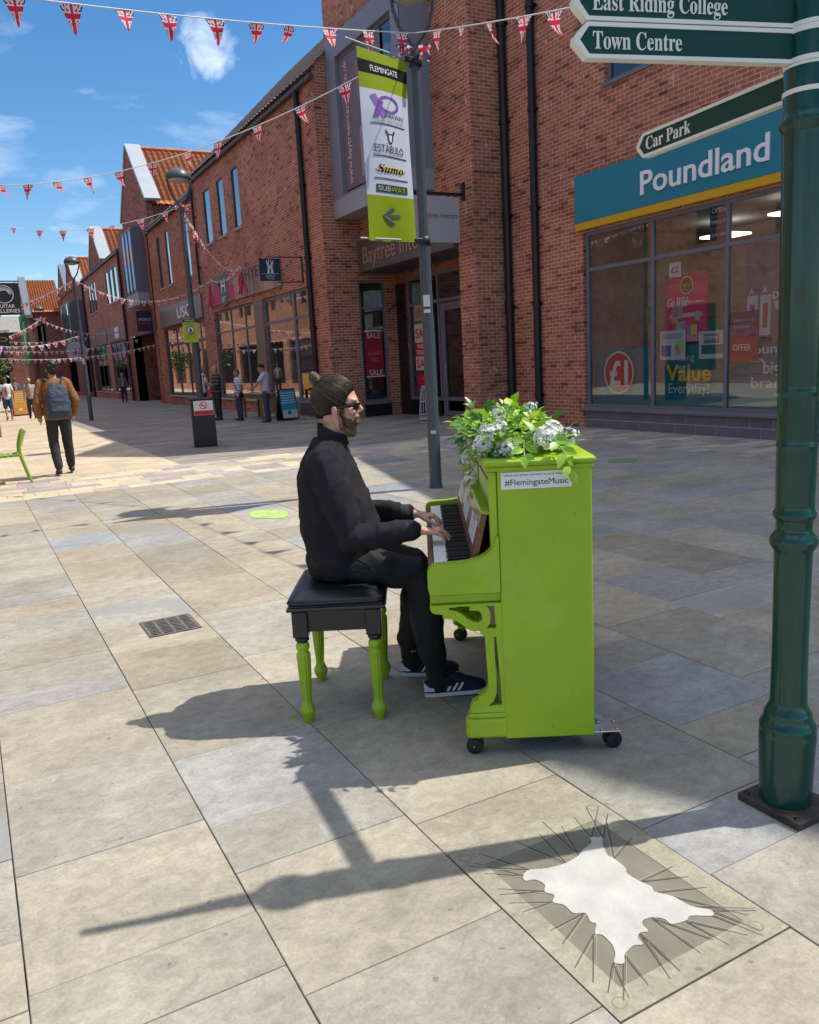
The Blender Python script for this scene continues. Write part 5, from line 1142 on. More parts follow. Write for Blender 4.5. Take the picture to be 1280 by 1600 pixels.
# sunglasses
m = PB()
for s_ in (-1, 1):
    m.limb([(-.899, WC+s_*.066, 1.371), (-.93, WC+s_*.073, 1.370), (-.985, WC+s_*.0775, 1.363), (-1.0, WC+s_*.078, 1.352)], [(.004, .009), (.0035, .0085), (.003, .007), (.002, .004)], 8)
    q = [(s_*.008, .015), (s_*.03, .019), (s_*.062, .018), (s_*.067, .004), (s_*.060, -.017), (s_*.038, -.024), (s_*.014, -.015)]
    m.prism(q, lambda u, v, d: (-.8735+d-6.2*u*u-.012*(v < 0), WC+u, 1.362+v), 0, .004)
m.limb([(-.876, WC-.012, 1.371), (-.874, WC, 1.373), (-.876, WC+.012, 1.371)], [.0025, .0025, .0025], 8)
m.build('sunglasses', mat('black_acetate', (.006, .006, .007), .12), PP)
# fleece
def wrinkle(sc, amp):
    def f(c):
        n_ = noise.noise(c*sc)+.55*noise.noise(c*sc*2.3+Vector((3, 1, 7)))
        r_ = 1-abs(noise.noise(Vector((c.x*sc*1.3, c.y*sc*1.3, c.z*sc*.7))+Vector((9, 4, 2))))*2
        return amp*(.45*n_+.55*r_*r_*(1 if r_ > 0 else 0)-.25)
    return f
m = PB()
rings = []
for z, ca, da, dw, tw in ((.600, -1.02, .135, .165, 0), (.63, -1.015, .155, .185, 0), (.69, -1.0, .163, .192, 0), (.75, -1.0, .178, .195, 0), (.79, -1.005, .184, .196, 0), (.85, -1.012, .181, .197, 0), (.91, -1.020, .173, .200, 0), (.98, -1.032, .158, .207, 0), (1.06, -1.045, .139, .212, 0), (1.12, -1.048, .118, .205, 0), (1.165, -1.043, .097, .175, 0), (1.20, -1.035, .080, .125, 0), (1.225, -1.03, .070, .088, 0)):
    rings.append([(ca+da*math.cos(2*PI*j/28)*(1 if math.cos(2*PI*j/28) > 0 else .97), WC+dw*math.copysign(abs(math.sin(2*PI*j/28))**.9, math.sin(2*PI*j/28)), z) for j in range(28)])
m.loft(rings)
for s_ in (-1, 1):
    A_ = ARM[s_]; sh = Vector(A_[0]); el = Vector(A_[1]); cu_ = Vector(A_[2])
    m.limb([sh+Vector((0, -.02*s_, .01)), sh.lerp(el, .35), sh.lerp(el, .75), el+Vector((-.005, 0, -.002)), el.lerp(cu_, .35), el.lerp(cu_, .72), cu_+Vector((-.03, 0, 0)), cu_], [.074, .077, .071, .068, .062, .053, .043, .041], 18)
    m.limb([sh+Vector((0, -.02*s_, .0)), (-1.04, WC+s_*.10, 1.165)], [.07, .06])
fl = remesh(m, 'fleece', FLEECE, PP, .0075, 4, disp=wrinkle(9, .0125))
m = PB()   # stand-up collar, open at the throat
rows = []
for zz in range(5):
    t = zz/4; row = []
    for j in range(41):
        a = RAD(24)+(2*PI-RAD(48))*j/40; back = .5-.5*math.cos(a)
        r_ = .070-.004*t; z = 1.185+t*(.045+.062*back)
        row.append((-1.012+.004*t+r_*1.04*math.cos(a), WC+r_*math.sin(a), z))
    rows.append(row)
inner = [[(-1.012+(p[0]+1.012)*.93, WC+(p[1]-WC)*.93, p[2]) for p in r_] for r_ in rows[::-1]]
m.loft(rows+inner, True, 0, None, False, False); m.build('collar', FLEECE, fl)
m = PB()
for s_ in (-1, 1):
    c0 = Vector(ARM[s_][2]); m.tube([c0+Vector((-.035, 0, 0)), c0+Vector((-.03, 0, 0)), c0+Vector((.004, 0, 0)), c0+Vector((.008, 0, 0))], [.040, .0415, .040, .034], 20)
m.build('cuff', mat('cuff_rib', (.028, .026, .032), .95, bump=.4, bscale=300), fl)
# seams, drawn over the cloth where they lie
from mathutils.bvhtree import BVHTree
def seam(o, pts, r, name, m_, off=.0008):
    me = o.data; base = o.parent.location if o.parent else Vector(); bv = BVHTree.FromPolygons([v.co for v in me.vertices], [p.vertices for p in me.polygons]); P_ = [pw(*q)-base for q in pts]; out_ = []
    for a, b_ in zip(P_, P_[1:]):
        for k in range(6):
            h = bv.find_nearest(a.lerp(b_, k/6)); out_.append(h[0]+h[1]*off+base)
    m = MB(); m.tube(out_, r, 6); return m.build(name, m_, o)
SEAM = mat('dark_stitching', (.009, .009, .011), .9)
for s_ in (-1, 1):
    w_ = WC+s_*.175
    seam(fl, [(-1.035, WC+s_*.07, 1.21), (-1.03, WC+s_*.13, 1.20), (-.975, WC+s_*.165, 1.165), (-.945, WC+s_*.17, 1.10), (-.945, WC+s_*.175, 1.03), (-.985, WC+s_*.18, .98)], .0022, 'armhole_seam', SEAM)
    seam(fl, [(-1.09, WC+s_*.13, 1.18), (-1.13, WC+s_*.16, 1.11), (-1.12, WC+s_*.18, 1.03), (-1.06, WC+s_*.185, .98)], .0022, 'armhole_seam', SEAM)
    seam(fl, [(-.90, WC+s_*.15, .86), (-.88, WC+s_*.14, .80), (-.865, WC+s_*.13, .745)], .0035, 'pocket_zip', SEAM)
seam(fl, [(-1.19, WC, .665), (-1.15, WC-.12, .66), (-1.02, WC-.19, .66), (-.90, WC-.14, .665), (-.85, WC, .67)], .003, 'hem_seam', SEAM)
seam(fl, [(-.925, WC-.004, 1.175), (-.912, WC-.004, 1.10), (-.89, WC-.004, 1.02)], .0035, 'zip', mat('zip_metal', (.06, .06, .065), .4, metal=.6))
# trousers
m = PB(); m.ball((-1.03, WC, .675), (.145, .175, .085), 24, 14)
for h, k, a, kb in ((HIPR, KNR, ANR, .0), (HIPL, KNL, ANL, .0)):
    h, k, a = Vector(h), Vector(k), Vector(a)
    m.limb([h, h.lerp(k, .5)+Vector((0, 0, .004)), k+Vector((-.02, 0, 0)), k+Vector((.012, 0, -.045)), k.lerp(a, .35)+Vector((.0, 0, 0)), k.lerp(a, .7), a+Vector((0, 0, .082))], [(.095, .085), (.092, .085), (.078, .075), (.076, .075), (.088, .074), (.078, .068), (.062, .060)], 18)
tr_ = remesh(m, 'trousers', TROU, PP, .009, 4, disp=wrinkle(9, .013))
seam(tr_, [(-.95, .50, .66), (-.80, .495, .63), (-.67, .50, .60), (-.63, .515, .50), (-.62, .55, .32), (-.61, .56, .18)], .0016, 'side_seam', SEAM)
seam(tr_, [(-.93, .515, .70), (-.88, .50, .68), (-.85, .495, .64)], .002, 'pocket_seam', SEAM)
m = PB()
for a in (ANR, ANL): m.limb([(a[0], a[1], .27), (a[0], a[1], .20), a, (a[0]+.012, a[1], .06)], [.046, .048, .044, .042]); m.limb([(a[0]+.0, a[1], .085), (a[0]+.085, a[1], .062)], [(.036, .038), (.030, .024)])
m.build('sock', mat('black_sock', (.012, .012, .013), .95), PP)
# shoes
NAVY = mat('navy_suede', (.012, .014, .045), .85, var=.2, vscale=20); SOLE = mat('white_rubber', (.62, .62, .62), .6, var=.08); STRIPE = mat('white_leather', (.66, .66, .68), .5)
def shoe(heel, ang, L_=.285, pitch=0., par=PP, H=1.):
    M2 = PM @ Matrix.Translation(heel) @ Matrix.Rotation(ang, 4, 'Z') @ Matrix.Rotation(-pitch, 4, 'Y')
    secs = [(0, .022, .062), (.03, .033, .074), (.08, .037, .084), (.13, .038, .098), (.17, .042, .084), (.215, .047, .062), (.255, .043, .050), (.278, .028, .040), (.285, .010, .032)]
    m = MB(M2); rings = []
    for x, hw, hh in secs:
        x *= L_/.285
        rings.append([(x, hw*.98*math.copysign(abs(math.cos(t))**.75, math.cos(t)), .018+max(0, math.sin(t))**.8*(hh-.012)) for t in [PI*k/12 for k in range(13)]]+[(x, -hw*.95, .016), (x, hw*.95, .016)])
    m.loft(rings); up = m.build('shoe', NAVY, par)
    m = MB(M2); rings = []
    for x, hw, hh in secs:
        x = x*L_/.285*1.012-.002; hw += .003; rings.append([(x, hw*.97, 0), (x, hw, .018), (x, -hw, .018), (x, -hw*.97, 0)])
    m.loft(rings, False); m.build('sole', SOLE, up)
    m = MB(M2)
    def ws(x):
        for (x0, a0, _), (x1, a1, _) in zip(secs, secs[1:]):
            if x0 <= x <= x1: return a0+(a1-a0)*(x-x0)/(x1-x0)
        return .03
    for s_ in (-1, 1):
        for k in range(3):
            xb = .100+k*.025
            vs = []
            for x, z in ((xb, .026), (xb+.011, .026), (xb+.034, .060), (xb+.023, .060)): vs += [(x, s_*(ws(x)*(1.0 if z < .04 else .93)+.0055), z)]
            vs += [(v[0], v[1]-s_*.009, v[2]) for v in vs]; m.add(vs, [(0, 1, 2, 3), (0, 1, 5, 4), (1, 2, 6, 5), (2, 3, 7, 6), (3, 0, 4, 7)])
        m.prism([(-.003, .026), (.045, .026), (.045, .043), (.02, .045), (.004, .066), (-.003, .064)], lambda u, v, d: (u, s_*(ws(max(u, 0))*.97+.002+d), v), -.004, .001)
    m.build('stripe', STRIPE, up)
    m = MB(M2); rings = []
    for k in range(4): m.tube([(.12+k*.022, -.022, .084-k*.008), (.128+k*.022, 0, .092-k*.0095), (.12+k*.022, .022, .084-k*.008)], .0028, 6)
    m.limb([(.095, 0, .075), (.085, 0, .115)], [(.024, .006), (.021, .005)]); m.build('laces', mat('cream_lace', (.05, .05, .06), .8), up)
shoe((-.660, .635, .0), .04, .285, .05); shoe((-.775, .91, .0), -.05)
m = PB()
k_ = Vector((-.588, .421, .826))
m.lathe([(.0098, -.002), (.0108, -.002), (.0108, .002), (.0098, .002)], (-.570, .425+.0095, .832), 16, axis='x'); m.build('ring', mat('silver', (.8, .8, .8), .2, metal=1), PP)

# the whole head drawn in a little towards the neck
for o in PP.children_recursive:
    if o.name.split('.')[0] in ('body', 'hair', 'bun', 'hair_tie', 'strands', 'sunglasses', 'beard') and o.type == 'MESH':
        for v in o.data.vertices:
            p = PMI @ (v.co+PP.location)
            if p.z < 1.2 or p.x > -.8: continue
            k_ = 1-.055*sst((p.z-1.20)/.07); c_ = Vector((-.985, WC, 1.245)); v.co = PM @ (c_+(p-c_)*k_)-PP.location
# ------------------------------------------------------------------ finger post
PX, PY = 2.252, 1.643
GPAINT = mat('bottle_green_gloss', (.004, .058, .050), .22, var=.2, vscale=9, bump=.05, bscale=30, coat=.4, rvar=.08)
RUST = mat('rusty_iron', (.055, .042, .036), .8, var=.5, vscale=14, bump=.3, bscale=60)
def post_paint():
    m = bpy.data.materials.new('weathered_green_gloss'); m.use_nodes = True; t = m.node_tree; b = t.nodes['Principled BSDF']; N = t.nodes.new; K = t.links.new
    c = N('ShaderNodeTexCoord'); mp = N('ShaderNodeMapping'); mp.inputs['Scale'].default_value = (9, 9, 2.2); K(c.outputs['Object'], mp.inputs[0])
    n = N('ShaderNodeTexNoise'); n.inputs['Scale'].default_value = 1.6; n.inputs['Detail'].default_value = 8; n.inputs['Roughness'].default_value = .7; K(mp.outputs[0], n.inputs['Vector'])
    r = N('ShaderNodeValToRGB'); e = r.color_ramp.elements; e[0].position = .63; e[0].color = (.003, .048, .036, 1); e[1].position = .68; e[1].color = (.085, .035, .022, 1); K(n.outputs[0], r.inputs[0])
    n2 = N('ShaderNodeTexNoise'); n2.inputs['Scale'].default_value = 7; n2.inputs['Detail'].default_value = 5; K(c.outputs['Object'], n2.inputs['Vector'])
    r2 = N('ShaderNodeMapRange'); r2.inputs[3].default_value = .7; r2.inputs[4].default_value = 1.3; K(n2.outputs[0], r2.inputs[0])
    x = N('ShaderNodeMixRGB'); x.blend_type = 'MULTIPLY'; x.inputs[0].default_value = 1; K(r.outputs[0], x.inputs[1]); K(r2.outputs[0], x.inputs[2]); K(x.outputs[0], b.inputs['Base Color'])
    r3 = N('ShaderNodeMapRange'); r3.inputs[1].default_value = .6; r3.inputs[2].default_value = .7; r3.inputs[3].default_value = .2; r3.inputs[4].default_value = .8; K(n.outputs[0], r3.inputs[0]); K(r3.outputs[0], b.inputs['Roughness'])
    bp = N('ShaderNodeBump'); bp.inputs['Strength'].default_value = .12; bp.inputs['Distance'].default_value = .004; K(n2.outputs[0], bp.inputs['Height']); K(bp.outputs[0], b.inputs['Normal'])
    n4 = N('ShaderNodeTexNoise'); n4.inputs['Scale'].default_value = 60; n4.inputs['Detail'].default_value = 2; K(c.outputs['Object'], n4.inputs['Vector'])
    b.inputs['Coat Weight'].default_value = .12
    return m
GWEAR = post_paint()
FP = thing('finger_post', 'tall bottle green cast iron direction post with pointed sign arms', 'signpost', (PX, PY, 0))
m = MB(); m.lathe([(.081, .026), (.083, .05), (.0832, .07), (.088, .24), (.0885, .255), (.0885, .27), (.086, .275), (.0875, .283), (.0885, .292), (.086, .301), (.080, .308), (.078, .318), (.0735, .328), (.0745, .338), (.069, .348), (.0575, .372), (.0573, .385), (.056, .45), (.0548, .60), (.0569, .86), (.057, .878), (.058, .886), (.066, .897), (.0715, .910), (.0715, .922), (.066, .935), (.057, .945), (.054, .952), (.054, .985), (.059, .99), (.064, .998), (.064, 1.008), (.059, 1.016), (.0575, 1.03), (.0576, 1.05), (.0585, 1.10), (.0585, 1.205), (.0585, 1.214), (.060, 1.217), (.060, 1.223), (.0587, 1.226), (.0588, 1.24), (.0595, 1.30), (.0595, 1.368), (.0595, 1.378), (.0612, 1.381), (.0612, 1.388), (.0600, 1.391), (.0601, 1.405), (.064, 1.75), (.067, 2.05), (.069, 2.12), (.0695, 2.135), (.077, 2.148), (.0775, 2.162), (.071, 2.172), (.068, 2.19), (.068, 2.52), (.06, 2.56), (.04, 2.58), (.025, 2.60)], (PX, PY, 0), 48)
m.build('shaft', GWEAR, FP)
m = MB(); m.ball((PX, PY, 2.68), .085, 24, 16); m.lathe([(.02, 2.75), (.045, 2.77), (.03, 2.80), (.034, 2.9), (.001, 3.28)], (PX, PY, 0), 16); m.build('finial', GPAINT, FP)
m = MB(); m.box(PX-.1, PX+.11, PY-.128, PY+.112, 0.001, .026, .003); bp_ = m.build('base_plate', RUST, FP)
for sx in (-.08, .09):
    for sy in (-.105, .09):
        m = MB(); m.lathe([(.001, .0262), (.011, .0262), (.011, .028), (.001, .0285)], (PX+sx, PY+sy, 0), 10); m.build('bolt', BLACK, bp_)
SIGNG = mat('sign_green', (.004, .050, .040), .5, var=.15, vscale=5, spec=.3); SIGNW = mat('cream_white_paint', (.74, .73, .68), .4, var=.05)
for th_, L_, zb, zt, tx, nm, hh, wd_, band in ((2.871, .692, 2.311, 2.396, 'Town Centre', 0, .046, .262, ((2.309, 2.323), (2.386, 2.4015))), (2.871, .692, 2.4035, 2.4885, 'East Riding College', 0, .046, .40, ((2.4025, 2.414), (2.478, 2.492))), (1.457, .727, 2.231, 2.312, 'Car Park', 1, .046, .235, ((2.229, 2.242), (2.300, 2.3075)))):
    d = Vector((math.cos(th_), math.sin(th_), 0)); X_ = -d; N_ = X_.cross(Vector((0, 0, 1)))
    tip = Vector((PX, PY, 0))+d*(L_+.034)
    Ma = Matrix(((X_.x, 0, N_.x, tip.x), (X_.y, 0, N_.y, tip.y), (0, 1, 0, 0), (0, 0, 0, 1)))
    zm = (zb+zt)/2; e = L_+.034-.055
    q = [(0, zm+.006), (.034, zt), (e, zt), (e, zb), (.034, zb), (0, zm-.006)]
    off = .066 if nm == 0 else .0
    m = MB(Ma); m.prism(q, lambda u, v, dd: (u, v, dd), -.012, .012); arm = m.build('sign_arm', SIGNG, FP)
    # raised white border
    g_ = .0085; qi = [(.0125, zm+.0005), (.0385, zt-g_), (e, zt-g_), (e, zb+g_), (.0385, zb+g_), (.0125, zm-.0005)]
    qo = [(-.002, zm+.008), (.033, zt+.002), (e, zt+.002), (e, zb-.002), (.033, zb-.002), (-.002, zm-.008)]
    m = MB(Ma)
    for i in range(6):
        if i == 2: continue
        a, b_ = qo[i], qo[(i+1) % 6]; c, f_ = qi[(i+1) % 6], qi[i]
        m.prism([a, b_, c, f_], lambda u, v, dd: (u, v, dd), -.0155, .0155)
    m.build('border', SIGNW, arm)
    m = MB(); m.text(tx, Ma @ Matrix.Translation((.05, zb+.022 if 'g' not in tx.lower() else zb+.024, .0125)), hh, .0018, width=wd_, font='serif'); m.build('lettering', SIGNW, arm)
    m = MB()
    for a, b_ in band: m.lathe([(.0675, a), (.0705, a), (.0705, b_), (.0675, b_)], (PX, PY, 0), 40, smooth=False)
    m.build('band', SIGNW, arm)

# ------------------------------------------------------------------ carved stone, drain, stickers
CS = thing('carved_paving_stone', 'carved paving stone with a white stretched hide shape and lacing lines', 'paving stone', (1.45, 1.64, 0))
CTONE = attr_mat('carved_sandstone', .85, .25, .14, 9, bump=.4, bscale=90)
m = MB()
X0, X1, Y0_, Y1_ = 1.1525, 1.7505, 1.2525, 2.0275; x0, x1, y0, y1 = 1.225, 1.668, 1.33, 1.925; CT = (.325, .293, .222)
for a, b_, c, d_ in ((X0, X1, Y0_, y0), (X0, X1, y1, Y1_), (X0, x0, y0, y1), (x1, X1, y0, y1)): m.box(a, b_, c, d_, -.011, .0005, 0, col=CT)
sl_ = m.build('slab', STONE, CS)
m = MB(); m.box(x0, x1, y0, y1, -.011, -.0008, 0, col=(.185, .17, .133)); m.build('sunk_panel', CTONE, CS)
HIDE = [(1.287, 1.813), (1.319, 1.827), (1.37, 1.804), (1.431, 1.793), (1.49, 1.801), (1.523, 1.817), (1.57, 1.832), (1.585, 1.855), (1.616, 1.834), (1.599, 1.814), (1.568, 1.757), (1.571, 1.734), (1.568, 1.678), (1.553, 1.653), (1.558, 1.608), (1.568, 1.57), (1.56, 1.548), (1.587, 1.506), (1.598, 1.449), (1.63, 1.41), (1.616, 1.39), (1.568, 1.421), (1.542, 1.415), (1.499, 1.425), (1.497, 1.45), (1.475, 1.473), (1.445, 1.478), (1.431, 1.464), (1.426, 1.439), (1.405, 1.446), (1.386, 1.437), (1.378, 1.41), (1.354, 1.42), (1.314, 1.409), (1.289, 1.386), (1.27, 1.401), (1.293, 1.422), (1.31, 1.453), (1.313, 1.494), (1.3, 1.508), (1.328, 1.535), (1.321, 1.551), (1.333, 1.585), (1.305, 1.603), (1.305, 1.645), (1.286, 1.67), (1.309, 1.693), (1.296, 1.72), (1.316, 1.747), (1.306, 1.78), (1.279, 1.791)]
def smooth_loop(p, k=4):
    o = []; n = len(p)
    for i in range(n):
        a, b_, c, d_ = (Vector((*p[(i+j-1) % n], 0)) for j in range(4))
        for t in range(k):
            t /= k; q = .5*((2*b_)+(c-a)*t+(2*a-5*b_+4*c-d_)*t*t+(3*b_-a-3*c+d_)*t**3); o.append((q.x, q.y))
    return o
hv, hf = cut_sheet([smooth_loop(HIDE)], .0009)
m = MB(); m.add([(x, y, z+.0005) for x, y, z in hv], hf, col=(.44, .43, .395)); m.build('white_hide', CTONE, CS)
m = MB(); rl = random.Random(4); cen = Vector((1.45, 1.63))
for i in (0, 1, 3, 4, 7, 8, 11, 14, 16, 19, 22, 25, 29, 33, 35, 39, 42, 45, 47, 18):
    p = Vector(HIDE[i]); d = (p-cen).normalized()
    for s_ in (-1, 1):
        dd = d.copy(); dd.rotate(Matrix.Rotation(RAD(s_*rl.uniform(4, 20)), 2)); 
        t = 9
        for (ax, lo, hi) in ((0, X0+.012, X1-.012), (1, Y0_+.012, Y1_-.012)):
            if abs(dd[ax]) > 1e-4: t = min(t, max((lo-p[ax])/dd[ax], (hi-p[ax])/dd[ax]))
        if t > .26: t = .26
        t *= rl.uniform(.7, 1.0); a = p+dd*.002; b_ = p+dd*t; n_ = Vector((-dd.y, dd.x))*.0046
        z = .0006+.00008*(i % 5)+.00004*s_
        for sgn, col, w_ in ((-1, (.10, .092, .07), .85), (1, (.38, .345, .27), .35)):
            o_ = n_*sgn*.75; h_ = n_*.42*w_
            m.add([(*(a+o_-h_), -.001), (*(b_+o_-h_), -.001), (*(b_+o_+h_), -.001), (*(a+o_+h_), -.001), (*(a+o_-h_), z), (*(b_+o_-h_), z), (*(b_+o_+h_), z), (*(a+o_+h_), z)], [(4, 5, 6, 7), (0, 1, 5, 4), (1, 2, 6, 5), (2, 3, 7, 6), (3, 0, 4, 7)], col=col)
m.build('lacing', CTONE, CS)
for (x, y) in ((1.19, 1.985), (1.71, 1.985), (1.19, 1.295), (1.68, 1.30)):
    m = MB(); m.lathe([(.016, .0004), (.018, .0012), (.020, .0004)], (x, y, 0), 24, col=(.2, .18, .14)); m.build('stud', CTONE, CS)
IRON = mat('worn_cast_iron', (.15, .135, .125), .65, metal=.3, var=.4, vscale=25, bump=.3, bscale=80)
DG = thing('drain_grate', 'worn grey cast iron drain grate set in the flagstones', 'drain', (.95, 5.0, 0))
m = MB(); gx0, gx1, gy0, gy1 = .79, 1.10, 4.84, 5.18
m.box(gx0, gx1, gy0, gy0+.02, .001, .007); m.box(gx0, gx1, gy1-.02, gy1, .001, .007); m.box(gx0, gx0+.02, gy0+.02, gy1-.02, .001, .007); m.box(gx1-.02, gx1, gy0+.02, gy1-.02, .001, .007); m.build('frame', IRON, DG)
m = MB()
for k in range(9):
    y = gy0+.045+k*.032; pts = [(gx0+.02+(gx1-gx0-.04)*t/20, y+.006*math.sin(t*PI/2.5), .005) for t in range(21)]; m.tube(pts, [(.0075, .003)]*21, 6)
for x in (.87, .945, 1.02): m.box(x-.006, x+.006, gy0+.02, gy1-.02, .002, .0065)
m.build('bars', IRON, DG)
m = MB(); m.box(gx0+.018, gx1-.018, gy0+.018, gy1-.018, .0004, .0012); m.build('gap_shade_sheet', BLACK, DG)  # black sheet standing in for the shade between the bars
def sticker(c, dx, dy, label, col):
    m = MB(); n = 32; A_ = Vector((dx[0], dx[1], 0)); B_ = Vector((dy[0], dy[1], 0)); ring = []
    for k in range(n):
        t = 2*PI*k/n; q = Vector((math.copysign(abs(math.cos(t))**.6, math.cos(t)), math.copysign(abs(math.sin(t))**.6, math.sin(t)), 0)); ring.append(Vector((*c, 0))+A_*q.x+B_*q.y)
    m.add([(*p.xy, .0034) for p in ring]+[(*p.xy, .0016) for p in ring], [list(range(n))]+[(i, (i+1) % n, (i+1) % n+n, i+n) for i in range(n)], col=col)
    o = m.build('floor_sticker', attr_mat('floor_vinyl', .6, .3, .2, 12)); tag(o, label, 'sticker', 'green floor stickers')
sticker((2.71, 8.27), (.16, -.155), (.085, .25), 'bright green oval floor sticker on sunlit flagstones', (.38, .50, .17))
sticker((7.92, 8.48), (.17, -.11), (.14, .17), 'darker green floor sticker on shaded flagstones', (.16, .26, .13))  # duller, darker green than the other sticker
# ------------------------------------------------------------------ lamp posts
POSTG = mat('post_grey_paint', (.055, .068, .080), .42, var=.12, vscale=7, bump=.05, bscale=60)
LENS = mat('lamp_lens', (.34, .35, .34), .25)
def lamp(x, y, label, clamps=()):
    t = thing('lamp_post', label, 'street lamp', (x, y, 0), 'grey loop headed lamp posts')
    m = MB(); m.lathe([(.082, 0), (.076, .04), (.073, .06), (.072, 2.0), (.069, 2.02), (.066, 2.04), (.064, 2.86), (.062, 2.88), (.056, 2.95), (.053, 4.5), (.050, 4.86), (.045, 4.93)], (x, y, 0), 24); m.build('pole', POSTG, t)
    m = MB()
    for s_ in (-1, 1):
        pts = [(x+s_*v*.9, y-s_*v*.44, z) for v, z in ((.01, 4.88), (.04, 4.95), (.10, 5.02), (.165, 5.13), (.215, 5.28), (.232, 5.40), (.228, 5.46))]; m.tube(pts, [(.028, .02)]*5+[(.024, .018)]*2, 10)
    m.build('loop_arm', POSTG, t)
    m = MB(); m.lathe([(.02, 5.66), (.10, 5.645), (.19, 5.595), (.245, 5.52), (.262, 5.46), (.258, 5.43), (.235, 5.42), (.225, 5.44), (.02, 5.45)], (x, y, 0), 36); hd = m.build('lamp_head', POSTG, t)
    m = MB(); m.lathe([(.004, 5.445), (.222, 5.438), (.21, 5.41), (.12, 5.375), (.004, 5.36)], (x, y, 0), 32); m.build('lens', LENS, hd)
    for z in clamps:
        m = MB(); m.lathe([(.058, z-.05), (.072, z-.045), (.072, z+.045), (.058, z+.05)], (x, y, 0), 20); m.box(x-.16, x-.05, y-.075, y-.035, z-.025, z+.025, .006); m.build('clamp', BLACK, t)
    return t
L1 = lamp(4.884, 8.43, 'grey lamp post in front of the bay window, holding the tall banner', (4.755, 2.86))
m = MB()
for z, h_ in ((2.18, .085), (2.08, .028), (1.02, .03)):
    pass
def wrap(par, x, y, z0, z1, r, a0, a1, col, nm='pole_sticker'):
    m = MB(); n = 8; vs = []
    for k in range(n+1):
        a = a0+(a1-a0)*k/n; vs += [(x+r*math.cos(a), y+r*math.sin(a), z0), (x+r*math.cos(a), y+r*math.sin(a), z1)]
    m.add(vs, [(2*k, 2*k+2, 2*k+3, 2*k+1) for k in range(n)], True, 0, col); m.build(nm, PRINT, par)
wrap(L1, 4.884, 8.43, 2.13, 2.26, .0715, RAD(205), RAD(268), (.62, .62, .64)); wrap(L1, 4.884, 8.43, 2.06, 2.10, .0715, RAD(205), RAD(268), (.62, .62, .62)); wrap(L1, 4.884, 8.43, .66, .70, .0745, RAD(215), RAD(265), (.55, .55, .55))
L2 = lamp(4.52, 17.75, 'grey lamp post behind the litter bin, with a small lime notice')
L3 = lamp(3.965, 31.17, 'grey lamp post beside the walking man, without notice or banner')
wrap(L3, 3.965, 31.17, 1.98, 2.2, .0735, RAD(205), RAD(268), (.6, .6, .6))
L4 = lamp(4.55, 52.0, 'thin far lamp post where several bunting strings meet')
# lime notice on the second post
NB = thing('notice_board', 'lime green notice with a round badge on the lamp post behind the bin', 'notice', (4.43, 17.66, 2.4))
m = MB(); m.box(4.28, 4.58, 17.655, 17.675, 2.14, 2.63, .004); bd = m.build('board', mat('lime_sign', (.36, .50, .02), .4), NB)
m = MB(); fbox(m, 'y-', 17.655, 4.28, 4.58, 2.56, 2.625, -.006, -.001, col=(.02, .02, .02)); disc(m, 'y-', 17.655, 4.43, 2.40, .085, -.005, (.02, .02, .03)); disc(m, 'y-', 17.655, 4.43, 2.40, .068, -.008, (.6, .68, .75))
strip_poly(m, 'y-', 17.655, [(4.395, 2.35), (4.465, 2.35), (4.445, 2.42), (4.43, 2.455), (4.412, 2.42)], -.012, col=(.02, .03, .05))
m.text('NO CYCLING', TM('y-', 17.655, 4.32, 2.28, -.005), .035, .001, width=.22, col=(.55, .05, .02)); m.text('OR SCOOTERS', TM('y-', 17.655, 4.32, 2.225, -.005), .03, .001, width=.22, col=(.55, .05, .02)); m.text('FLEMINGATE', TM('y-', 17.655, 4.33, 2.575, -.007), .035, .001, width=.2, col=WH); m.text('Pedestrian area', TM('y-', 17.655, 4.33, 2.51, -.005), .03, .001, width=.2, col=(.05, .06, .02)); m.build('printing', PRINT, bd)

# ------------------------------------------------------------------ banner on the first post
ang = RAD(18); BD = Vector((-math.cos(ang), -math.sin(ang), 0)); BN = Vector((math.sin(ang)*1, -math.cos(ang), 0))
BP = Vector((4.884, 8.43, 0))
BA = thing('street_banner', 'tall lime and white banner of shop names hanging from the front lamp post', 'banner', (4.884+BD.x*.5, 8.43+BD.y*.5, 3.8))
def bpt(s_, z, off=0.):   # s_: 0 at the pole side, 1 at the free edge
    ln = .145+.745*s_ - .035*math.sin(PI*(z-2.84)/1.9)*(s_-.45); bow = .05*math.sin(PI*s_)*math.sin(PI*(4.73-z)/1.89)+.02*math.sin(7*s_+z*2.4)*(4.73-z)/1.9
    zz = z-(.07*(s_)*(4.73-z)/1.9)*.35
    return BP+BD*ln+Vector((0, 0, zz))+BN*(bow+off)
BW = Matrix.Identity(4)
def btext(m, tx, sl, z, h, w, col, **k):
    """lettering bent onto the cloth; sl = left edge as fraction from the free edge"""
    vs, fs, wd_, hh = text_mesh(tx, k.get('font'), k.get('bold', 0.)); kk = h/.73
    pts = [bpt(1-(sl+(v[0]/wd_)*w), z+v[1]*kk, .006+.0008*v[2]) for v in vs]; m.add(pts, fs, False, 0, col)
def bpoly(m, pts, col, off=.005):
    P_ = [bpt(1-u, z, off) for u, z in pts]; P2 = [bpt(1-u, z, off-.0015) for u, z in pts]; n = len(pts)
    m.add(P_+P2, [list(range(n))]+[(i, (i+1) % n, (i+1) % n+n, i+n) for i in range(n)], False, 0, col)
m = MB(); GL = (.36, .46, .02); GW = (.70, .74, .84); rows = []; NU, NZ = 36, 90
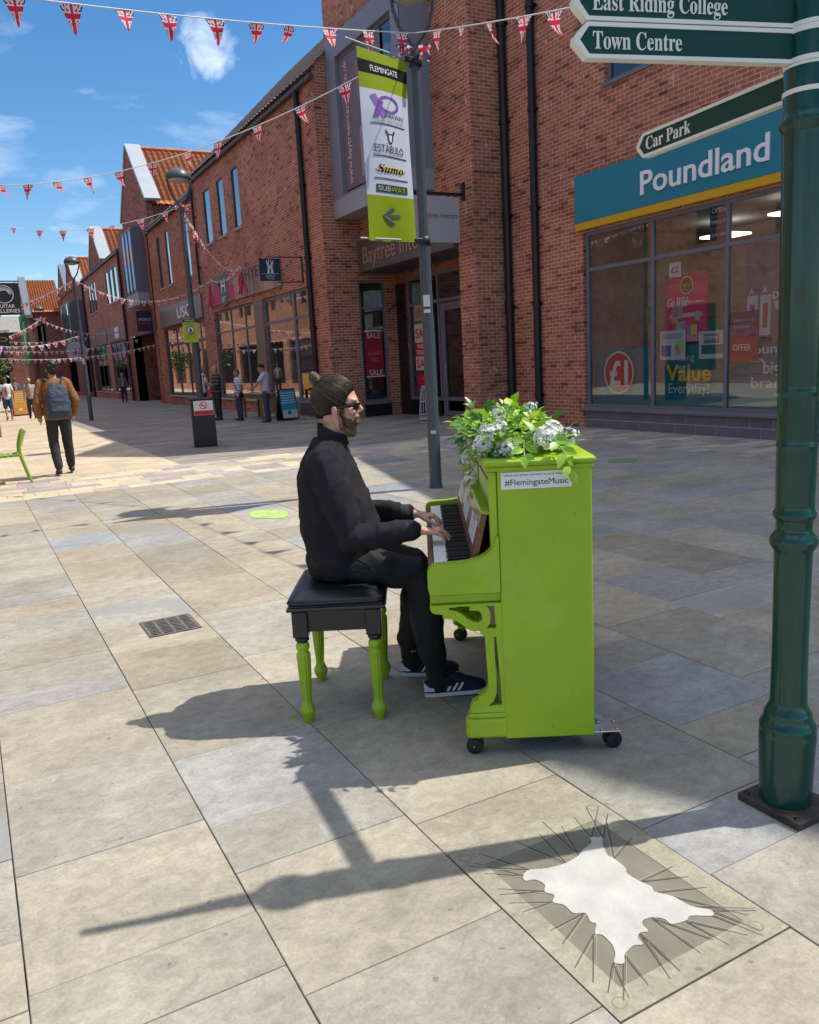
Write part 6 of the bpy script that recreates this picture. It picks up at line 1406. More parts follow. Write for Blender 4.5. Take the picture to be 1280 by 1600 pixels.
for sd in (0, 1):
    for k in range(NZ):
        z0, z1 = 2.84+1.89*k/NZ, 2.84+1.89*(k+1)/NZ; zc = (z0+z1)/2
        col = (.012, .014, .016) if 4.50 < zc < 4.615 else GL if (zc > 4.36 or zc < 3.30) else GW
        for i in range(NU):
            a, b_ = i/NU, (i+1)/NU; o_ = 0 if sd == 0 else -.0025
            m.add([bpt(a, z0, o_), bpt(b_, z0, o_), bpt(b_, z1, o_), bpt(a, z1, o_)], [(0, 1, 2, 3)], True, 0, col)
cl = m.build('cloth', attr_mat('banner_cloth', .5, .3, .06, 3, transl=.35), BA)
m = MB(); DK = (.03, .035, .045)
btext(m, 'FLEMINGATE', .22, 4.53, .06, .55, (.7, .72, .74)); m.build('printed_heading', PRINT, cl); m = MB()
for z in (3.985, 3.635, 3.40): pass
for z in (4.02, 3.70, 3.475):
    for k in range(16):
        a, b_ = .14+.74*k/16, .14+.74*(k+1)/16; bpoly(m, [(a, z-.005), (b_, z-.005), (b_, z+.005), (a, z+.005)], DK)
m.build('dividing_lines', PRINT, cl); m = MB()
PUR = (.16, .06, .33); PU2 = (.24, .12, .42)
ring = [(.52+.23*math.cos(t), 4.225+.085*math.sin(t)) for t in [RAD(-150+ (330)*k/24) for k in range(25)]]
for k in range(24):
    (u0, z0), (u1, z1) = ring[k], ring[k+1]; c = (.52, 4.225); f = .74
    bpoly(m, [(u0, z0), (u1, z1), (c[0]+(u1-c[0])*f, c[1]+(z1-c[1])*f), (c[0]+(u0-c[0])*f, c[1]+(z0-c[1])*f)], PUR if k % 6 < 4 else PU2)
bpoly(m, [(.17, 4.29), (.27, 4.31), (.36, 4.205), (.265, 4.19)], PU2, .007); bpoly(m, [(.265, 4.19), (.36, 4.205), (.45, 4.10), (.36, 4.085)], PU2, .007); bpoly(m, [(.19, 4.08), (.30, 4.09), (.40, 4.24), (.30, 4.25)], PUR, .009)
btext(m, 'ARKWAY', .42, 4.09, .048, .45, DK); btext(m, 'CINEMA AND THEATRE', .22, 4.05, .022, .62, (.3, .3, .38))
m.build('printed_logo', PRINT, cl); m = MB()
bpoly(m, [(.40, 3.97), (.43, 3.955), (.45, 3.93), (.55, 3.93), (.57, 3.955), (.60, 3.97), (.605, 3.94), (.57, 3.915), (.56, 3.875), (.53, 3.83), (.47, 3.83), (.44, 3.875), (.43, 3.915), (.395, 3.94)], DK)
bpoly(m, [(.465, 3.915), (.535, 3.915), (.52, 3.85), (.48, 3.85)], GW, .005)
btext(m, 'ESTÁBULO', .17, 3.735, .082, .64, DK); btext(m, 'RODIZIO BAR & GRILL', .2, 3.715, .014, .56, (.35, .35, .4))
m.build('printed_logo', PRINT, cl); m = MB()
for k in range(12):
    a, b_ = .17+.67*k/12, .17+.67*(k+1)/12; bpoly(m, [(a, 3.555-.012*math.sin(PI*k/12)), (b_, 3.555-.012*math.sin(PI*(k+1)/12)), (b_, 3.572+.02*math.sin(PI*(k+1)/12)), (a, 3.572+.02*math.sin(PI*k/12))], (.62, .40, .06), .004); btext(m, 'Sumo', .2, 3.535, .085, .58, (.03, .02, .02), font='script')
SUBL = [[(.16, 3.375), (.21, 3.40), (.5, 3.41), (.5, 3.34), (.21, 3.345)], [(.5, 3.34), (.5, 3.41), (.80, 3.415), (.87, 3.395), (.80, 3.345)]]
m.build('printed_logo', PRINT, cl); m = MB()
for k in range(14):
    a, b_ = .165+.69*k/14, .165+.69*(k+1)/14; bpoly(m, [(a, 3.335), (b_, 3.335), (b_, 3.415), (a, 3.415)], (.01, .07, .04), .004); btext(m, 'SUB', .20, 3.352, .05, .28, (.75, .76, .78), bold=.01); btext(m, 'WAY', .49, 3.352, .05, .32, (.75, .58, .02), bold=.01)
m.build('printed_logo', PRINT, cl); m = MB()
bpoly(m, [(.30, 3.10), (.50, 3.195), (.58, 3.175), (.45, 3.115), (.68, 3.118), (.68, 3.085), (.45, 3.085), (.58, 3.02), (.50, 3.0)], (.09, .10, .105))
m.build('printed_arrow', PRINT, cl)
m = MB(); p0 = BP+Vector((0, 0, 4.755)); p1 = p0+BD*1.05+Vector((0, 0, .02)); m.tube([p0, p1], .010, 8); m.build('support_rod', SILVER, BA); m = MB(); q0 = BP+Vector((0, 0, 2.865)); q1 = q0+BD*1.0+Vector((0, 0, -.03)); m.tube([q0, q1], .010, 8); m.build('support_rod', SILVER, BA)

# ------------------------------------------------------------------ union flag bunting
def pennant_mesh(bend, tw, nu=14, nv=18, w=.185, h=.235):
    BLUE_, WHI, REDC = (.05, .05, .20), (.78, .75, .77), (.66, .035, .075)
    m = MB()
    def colr(u, v):   # u across -1..1 , v 0 top..1 tip
        X_, Y_ = u, (v-.36)*1.35
        if abs(X_) < .15 or abs(Y_) < .13: return REDC
        if abs(X_) < .25 or abs(Y_) < .21: return WHI
        d = min(abs(X_-Y_*1.5), abs(X_+Y_*1.5))
        if d < .09: return REDC
        if d < .26: return WHI
        return BLUE_
    def P_(u, v):
        hw = w/2*(1-v); x = u*hw; z = -h*v
        b_ = bend*v*v; return (x*math.cos(tw*v)+.02*bend*v, h*b_*.75+x*math.sin(tw*v)+.008*math.sin(5*v+2*u), z*(1-.35*abs(b_)))
    for j in range(nv):
        for i in range(nu):
            u0, u1, v0, v1 = -1+2*i/nu, -1+2*(i+1)/nu, j/nv, min(.985, (j+1)/nv)
            hw = (1-(v0+v1)/2)
            m.add([P_(u0, v0), P_(u1, v0), P_(u1, v1), P_(u0, v1)], [(0, 1, 2, 3)], True, 0, colr((u0+u1)/2*hw*1.0, (v0+v1)/2))
    return m
FLAGM = attr_mat('flag_print', .65, .2, .05, 20, transl=.3)
PROTO = []
for b_, t_ in ((.15, .15), (-.25, -.3), (.7, .5), (-.1, .6), (.45, -.5), (1.0, .3)):
    m = pennant_mesh(b_, t_); o = m.build('pennant', FLAGM); PROTO.append(o.data); bpy.data.objects.remove(o)
FARP = []
for b_, t_ in ((.2, .2), (-.3, -.3), (.5, .4)):
    m = pennant_mesh(b_, t_, 6, 6); o = m.build('pennant', FLAGM); FARP.append(o.data); bpy.data.objects.remove(o)
STRG = mat('white_cord', (.7, .7, .7), .8)
rb = random.Random(9)
def bunting(label, p0, p1, sag, step, far=False, sc=1., face=None, t0=0., t1=1., rad=.006, wild=.35):
    p0, p1 = Vector(p0), Vector(p1); L_ = (p1-p0).length; N_ = 24
    def at(t): p = p0.lerp(p1, t); return p-Vector((0, 0, sag*4*t*(1-t)))
    root = thing('bunting_string', label, 'bunting', at(.5), 'strings of union flag bunting')
    m = MB(); m.tube([at(k/N_) for k in range(N_+1)], rad, 5); m.build('cord', STRG, root)
    n = max(2, int(L_*(t1-t0)/step)); d = (p1-p0); yaw = math.atan2(d.y, d.x)
    for k in range(n):
        t = t0+(t1-t0)*(k+.5)/n+rb.uniform(-.1, .1)/n; p = at(t); slope = (at(min(1, t+.01))-at(max(0, t-.01))).normalized()
        o = bpy.data.objects.new('pennant', rb.choice(FARP if far else PROTO)); COL.objects.link(o); o.parent = root
        o.location = p-root.location-Vector((0, 0, .004)); o.rotation_euler = (rb.uniform(-wild, wild), -math.asin(max(-1, min(1, slope.z)))*.9, yaw+rb.uniform(-.3, .3)); s_ = sc*rb.uniform(.92, 1.08); o.scale = (s_, s_, s_)
    return root
NECK1 = (4.884, 8.43, 4.93); NECK1T = (4.884, 8.43, 5.05); NECK2 = (4.52, 17.75, 4.9); NECK3 = (3.965, 31.17, 4.88); NECK4 = (4.55, 52.0, 4.9)
bunting('bunting string crossing the top left of the sky to the front lamp post', (.2, 7.9, 4.63), NECK1T, .05, .42)
bunting('bunting string from the front lamp post towards the green direction post', NECK1T, (4.55, 4.85, 4.02), .02, .55, t0=.1)
bunting('bunting string sloping from the front lamp post over the brick eaves to the left', (-.2, 16.6, 5.0), NECK1, .62, .62)
bunting('bunting string between the second lamp post and the sky at left', (.4, 22.6, 5.45), NECK2, .42, .66)
bunting('dense bunting string from the second lamp post down to the weathered fascia', NECK2, (8.93, 27.8, 4.95), .55, .26, True)
bunting('bunting string from the third lamp post across to the weathered fascia', NECK3, (8.93, 31.8, 4.9), .75, .24, True)
bunting('short bunting string looped along the top of the weathered fascia', (8.9, 31.8, 4.95), (8.9, 27.9, 5.0), .28, .2, True)
bunting('far bunting string from the third lamp post down to the left', NECK3, (.95, 34, 3.9), .15, .2, True)
bunting('far bunting string from the meeting post down to the left wall', NECK4, (.95, 42, 3.2), .2, .3, True)
bunting('far bunting string from the meeting post to the right hand shops', NECK4, (8.9, 55, 4.2), .35, .3, True)
bunting('far bunting string at fascia height behind the walking man', (.95, 44, 3.1), (8.9, 47, 3.4), .35, .28, True)
bunting('lowest far bunting string behind the head of the walking man', (.95, 40, 2.62), (8.9, 42.8, 2.95), .35, .27, True)
bunting('far bunting string hanging just under the dark hanging signs', (.95, 30.5, 2.75), (3.97, 31.17, 3.0), .2, .24, True)
bunting('thin far bunting string midway up the green banner', (.95, 58, 4.3), (8.9, 60, 4.3), .4, .4, True)
# ribbons knotted round the first post
def bow(x, y, z, label, sc=1.):
    t = thing('ribbon_bow', label, 'ribbon', (x, y, z), 'flag ribbons knotted on lamp posts'); rr = random.Random(3)
    for k in range(7):
        m = MB(); a = rr.uniform(0, 2*PI); dz = rr.uniform(-.34, .14); u = Vector((math.cos(a), math.sin(a)*.6, 0)); sd = u.cross(Vector((0, 0, 1))); ln = rr.uniform(.12, .2)*sc; pts = []
        for j in range(7):
            q = j/6; c = Vector((x, y, z))+u*(.06+ln*math.sin(q*2.4))+Vector((0, 0, dz*q*sc+.03*math.sin(q*6))); wv = .045*sc*(1-.5*q); pts.append((c+sd*wv+Vector((0, 0, wv*.6)), c+Vector((0, 0, wv*.2)), c-sd*wv-Vector((0, 0, wv*.5))))
        for j in range(6):
            for i in range(2):
                col = ((.58, .03, .07), (.7, .68, .7), (.58, .03, .07), (.04, .05, .2), (.7, .68, .7), (.58, .03, .07))[(j+i+k) % 6]
                m.add([pts[j][i], pts[j][i+1], pts[j+1][i+1], pts[j+1][i]], [(0, 1, 2, 3)], True, 0, col)
        m.build('ribbon_tail', FLAGM, t)
bow(4.86, 8.38, 4.86, 'red white and blue ribbon knotted at the top of the front lamp post'); bow(4.5, 17.70, 4.88, 'red white and blue ribbon knotted on the post above the lime notice')
bow(4.55, 51.9, 4.9, 'pale flag ribbon knotted on the far post where the strings meet', 1.8)

# ------------------------------------------------------------------ litter bin
BI = thing('litter_bin', 'black rectangular litter bin with bronze side and a no smoking notice', 'bin', (4.25, 16.7, 0))
c_ = Vector((4.252, 16.63, 0)); bx_ = Vector((.974, -.226, 0)); by_ = Vector((.226, .974, 0)); BM_ = Matrix(((bx_.x, by_.x, 0, c_.x), (bx_.y, by_.y, 0, c_.y), (0, 0, 1, 0), (0, 0, 0, 1)))
BINB = mat('bin_black', (.010, .010, .012), .45, var=.1)
m = MB(BM_); m.box(-.215, .232, .0, .40, .03, .80, .006); m.box(-.20, .22, .02, .38, 0, .03); m.build('body', BINB, BI)
m = MB(BM_); m.box(-.237, -.2155, -.004, .404, .0, .99, .004); m.build('side_panel', mat('bronze_panel', (.14, .095, .06), .45, metal=.3, var=.1), BI)
m = MB(BM_); m.box(-.25, .238, -.012, .41, .955, 1.0, .012); m.box(-.215, -.17, .02, .38, .80, .955); m.box(.19, .232, .0, .40, .80, .955); m.box(-.17, .19, .36, .40, .80, .955); m.build('hood', BINB, BI)
m = MB(BM_); m.box(-.17, .215, -.004, .0, .655, .945, 0, col=(.74, .73, .72)); m.box(-.165, .21, -.0055, -.0041, .66, .745, 0, col=(.55, .03, .04))
MBT = BM_ @ Matrix(((1, 0, 0, 0), (0, 0, -1, -.0055), (0, 1, 0, 0), (0, 0, 0, 1)))
for r_, cl_ in ((.075, (.5, .03, .04)), (.058, (.74, .73, .72))):
    n = 28; o_ = -.0045-.001*(r_ < .07); m.add([(.02+r_*math.cos(2*PI*k/n), o_, .845+r_*math.sin(2*PI*k/n)) for k in range(n)], [list(range(n))], col=cl_)
m.add([(.02-.05, -.0062, .845+.035), (.02-.035, -.0062, .845+.05), (.02+.05, -.0062, .845-.035), (.02+.035, -.0062, .845-.05)], [(0, 1, 2, 3)], col=(.5, .03, .04)); m.box(-.03, .05, -.0060, -.0056, .838, .852, 0, col=(.05, .05, .05))
m.text('No litter', MBT @ Matrix.Translation((-.14, .712, 0)), .022, .001, width=.32, col=WH); m.text('Smoking is not permitted here', MBT @ Matrix.Translation((-.15, .675, 0)), .016, .001, width=.34, col=WH); m.build('notice', PRINT, BI)

# ------------------------------------------------------------------ people in the street
def skin_tone(k): return mat('skin_%s' % k, {'fair': (.52, .29, .21), 'tan': (.40, .21, .14)}[k], .55, var=.08, vscale=10)
def figure(label, loc, head, h, top, bottom, hair, sleeve=1., legs='long', pose=None, hairstyle='short', vox=.016, tone='fair', shoe_c=(.02, .02, .025), bulk=1., group=None, sock=None):
    """standing figure; local x right, y forward; pose overrides joints; returns root and its matrix"""
    J = dict(hipL=(-.09, 0, .92), hipR=(.09, 0, .92), kneeL=(-.10, .02, .50), kneeR=(.10, .02, .50), ankL=(-.10, -.01, .085), ankR=(.10, -.01, .085), shL=(-.185, 0, 1.42), shR=(.185, 0, 1.42), elL=(-.24, -.02, 1.13), elR=(.24, -.02, 1.13), wrL=(-.25, .06, .88), wrR=(.25, .06, .88), head=(0, .02, 1.62), toeL=(-.11, .15, .04), toeR=(.11, .15, .04))
    if pose: J.update(pose)
    k = h/1.75; M2 = Matrix.Translation(loc) @ Matrix.Rotation(head, 4, 'Z') @ Matrix.Scale(k, 4)
    V = {a: Vector(b_) for a, b_ in J.items()}
    t = thing('person', label, 'person', loc, group)
    m = MB(M2); hd = V['head']
    m.ball(tuple(hd+Vector((0, -.005, .03))), (.073, .092, .095), 18, 12); m.limb([hd+Vector((0, .03, -.01)), hd+Vector((0, .04, -.085))], [.058, .04], 12); m.ball(tuple(hd+Vector((0, .095, -.015))), (.014, .018, .02), 8, 6)
    m.ball(tuple(hd+Vector((0, .085, -.055))), (.024, .012, .008), 8, 6)
    for s_ in (-1, 1): m.ball(tuple(hd+Vector((s_*.076, -.005, -.005))), (.012, .022, .032), 8, 6)
    m.limb([(0, -.01, 1.40), hd+Vector((0, -.01, -.08))], [.06, .052]); m.limb([(0, 0, .98), (0, -.01, 1.2), (0, -.01, 1.36)], [(.13, .08), (.14, .085), (.13, .07)], 14)
    for s_ in 'LR':
        m.limb([V['sh'+s_], V['el'+s_], V['wr'+s_]], [.042, .036, .026]); w = V['wr'+s_]; d = (w-V['el'+s_]).normalized(); side = Vector((0, 1, 0)) if abs(d.y) < .7 else Vector((1, 0, 0))
        m.limb([w, w+d*.05, w+d*.085], [(.03, .018), (.038, .018), (.034, .014)])
        for q in range(4): m.limb([w+d*.08+side*(.026-.017*q), w+d*.125+side*(.026-.017*q)+Vector((0, .012, 0)), w+d*(.155-.01*abs(q-1))+side*(.022-.015*q)+Vector((0, .02, .004))], [.0095, .009, .008], 8)
        m.limb([w+d*.02+side*.03, w+d*.06+side*.052, w+d*.09+side*.05], [.012, .011, .009], 8)
        m.limb([V['hip'+s_], V['knee'+s_], V['ank'+s_]], [.075, .05, .036]); m.limb([V['ank'+s_], V['toe'+s_]], [.034, .026])
    remesh(m, 'body', skin_tone(tone), t, vox*.62, 3)
    m = MB(M2); b_ = bulk; rings = []
    for z, rx, ry in ((.86, .165, .115), (.95, .17, .12), (1.08, .165, .115), (1.22, .178, .12), (1.34, .19, .118), (1.42, .165, .095), (1.465, .10, .07), (1.485, .068, .06)):
        rings.append([((.0)+rx*b_*math.cos(2*PI*j/20), -.005+ry*b_*math.sin(2*PI*j/20), z) for j in range(20)])
    m.loft(rings)
    for s_ in 'LR':
        e = V['el'+s_]; w = V['wr'+s_]; sh = V['sh'+s_]
        pts = [sh+Vector((.02 if s_ == 'L' else -.02, 0, 0)), sh.lerp(e, .6)] if sleeve < .5 else [sh+Vector((.02 if s_ == 'L' else -.02, 0, 0)), e, e.lerp(w, .93)]
        m.limb(pts, [.066*b_, .062*b_] if sleeve < .5 else [.066*b_, .058*b_, .046*b_], 14)
    wr_ = wrinkle(12, .012); tp = remesh(m, top[0], top[1], t, vox*.75, 4, disp=wr_)
    m = MB(M2); m.ball((0, 0, .93), (.165*b_, .118*b_, .09), 18, 10)
    for s_ in 'LR':
        hp, kn, an = V['hip'+s_], V['knee'+s_], V['ank'+s_]
        if legs == 'long': m.limb([hp, kn, kn.lerp(an, .5), an+Vector((0, 0, .045))], [.098, .076, .070, .062], 14)
        else: m.limb([hp, hp.lerp(kn, .5), kn+Vector((0, 0, .05))], [.10, .095, .088], 14)
    remesh(m, bottom[0], bottom[1], t, vox*.75, 3, disp=wrinkle(10, .010))
    m = MB(M2)
    for s_ in 'LR':
        an, to = V['ank'+s_], V['toe'+s_]; m.limb([an+Vector((0, -.035, -.035)), an+Vector((0, .01, -.02)), an.lerp(to, .6)+Vector((0, 0, -.005)), to+Vector((0, .03, -.002))], [(.040, .046), (.044, .05), (.046, .036), (.036, .026)], 12)
    remesh(m, 'shoes', mat('shoe_%d' % int(shoe_c[0]*1000), shoe_c, .6), t, vox*.6, 2)
    m = MB(M2)
    if hairstyle == 'short': m.ball(tuple(hd+Vector((0, -.022, .052))), (.080, .094, .086), 20, 12); m.ball(tuple(hd+Vector((0, -.06, .0))), (.068, .05, .06), 14, 8)
    elif hairstyle == 'curly':
        rr = random.Random(2)
        m.ball(tuple(hd+Vector((0, -.02, .055))), (.088, .10, .09), 20, 12); m.ball(tuple(hd+Vector((0, -.06, -.005))), (.082, .055, .075), 14, 8)
        for i in range(60):
            v = Vector((rr.gauss(0, 1), rr.gauss(0, 1)-.5, rr.gauss(0, 1)+.3)).normalized(); m.ball(tuple(hd+Vector((v.x*.088, -.025+v.y*.10, .045+v.z*.092))), rr.uniform(.014, .026), 8, 6)
    elif hairstyle == 'tied': m.ball(tuple(hd+Vector((0, -.022, .050))), (.081, .096, .088), 20, 12); m.limb([hd+Vector((0, -.10, .07)), hd+Vector((0, -.15, .02)), hd+Vector((.01, -.14, -.12))], [.035, .035, .02])
    elif hairstyle == 'cap': m.ball(tuple(hd+Vector((0, -.018, .058))), (.084, .10, .075), 20, 12); m.limb([hd+Vector((0, .06, .055)), hd+Vector((0, .15, .045))], [(.07, .010), (.06, .007)])
    elif hairstyle == 'bald': m.ball(tuple(hd+Vector((0, -.055, .0))), (.076, .05, .05), 14, 8)
    remesh(m, 'cap' if hairstyle == 'cap' else 'hair', hair, t, vox*.55, 2, disp=(lambda c: .004*noise.noise(c*60)))
    return t, M2, V
CORD = mat('rust_corduroy', (.23, .095, .026), .9, var=.2, vscale=12, bump=.3, bscale=120); BLKJ = mat('washed_black_denim', (.022, .022, .026), .85, var=.25, vscale=10); DHAIR = mat('black_curly_hair', (.012, .010, .009), .5, var=.3, vscale=30)
CANV = mat('navy_canvas', (.035, .05, .085), .8, var=.2, vscale=14, bump=.2, bscale=120)
WK = RAD(3)
t, M2, V = figure('man in rust jacket and black jeans walking away with a navy rucksack', (1.31, 14.25, 0), WK, 1.83, ('jacket', CORD), ('jeans', BLKJ), DHAIR, 1., 'long', dict(kneeL=(-.10, .06, .50), ankL=(-.085, -.05, .10), toeL=(-.09, .09, .03), kneeR=(.11, .10, .51), ankR=(.135, .20, .095), toeR=(.15, .36, .05), elL=(-.275, -.06, 1.13), wrL=(-.25, .05, .92), elR=(.275, -.06, 1.13), wrR=(.24, .05, .92), shL=(-.195, 0, 1.42), shR=(.195, 0, 1.42)), 'curly', .014, shoe_c=(.022, .022, .024), bulk=1.14)
for o in t.children:
    pass
BPK = thing('backpack', 'navy blue rucksack worn on the back of the rust jacket', 'backpack', M2 @ Vector((0, -.2, 1.05)))
m = MB(M2); rings = []
for z, rx, ry, yc in ((.88, .15, .05, -.19), (.90, .165, .085, -.215), (1.0, .17, .10, -.225), (1.14, .165, .095, -.22), (1.26, .15, .08, -.205), (1.36, .11, .055, -.18), (1.42, .05, .03, -.155)):
    rings.append([(rx*math.copysign(abs(math.cos(2*PI*j/24))**.7, math.cos(2*PI*j/24)), yc+ry*math.copysign(abs(math.sin(2*PI*j/24))**.8, math.sin(2*PI*j/24)), z) for j in range(24)])
m.loft(rings); remesh(m, 'pack', CANV, BPK, .012, 3, disp=wrinkle(14, .014))
m = MB(M2); m.limb([(0, -.29, .93), (0, -.315, 1.0), (0, -.29, 1.10)], [(.13, .03), (.135, .035), (.12, .02)], 16); remesh(m, 'front_pocket', CANV, BPK, .01, 3, disp=wrinkle(16, .008))
m = MB(M2)
for s_ in (-1, 1): m.limb([(s_*.06, -.17, 1.40), (s_*.11, -.13, 1.46), (s_*.135, -.03, 1.497), (s_*.14, .09, 1.42), (s_*.15, .12, 1.25)], [(.026, .007)]*5, 10)
m.build('strap', CANV, BPK)
STRP = attr_mat('striped_cloth', .85, .15, .05, 10)
JEAN = mat('blue_jeans', (.035, .055, .12), .85, var=.25, vscale=9); BLUEW = mat('white_blue_stripe_top', (.64, .66, .76), .85, var=.12, vscale=14); LILAC = mat('lilac_tshirt', (.52, .50, .60), .85, var=.1)
def stripes(o, m0, m1, per, ax=2, fr=.5):
    """woven stripes: two cloth colours by height or width"""
    me = o.data; me.materials.clear(); me.materials.append(m0); me.materials.append(m1)
    for p in me.polygons: p.material_index = 1 if ((p.center[ax]/per) % 1) < fr else 0
def child(t, n): return next(c for c in t.children if c.name.split('.')[0] == n)
GH = mat('grey_hair', (.30, .27, .25), .7, var=.3, vscale=30); BH = mat('dark_grey_hair', (.08, .065, .055), .6, var=.3, vscale=30)
t, M2, V = figure('woman in a white and blue striped top and jeans outside the shop', (7.28, 24.06, 0), RAD(95), 1.52, ('top', BLUEW), ('jeans', JEAN), BH, .3, 'long', dict(wrR=(.22, .08, .90), wrL=(-.22, .08, .90)), 'short', .02, 'tan', bulk=1.16)
stripes(child(t, 'top'), BLUEW, mat('blue_stripe', (.12, .14, .34), .85), .075, 2, .35)
SB = thing('shoulder_bag', 'small black bag on a diagonal strap over the striped top', 'bag', (7.28, 24.06, .9)); m = MB(M2); m.limb([(-.20, .05, .93), (-.10, .135, 1.12), (.05, .14, 1.30), (.13, .05, 1.48), (.10, -.10, 1.40), (-.1, -.15, 1.1), (-.21, -.02, .93)], [.012]*7, 8); m.build('strap', BLACK, SB); m = MB(M2); m.box(-.27, -.21, -.08, .10, .78, .95, .02); m.build('pouch', BLACK, SB)
t, M2, V = figure('man in a black cap and pale tee shirt leaning over the leaflet table', (7.52, 22.25, 0), RAD(62), 1.66, ('tee_shirt', LILAC), ('jeans', mat('slate_jeans', (.05, .06, .10), .85, var=.2)), mat('black_cap', (.01, .01, .012), .8), .3, 'long', dict(head=(0, .10, 1.60), wrL=(-.2, .42, 1.0), elL=(-.25, .22, 1.12), wrR=(.25, .02, .88)), 'cap', .02, 'tan', bulk=1.1)
PBG = thing('carrier_bag', 'patterned carrier bag hanging from the hand of the man in the cap', 'bag', M2 @ Vector((.27, .03, .6)))
m = MB(M2); rings = []
for z, rx, ry in ((.28, .05, .13), (.30, .06, .15), (.50, .055, .14), (.66, .03, .10), (.74, .012, .04)): rings.append([(.28+rx*math.cos(2*PI*j/16), .05+ry*math.sin(2*PI*j/16), z) for j in range(16)])
m.loft(rings); m.build('sack', mat('floral_bag', (.30, .25, .27), .7, var=.9, vscale=26), PBG); m = MB(M2); m.tube([(.28, .05, .72), (.265, .06, .78), (.262, .07, .86)], .012, 6); m.build('handle', MATS['floral_bag'], PBG)
PLD = mat('dark_plaid', (.02, .022, .028), .85)
t, M2, V = figure('grey haired person in dark plaid shirt and black trousers by the shop window', (6.90, 25.03, 0), RAD(100), 1.66, ('shirt', PLD), ('trousers', BLACK), GH, 1., 'long', dict(wrL=(-.1, .25, 1.05), elL=(-.24, .08, 1.12)), 'short', .02, bulk=1.1)
stripes(child(t, 'shirt'), PLD, mat('plaid_pale', (.16, .16, .19), .85), .11, 2, .25)
t, M2, V = figure('balding man in a pale striped shirt partly hidden by the lamp post', (6.72, 26.1, 0), RAD(-80), 1.70, ('shirt', mat('cream_shirt', (.68, .67, .64), .85)), ('shorts', mat('navy_shorts', (.03, .04, .08), .85)), GH, .3, 'short', dict(wrL=(-.08, .27, 1.10), elL=(-.25, .1, 1.12), wrR=(.08, .27, 1.08), elR=(.25, .1, 1.12)), 'bald', .02, bulk=1.2)
stripes(child(t, 'shirt'), MATS['cream_shirt'], mat('shirt_stripe', (.13, .14, .2), .85), .06, 1, .3)
RB = thing('red_bag', 'red carrier bag held between the two people behind the bin', 'bag', (6.85, 25.5, .7)); m = MB(); rings = []
for z, r_ in ((.62, .06), (.64, .13), (.80, .14), (.95, .08), (1.02, .03)): rings.append([(6.83+r_*.8*math.cos(2*PI*j/14), 25.52+r_*math.sin(2*PI*j/14)*.7, z) for j in range(14)])
m.loft(rings); m.build('sack', mat('red_plastic', (.5, .02, .03), .4, var=.2), RB); m = MB(); m.tube([(6.80, 25.52, 1.0), (6.83, 25.52, 1.10), (6.86, 25.52, 1.0)], .01, 6); m.build('handle', MATS['red_plastic'], RB)
t, M2, V = figure('blonde person in grey top and dark leggings walking away up the street', (2.40, 35.9, 0), RAD(5), 1.62, ('top', mat('pale_grey_top', (.34, .32, .34), .85, var=.3, vscale=20)), ('leggings', mat('navy_leggings', (.03, .04, .08), .8)), mat('blonde_hair', (.48, .34, .18), .6, var=.3, vscale=30), .3, 'long', dict(kneeL=(-.09, .12, .52), ankL=(-.08, .16, .10), toeL=(-.08, .32, .06), ankR=(.08, -.18, .14), toeR=(.08, -.05, .04), kneeR=(.09, 0, .5)), 'tied', .022)
t, M2, V = figure('man in white tee shirt and blue shorts walking at the far left', (1.58, 36.4, 0), RAD(0), 1.70, ('tee_shirt', mat('white_tee', (.66, .66, .68), .85, var=.08)), ('shorts', mat('blue_shorts', (.05, .08, .20), .85, var=.2)), BH, .3, 'short', dict(ankL=(-.09, -.15, .12), kneeL=(-.1, .02, .5), ankR=(.1, .1, .09), toeR=(.1, .25, .04)), 'short', .022, 'tan', shoe_c=(.25, .2, .16))
t, M2, V = figure('distant person in dark clothes beyond the orange board at far left', (2.35, 44.5, 0), RAD(10), 1.68, ('top', mat('slate_top', (.10, .10, .14), .85)), ('trousers', BLACK), BH, 1., 'long', None, 'short', .03)
t, M2, V = figure('distant person in a purple grey coat by the far lamp post', (7.9, 47.5, 0), RAD(170), 1.66, ('coat', mat('mauve_coat', (.14, .10, .14), .85)), ('trousers', mat('dark_blue_trousers', (.03, .035, .06), .85)), BH, 1., 'long', None, 'short', .03)

# ------------------------------------------------------------------ boards, table, chair, hanging signs
AB = thing('pavement_board', 'blue advertising board leaning by the shop doorway', 'a-board', (8.2, 22.3, 0))
fx = Vector((.962, .273, 0)); fn = Vector((.273, -.962, 0)); lean = .17
def ab(M, x0, x1, z0, z1, d): return [M @ Vector((x, -d+lean*z*1.0, z)) for x, z in ((x0, z0), (x1, z0), (x1, z1), (x0, z1))]
AM = Matrix(((fx.x, -fn.x, 0, 7.94), (fx.y, -fn.y, 0, 22.2), (0, 0, 1, 0), (0, 0, 0, 1)))
def aboard(par, AM, w, h, cols, frame, seed=1):
    sh = Matrix.Identity(4); sh[1][2] = lean
    m = MB(AM @ sh); m.box(0, w, -.0, .03, .03, h, .012); fr = m.build('frame', frame, par)
    sh2 = Matrix.Identity(4); sh2[1][2] = -lean
    m = MB(AM @ Matrix.Translation((0, lean*h*2.0, 0)) @ sh2); m.box(0, w, 0, .03, .0, h-.02, .012); m.build('rear_leaf', frame, par)
    m = MB(AM @ sh); m.box(.04, w-.04, -.004, -.0005, .07, h-.04, 0, col=cols[0]); rr = random.Random(seed)
    for k in range(5): z = h*(.55+.075*k); a = rr.uniform(.07, .15); m.box(w*a, w*(1-a), -.0065, -.0045, z, z+.022, 0, col=cols[1])
    m.box(.04, w-.04, -.0062, -.0045, .07, h*.33, 0, col=cols[2]); m.box(w*.35, w*.55, -.008, -.0064, h*.2, h*.3, 0, col=cols[3]); m.build('poster', PRINT, fr)
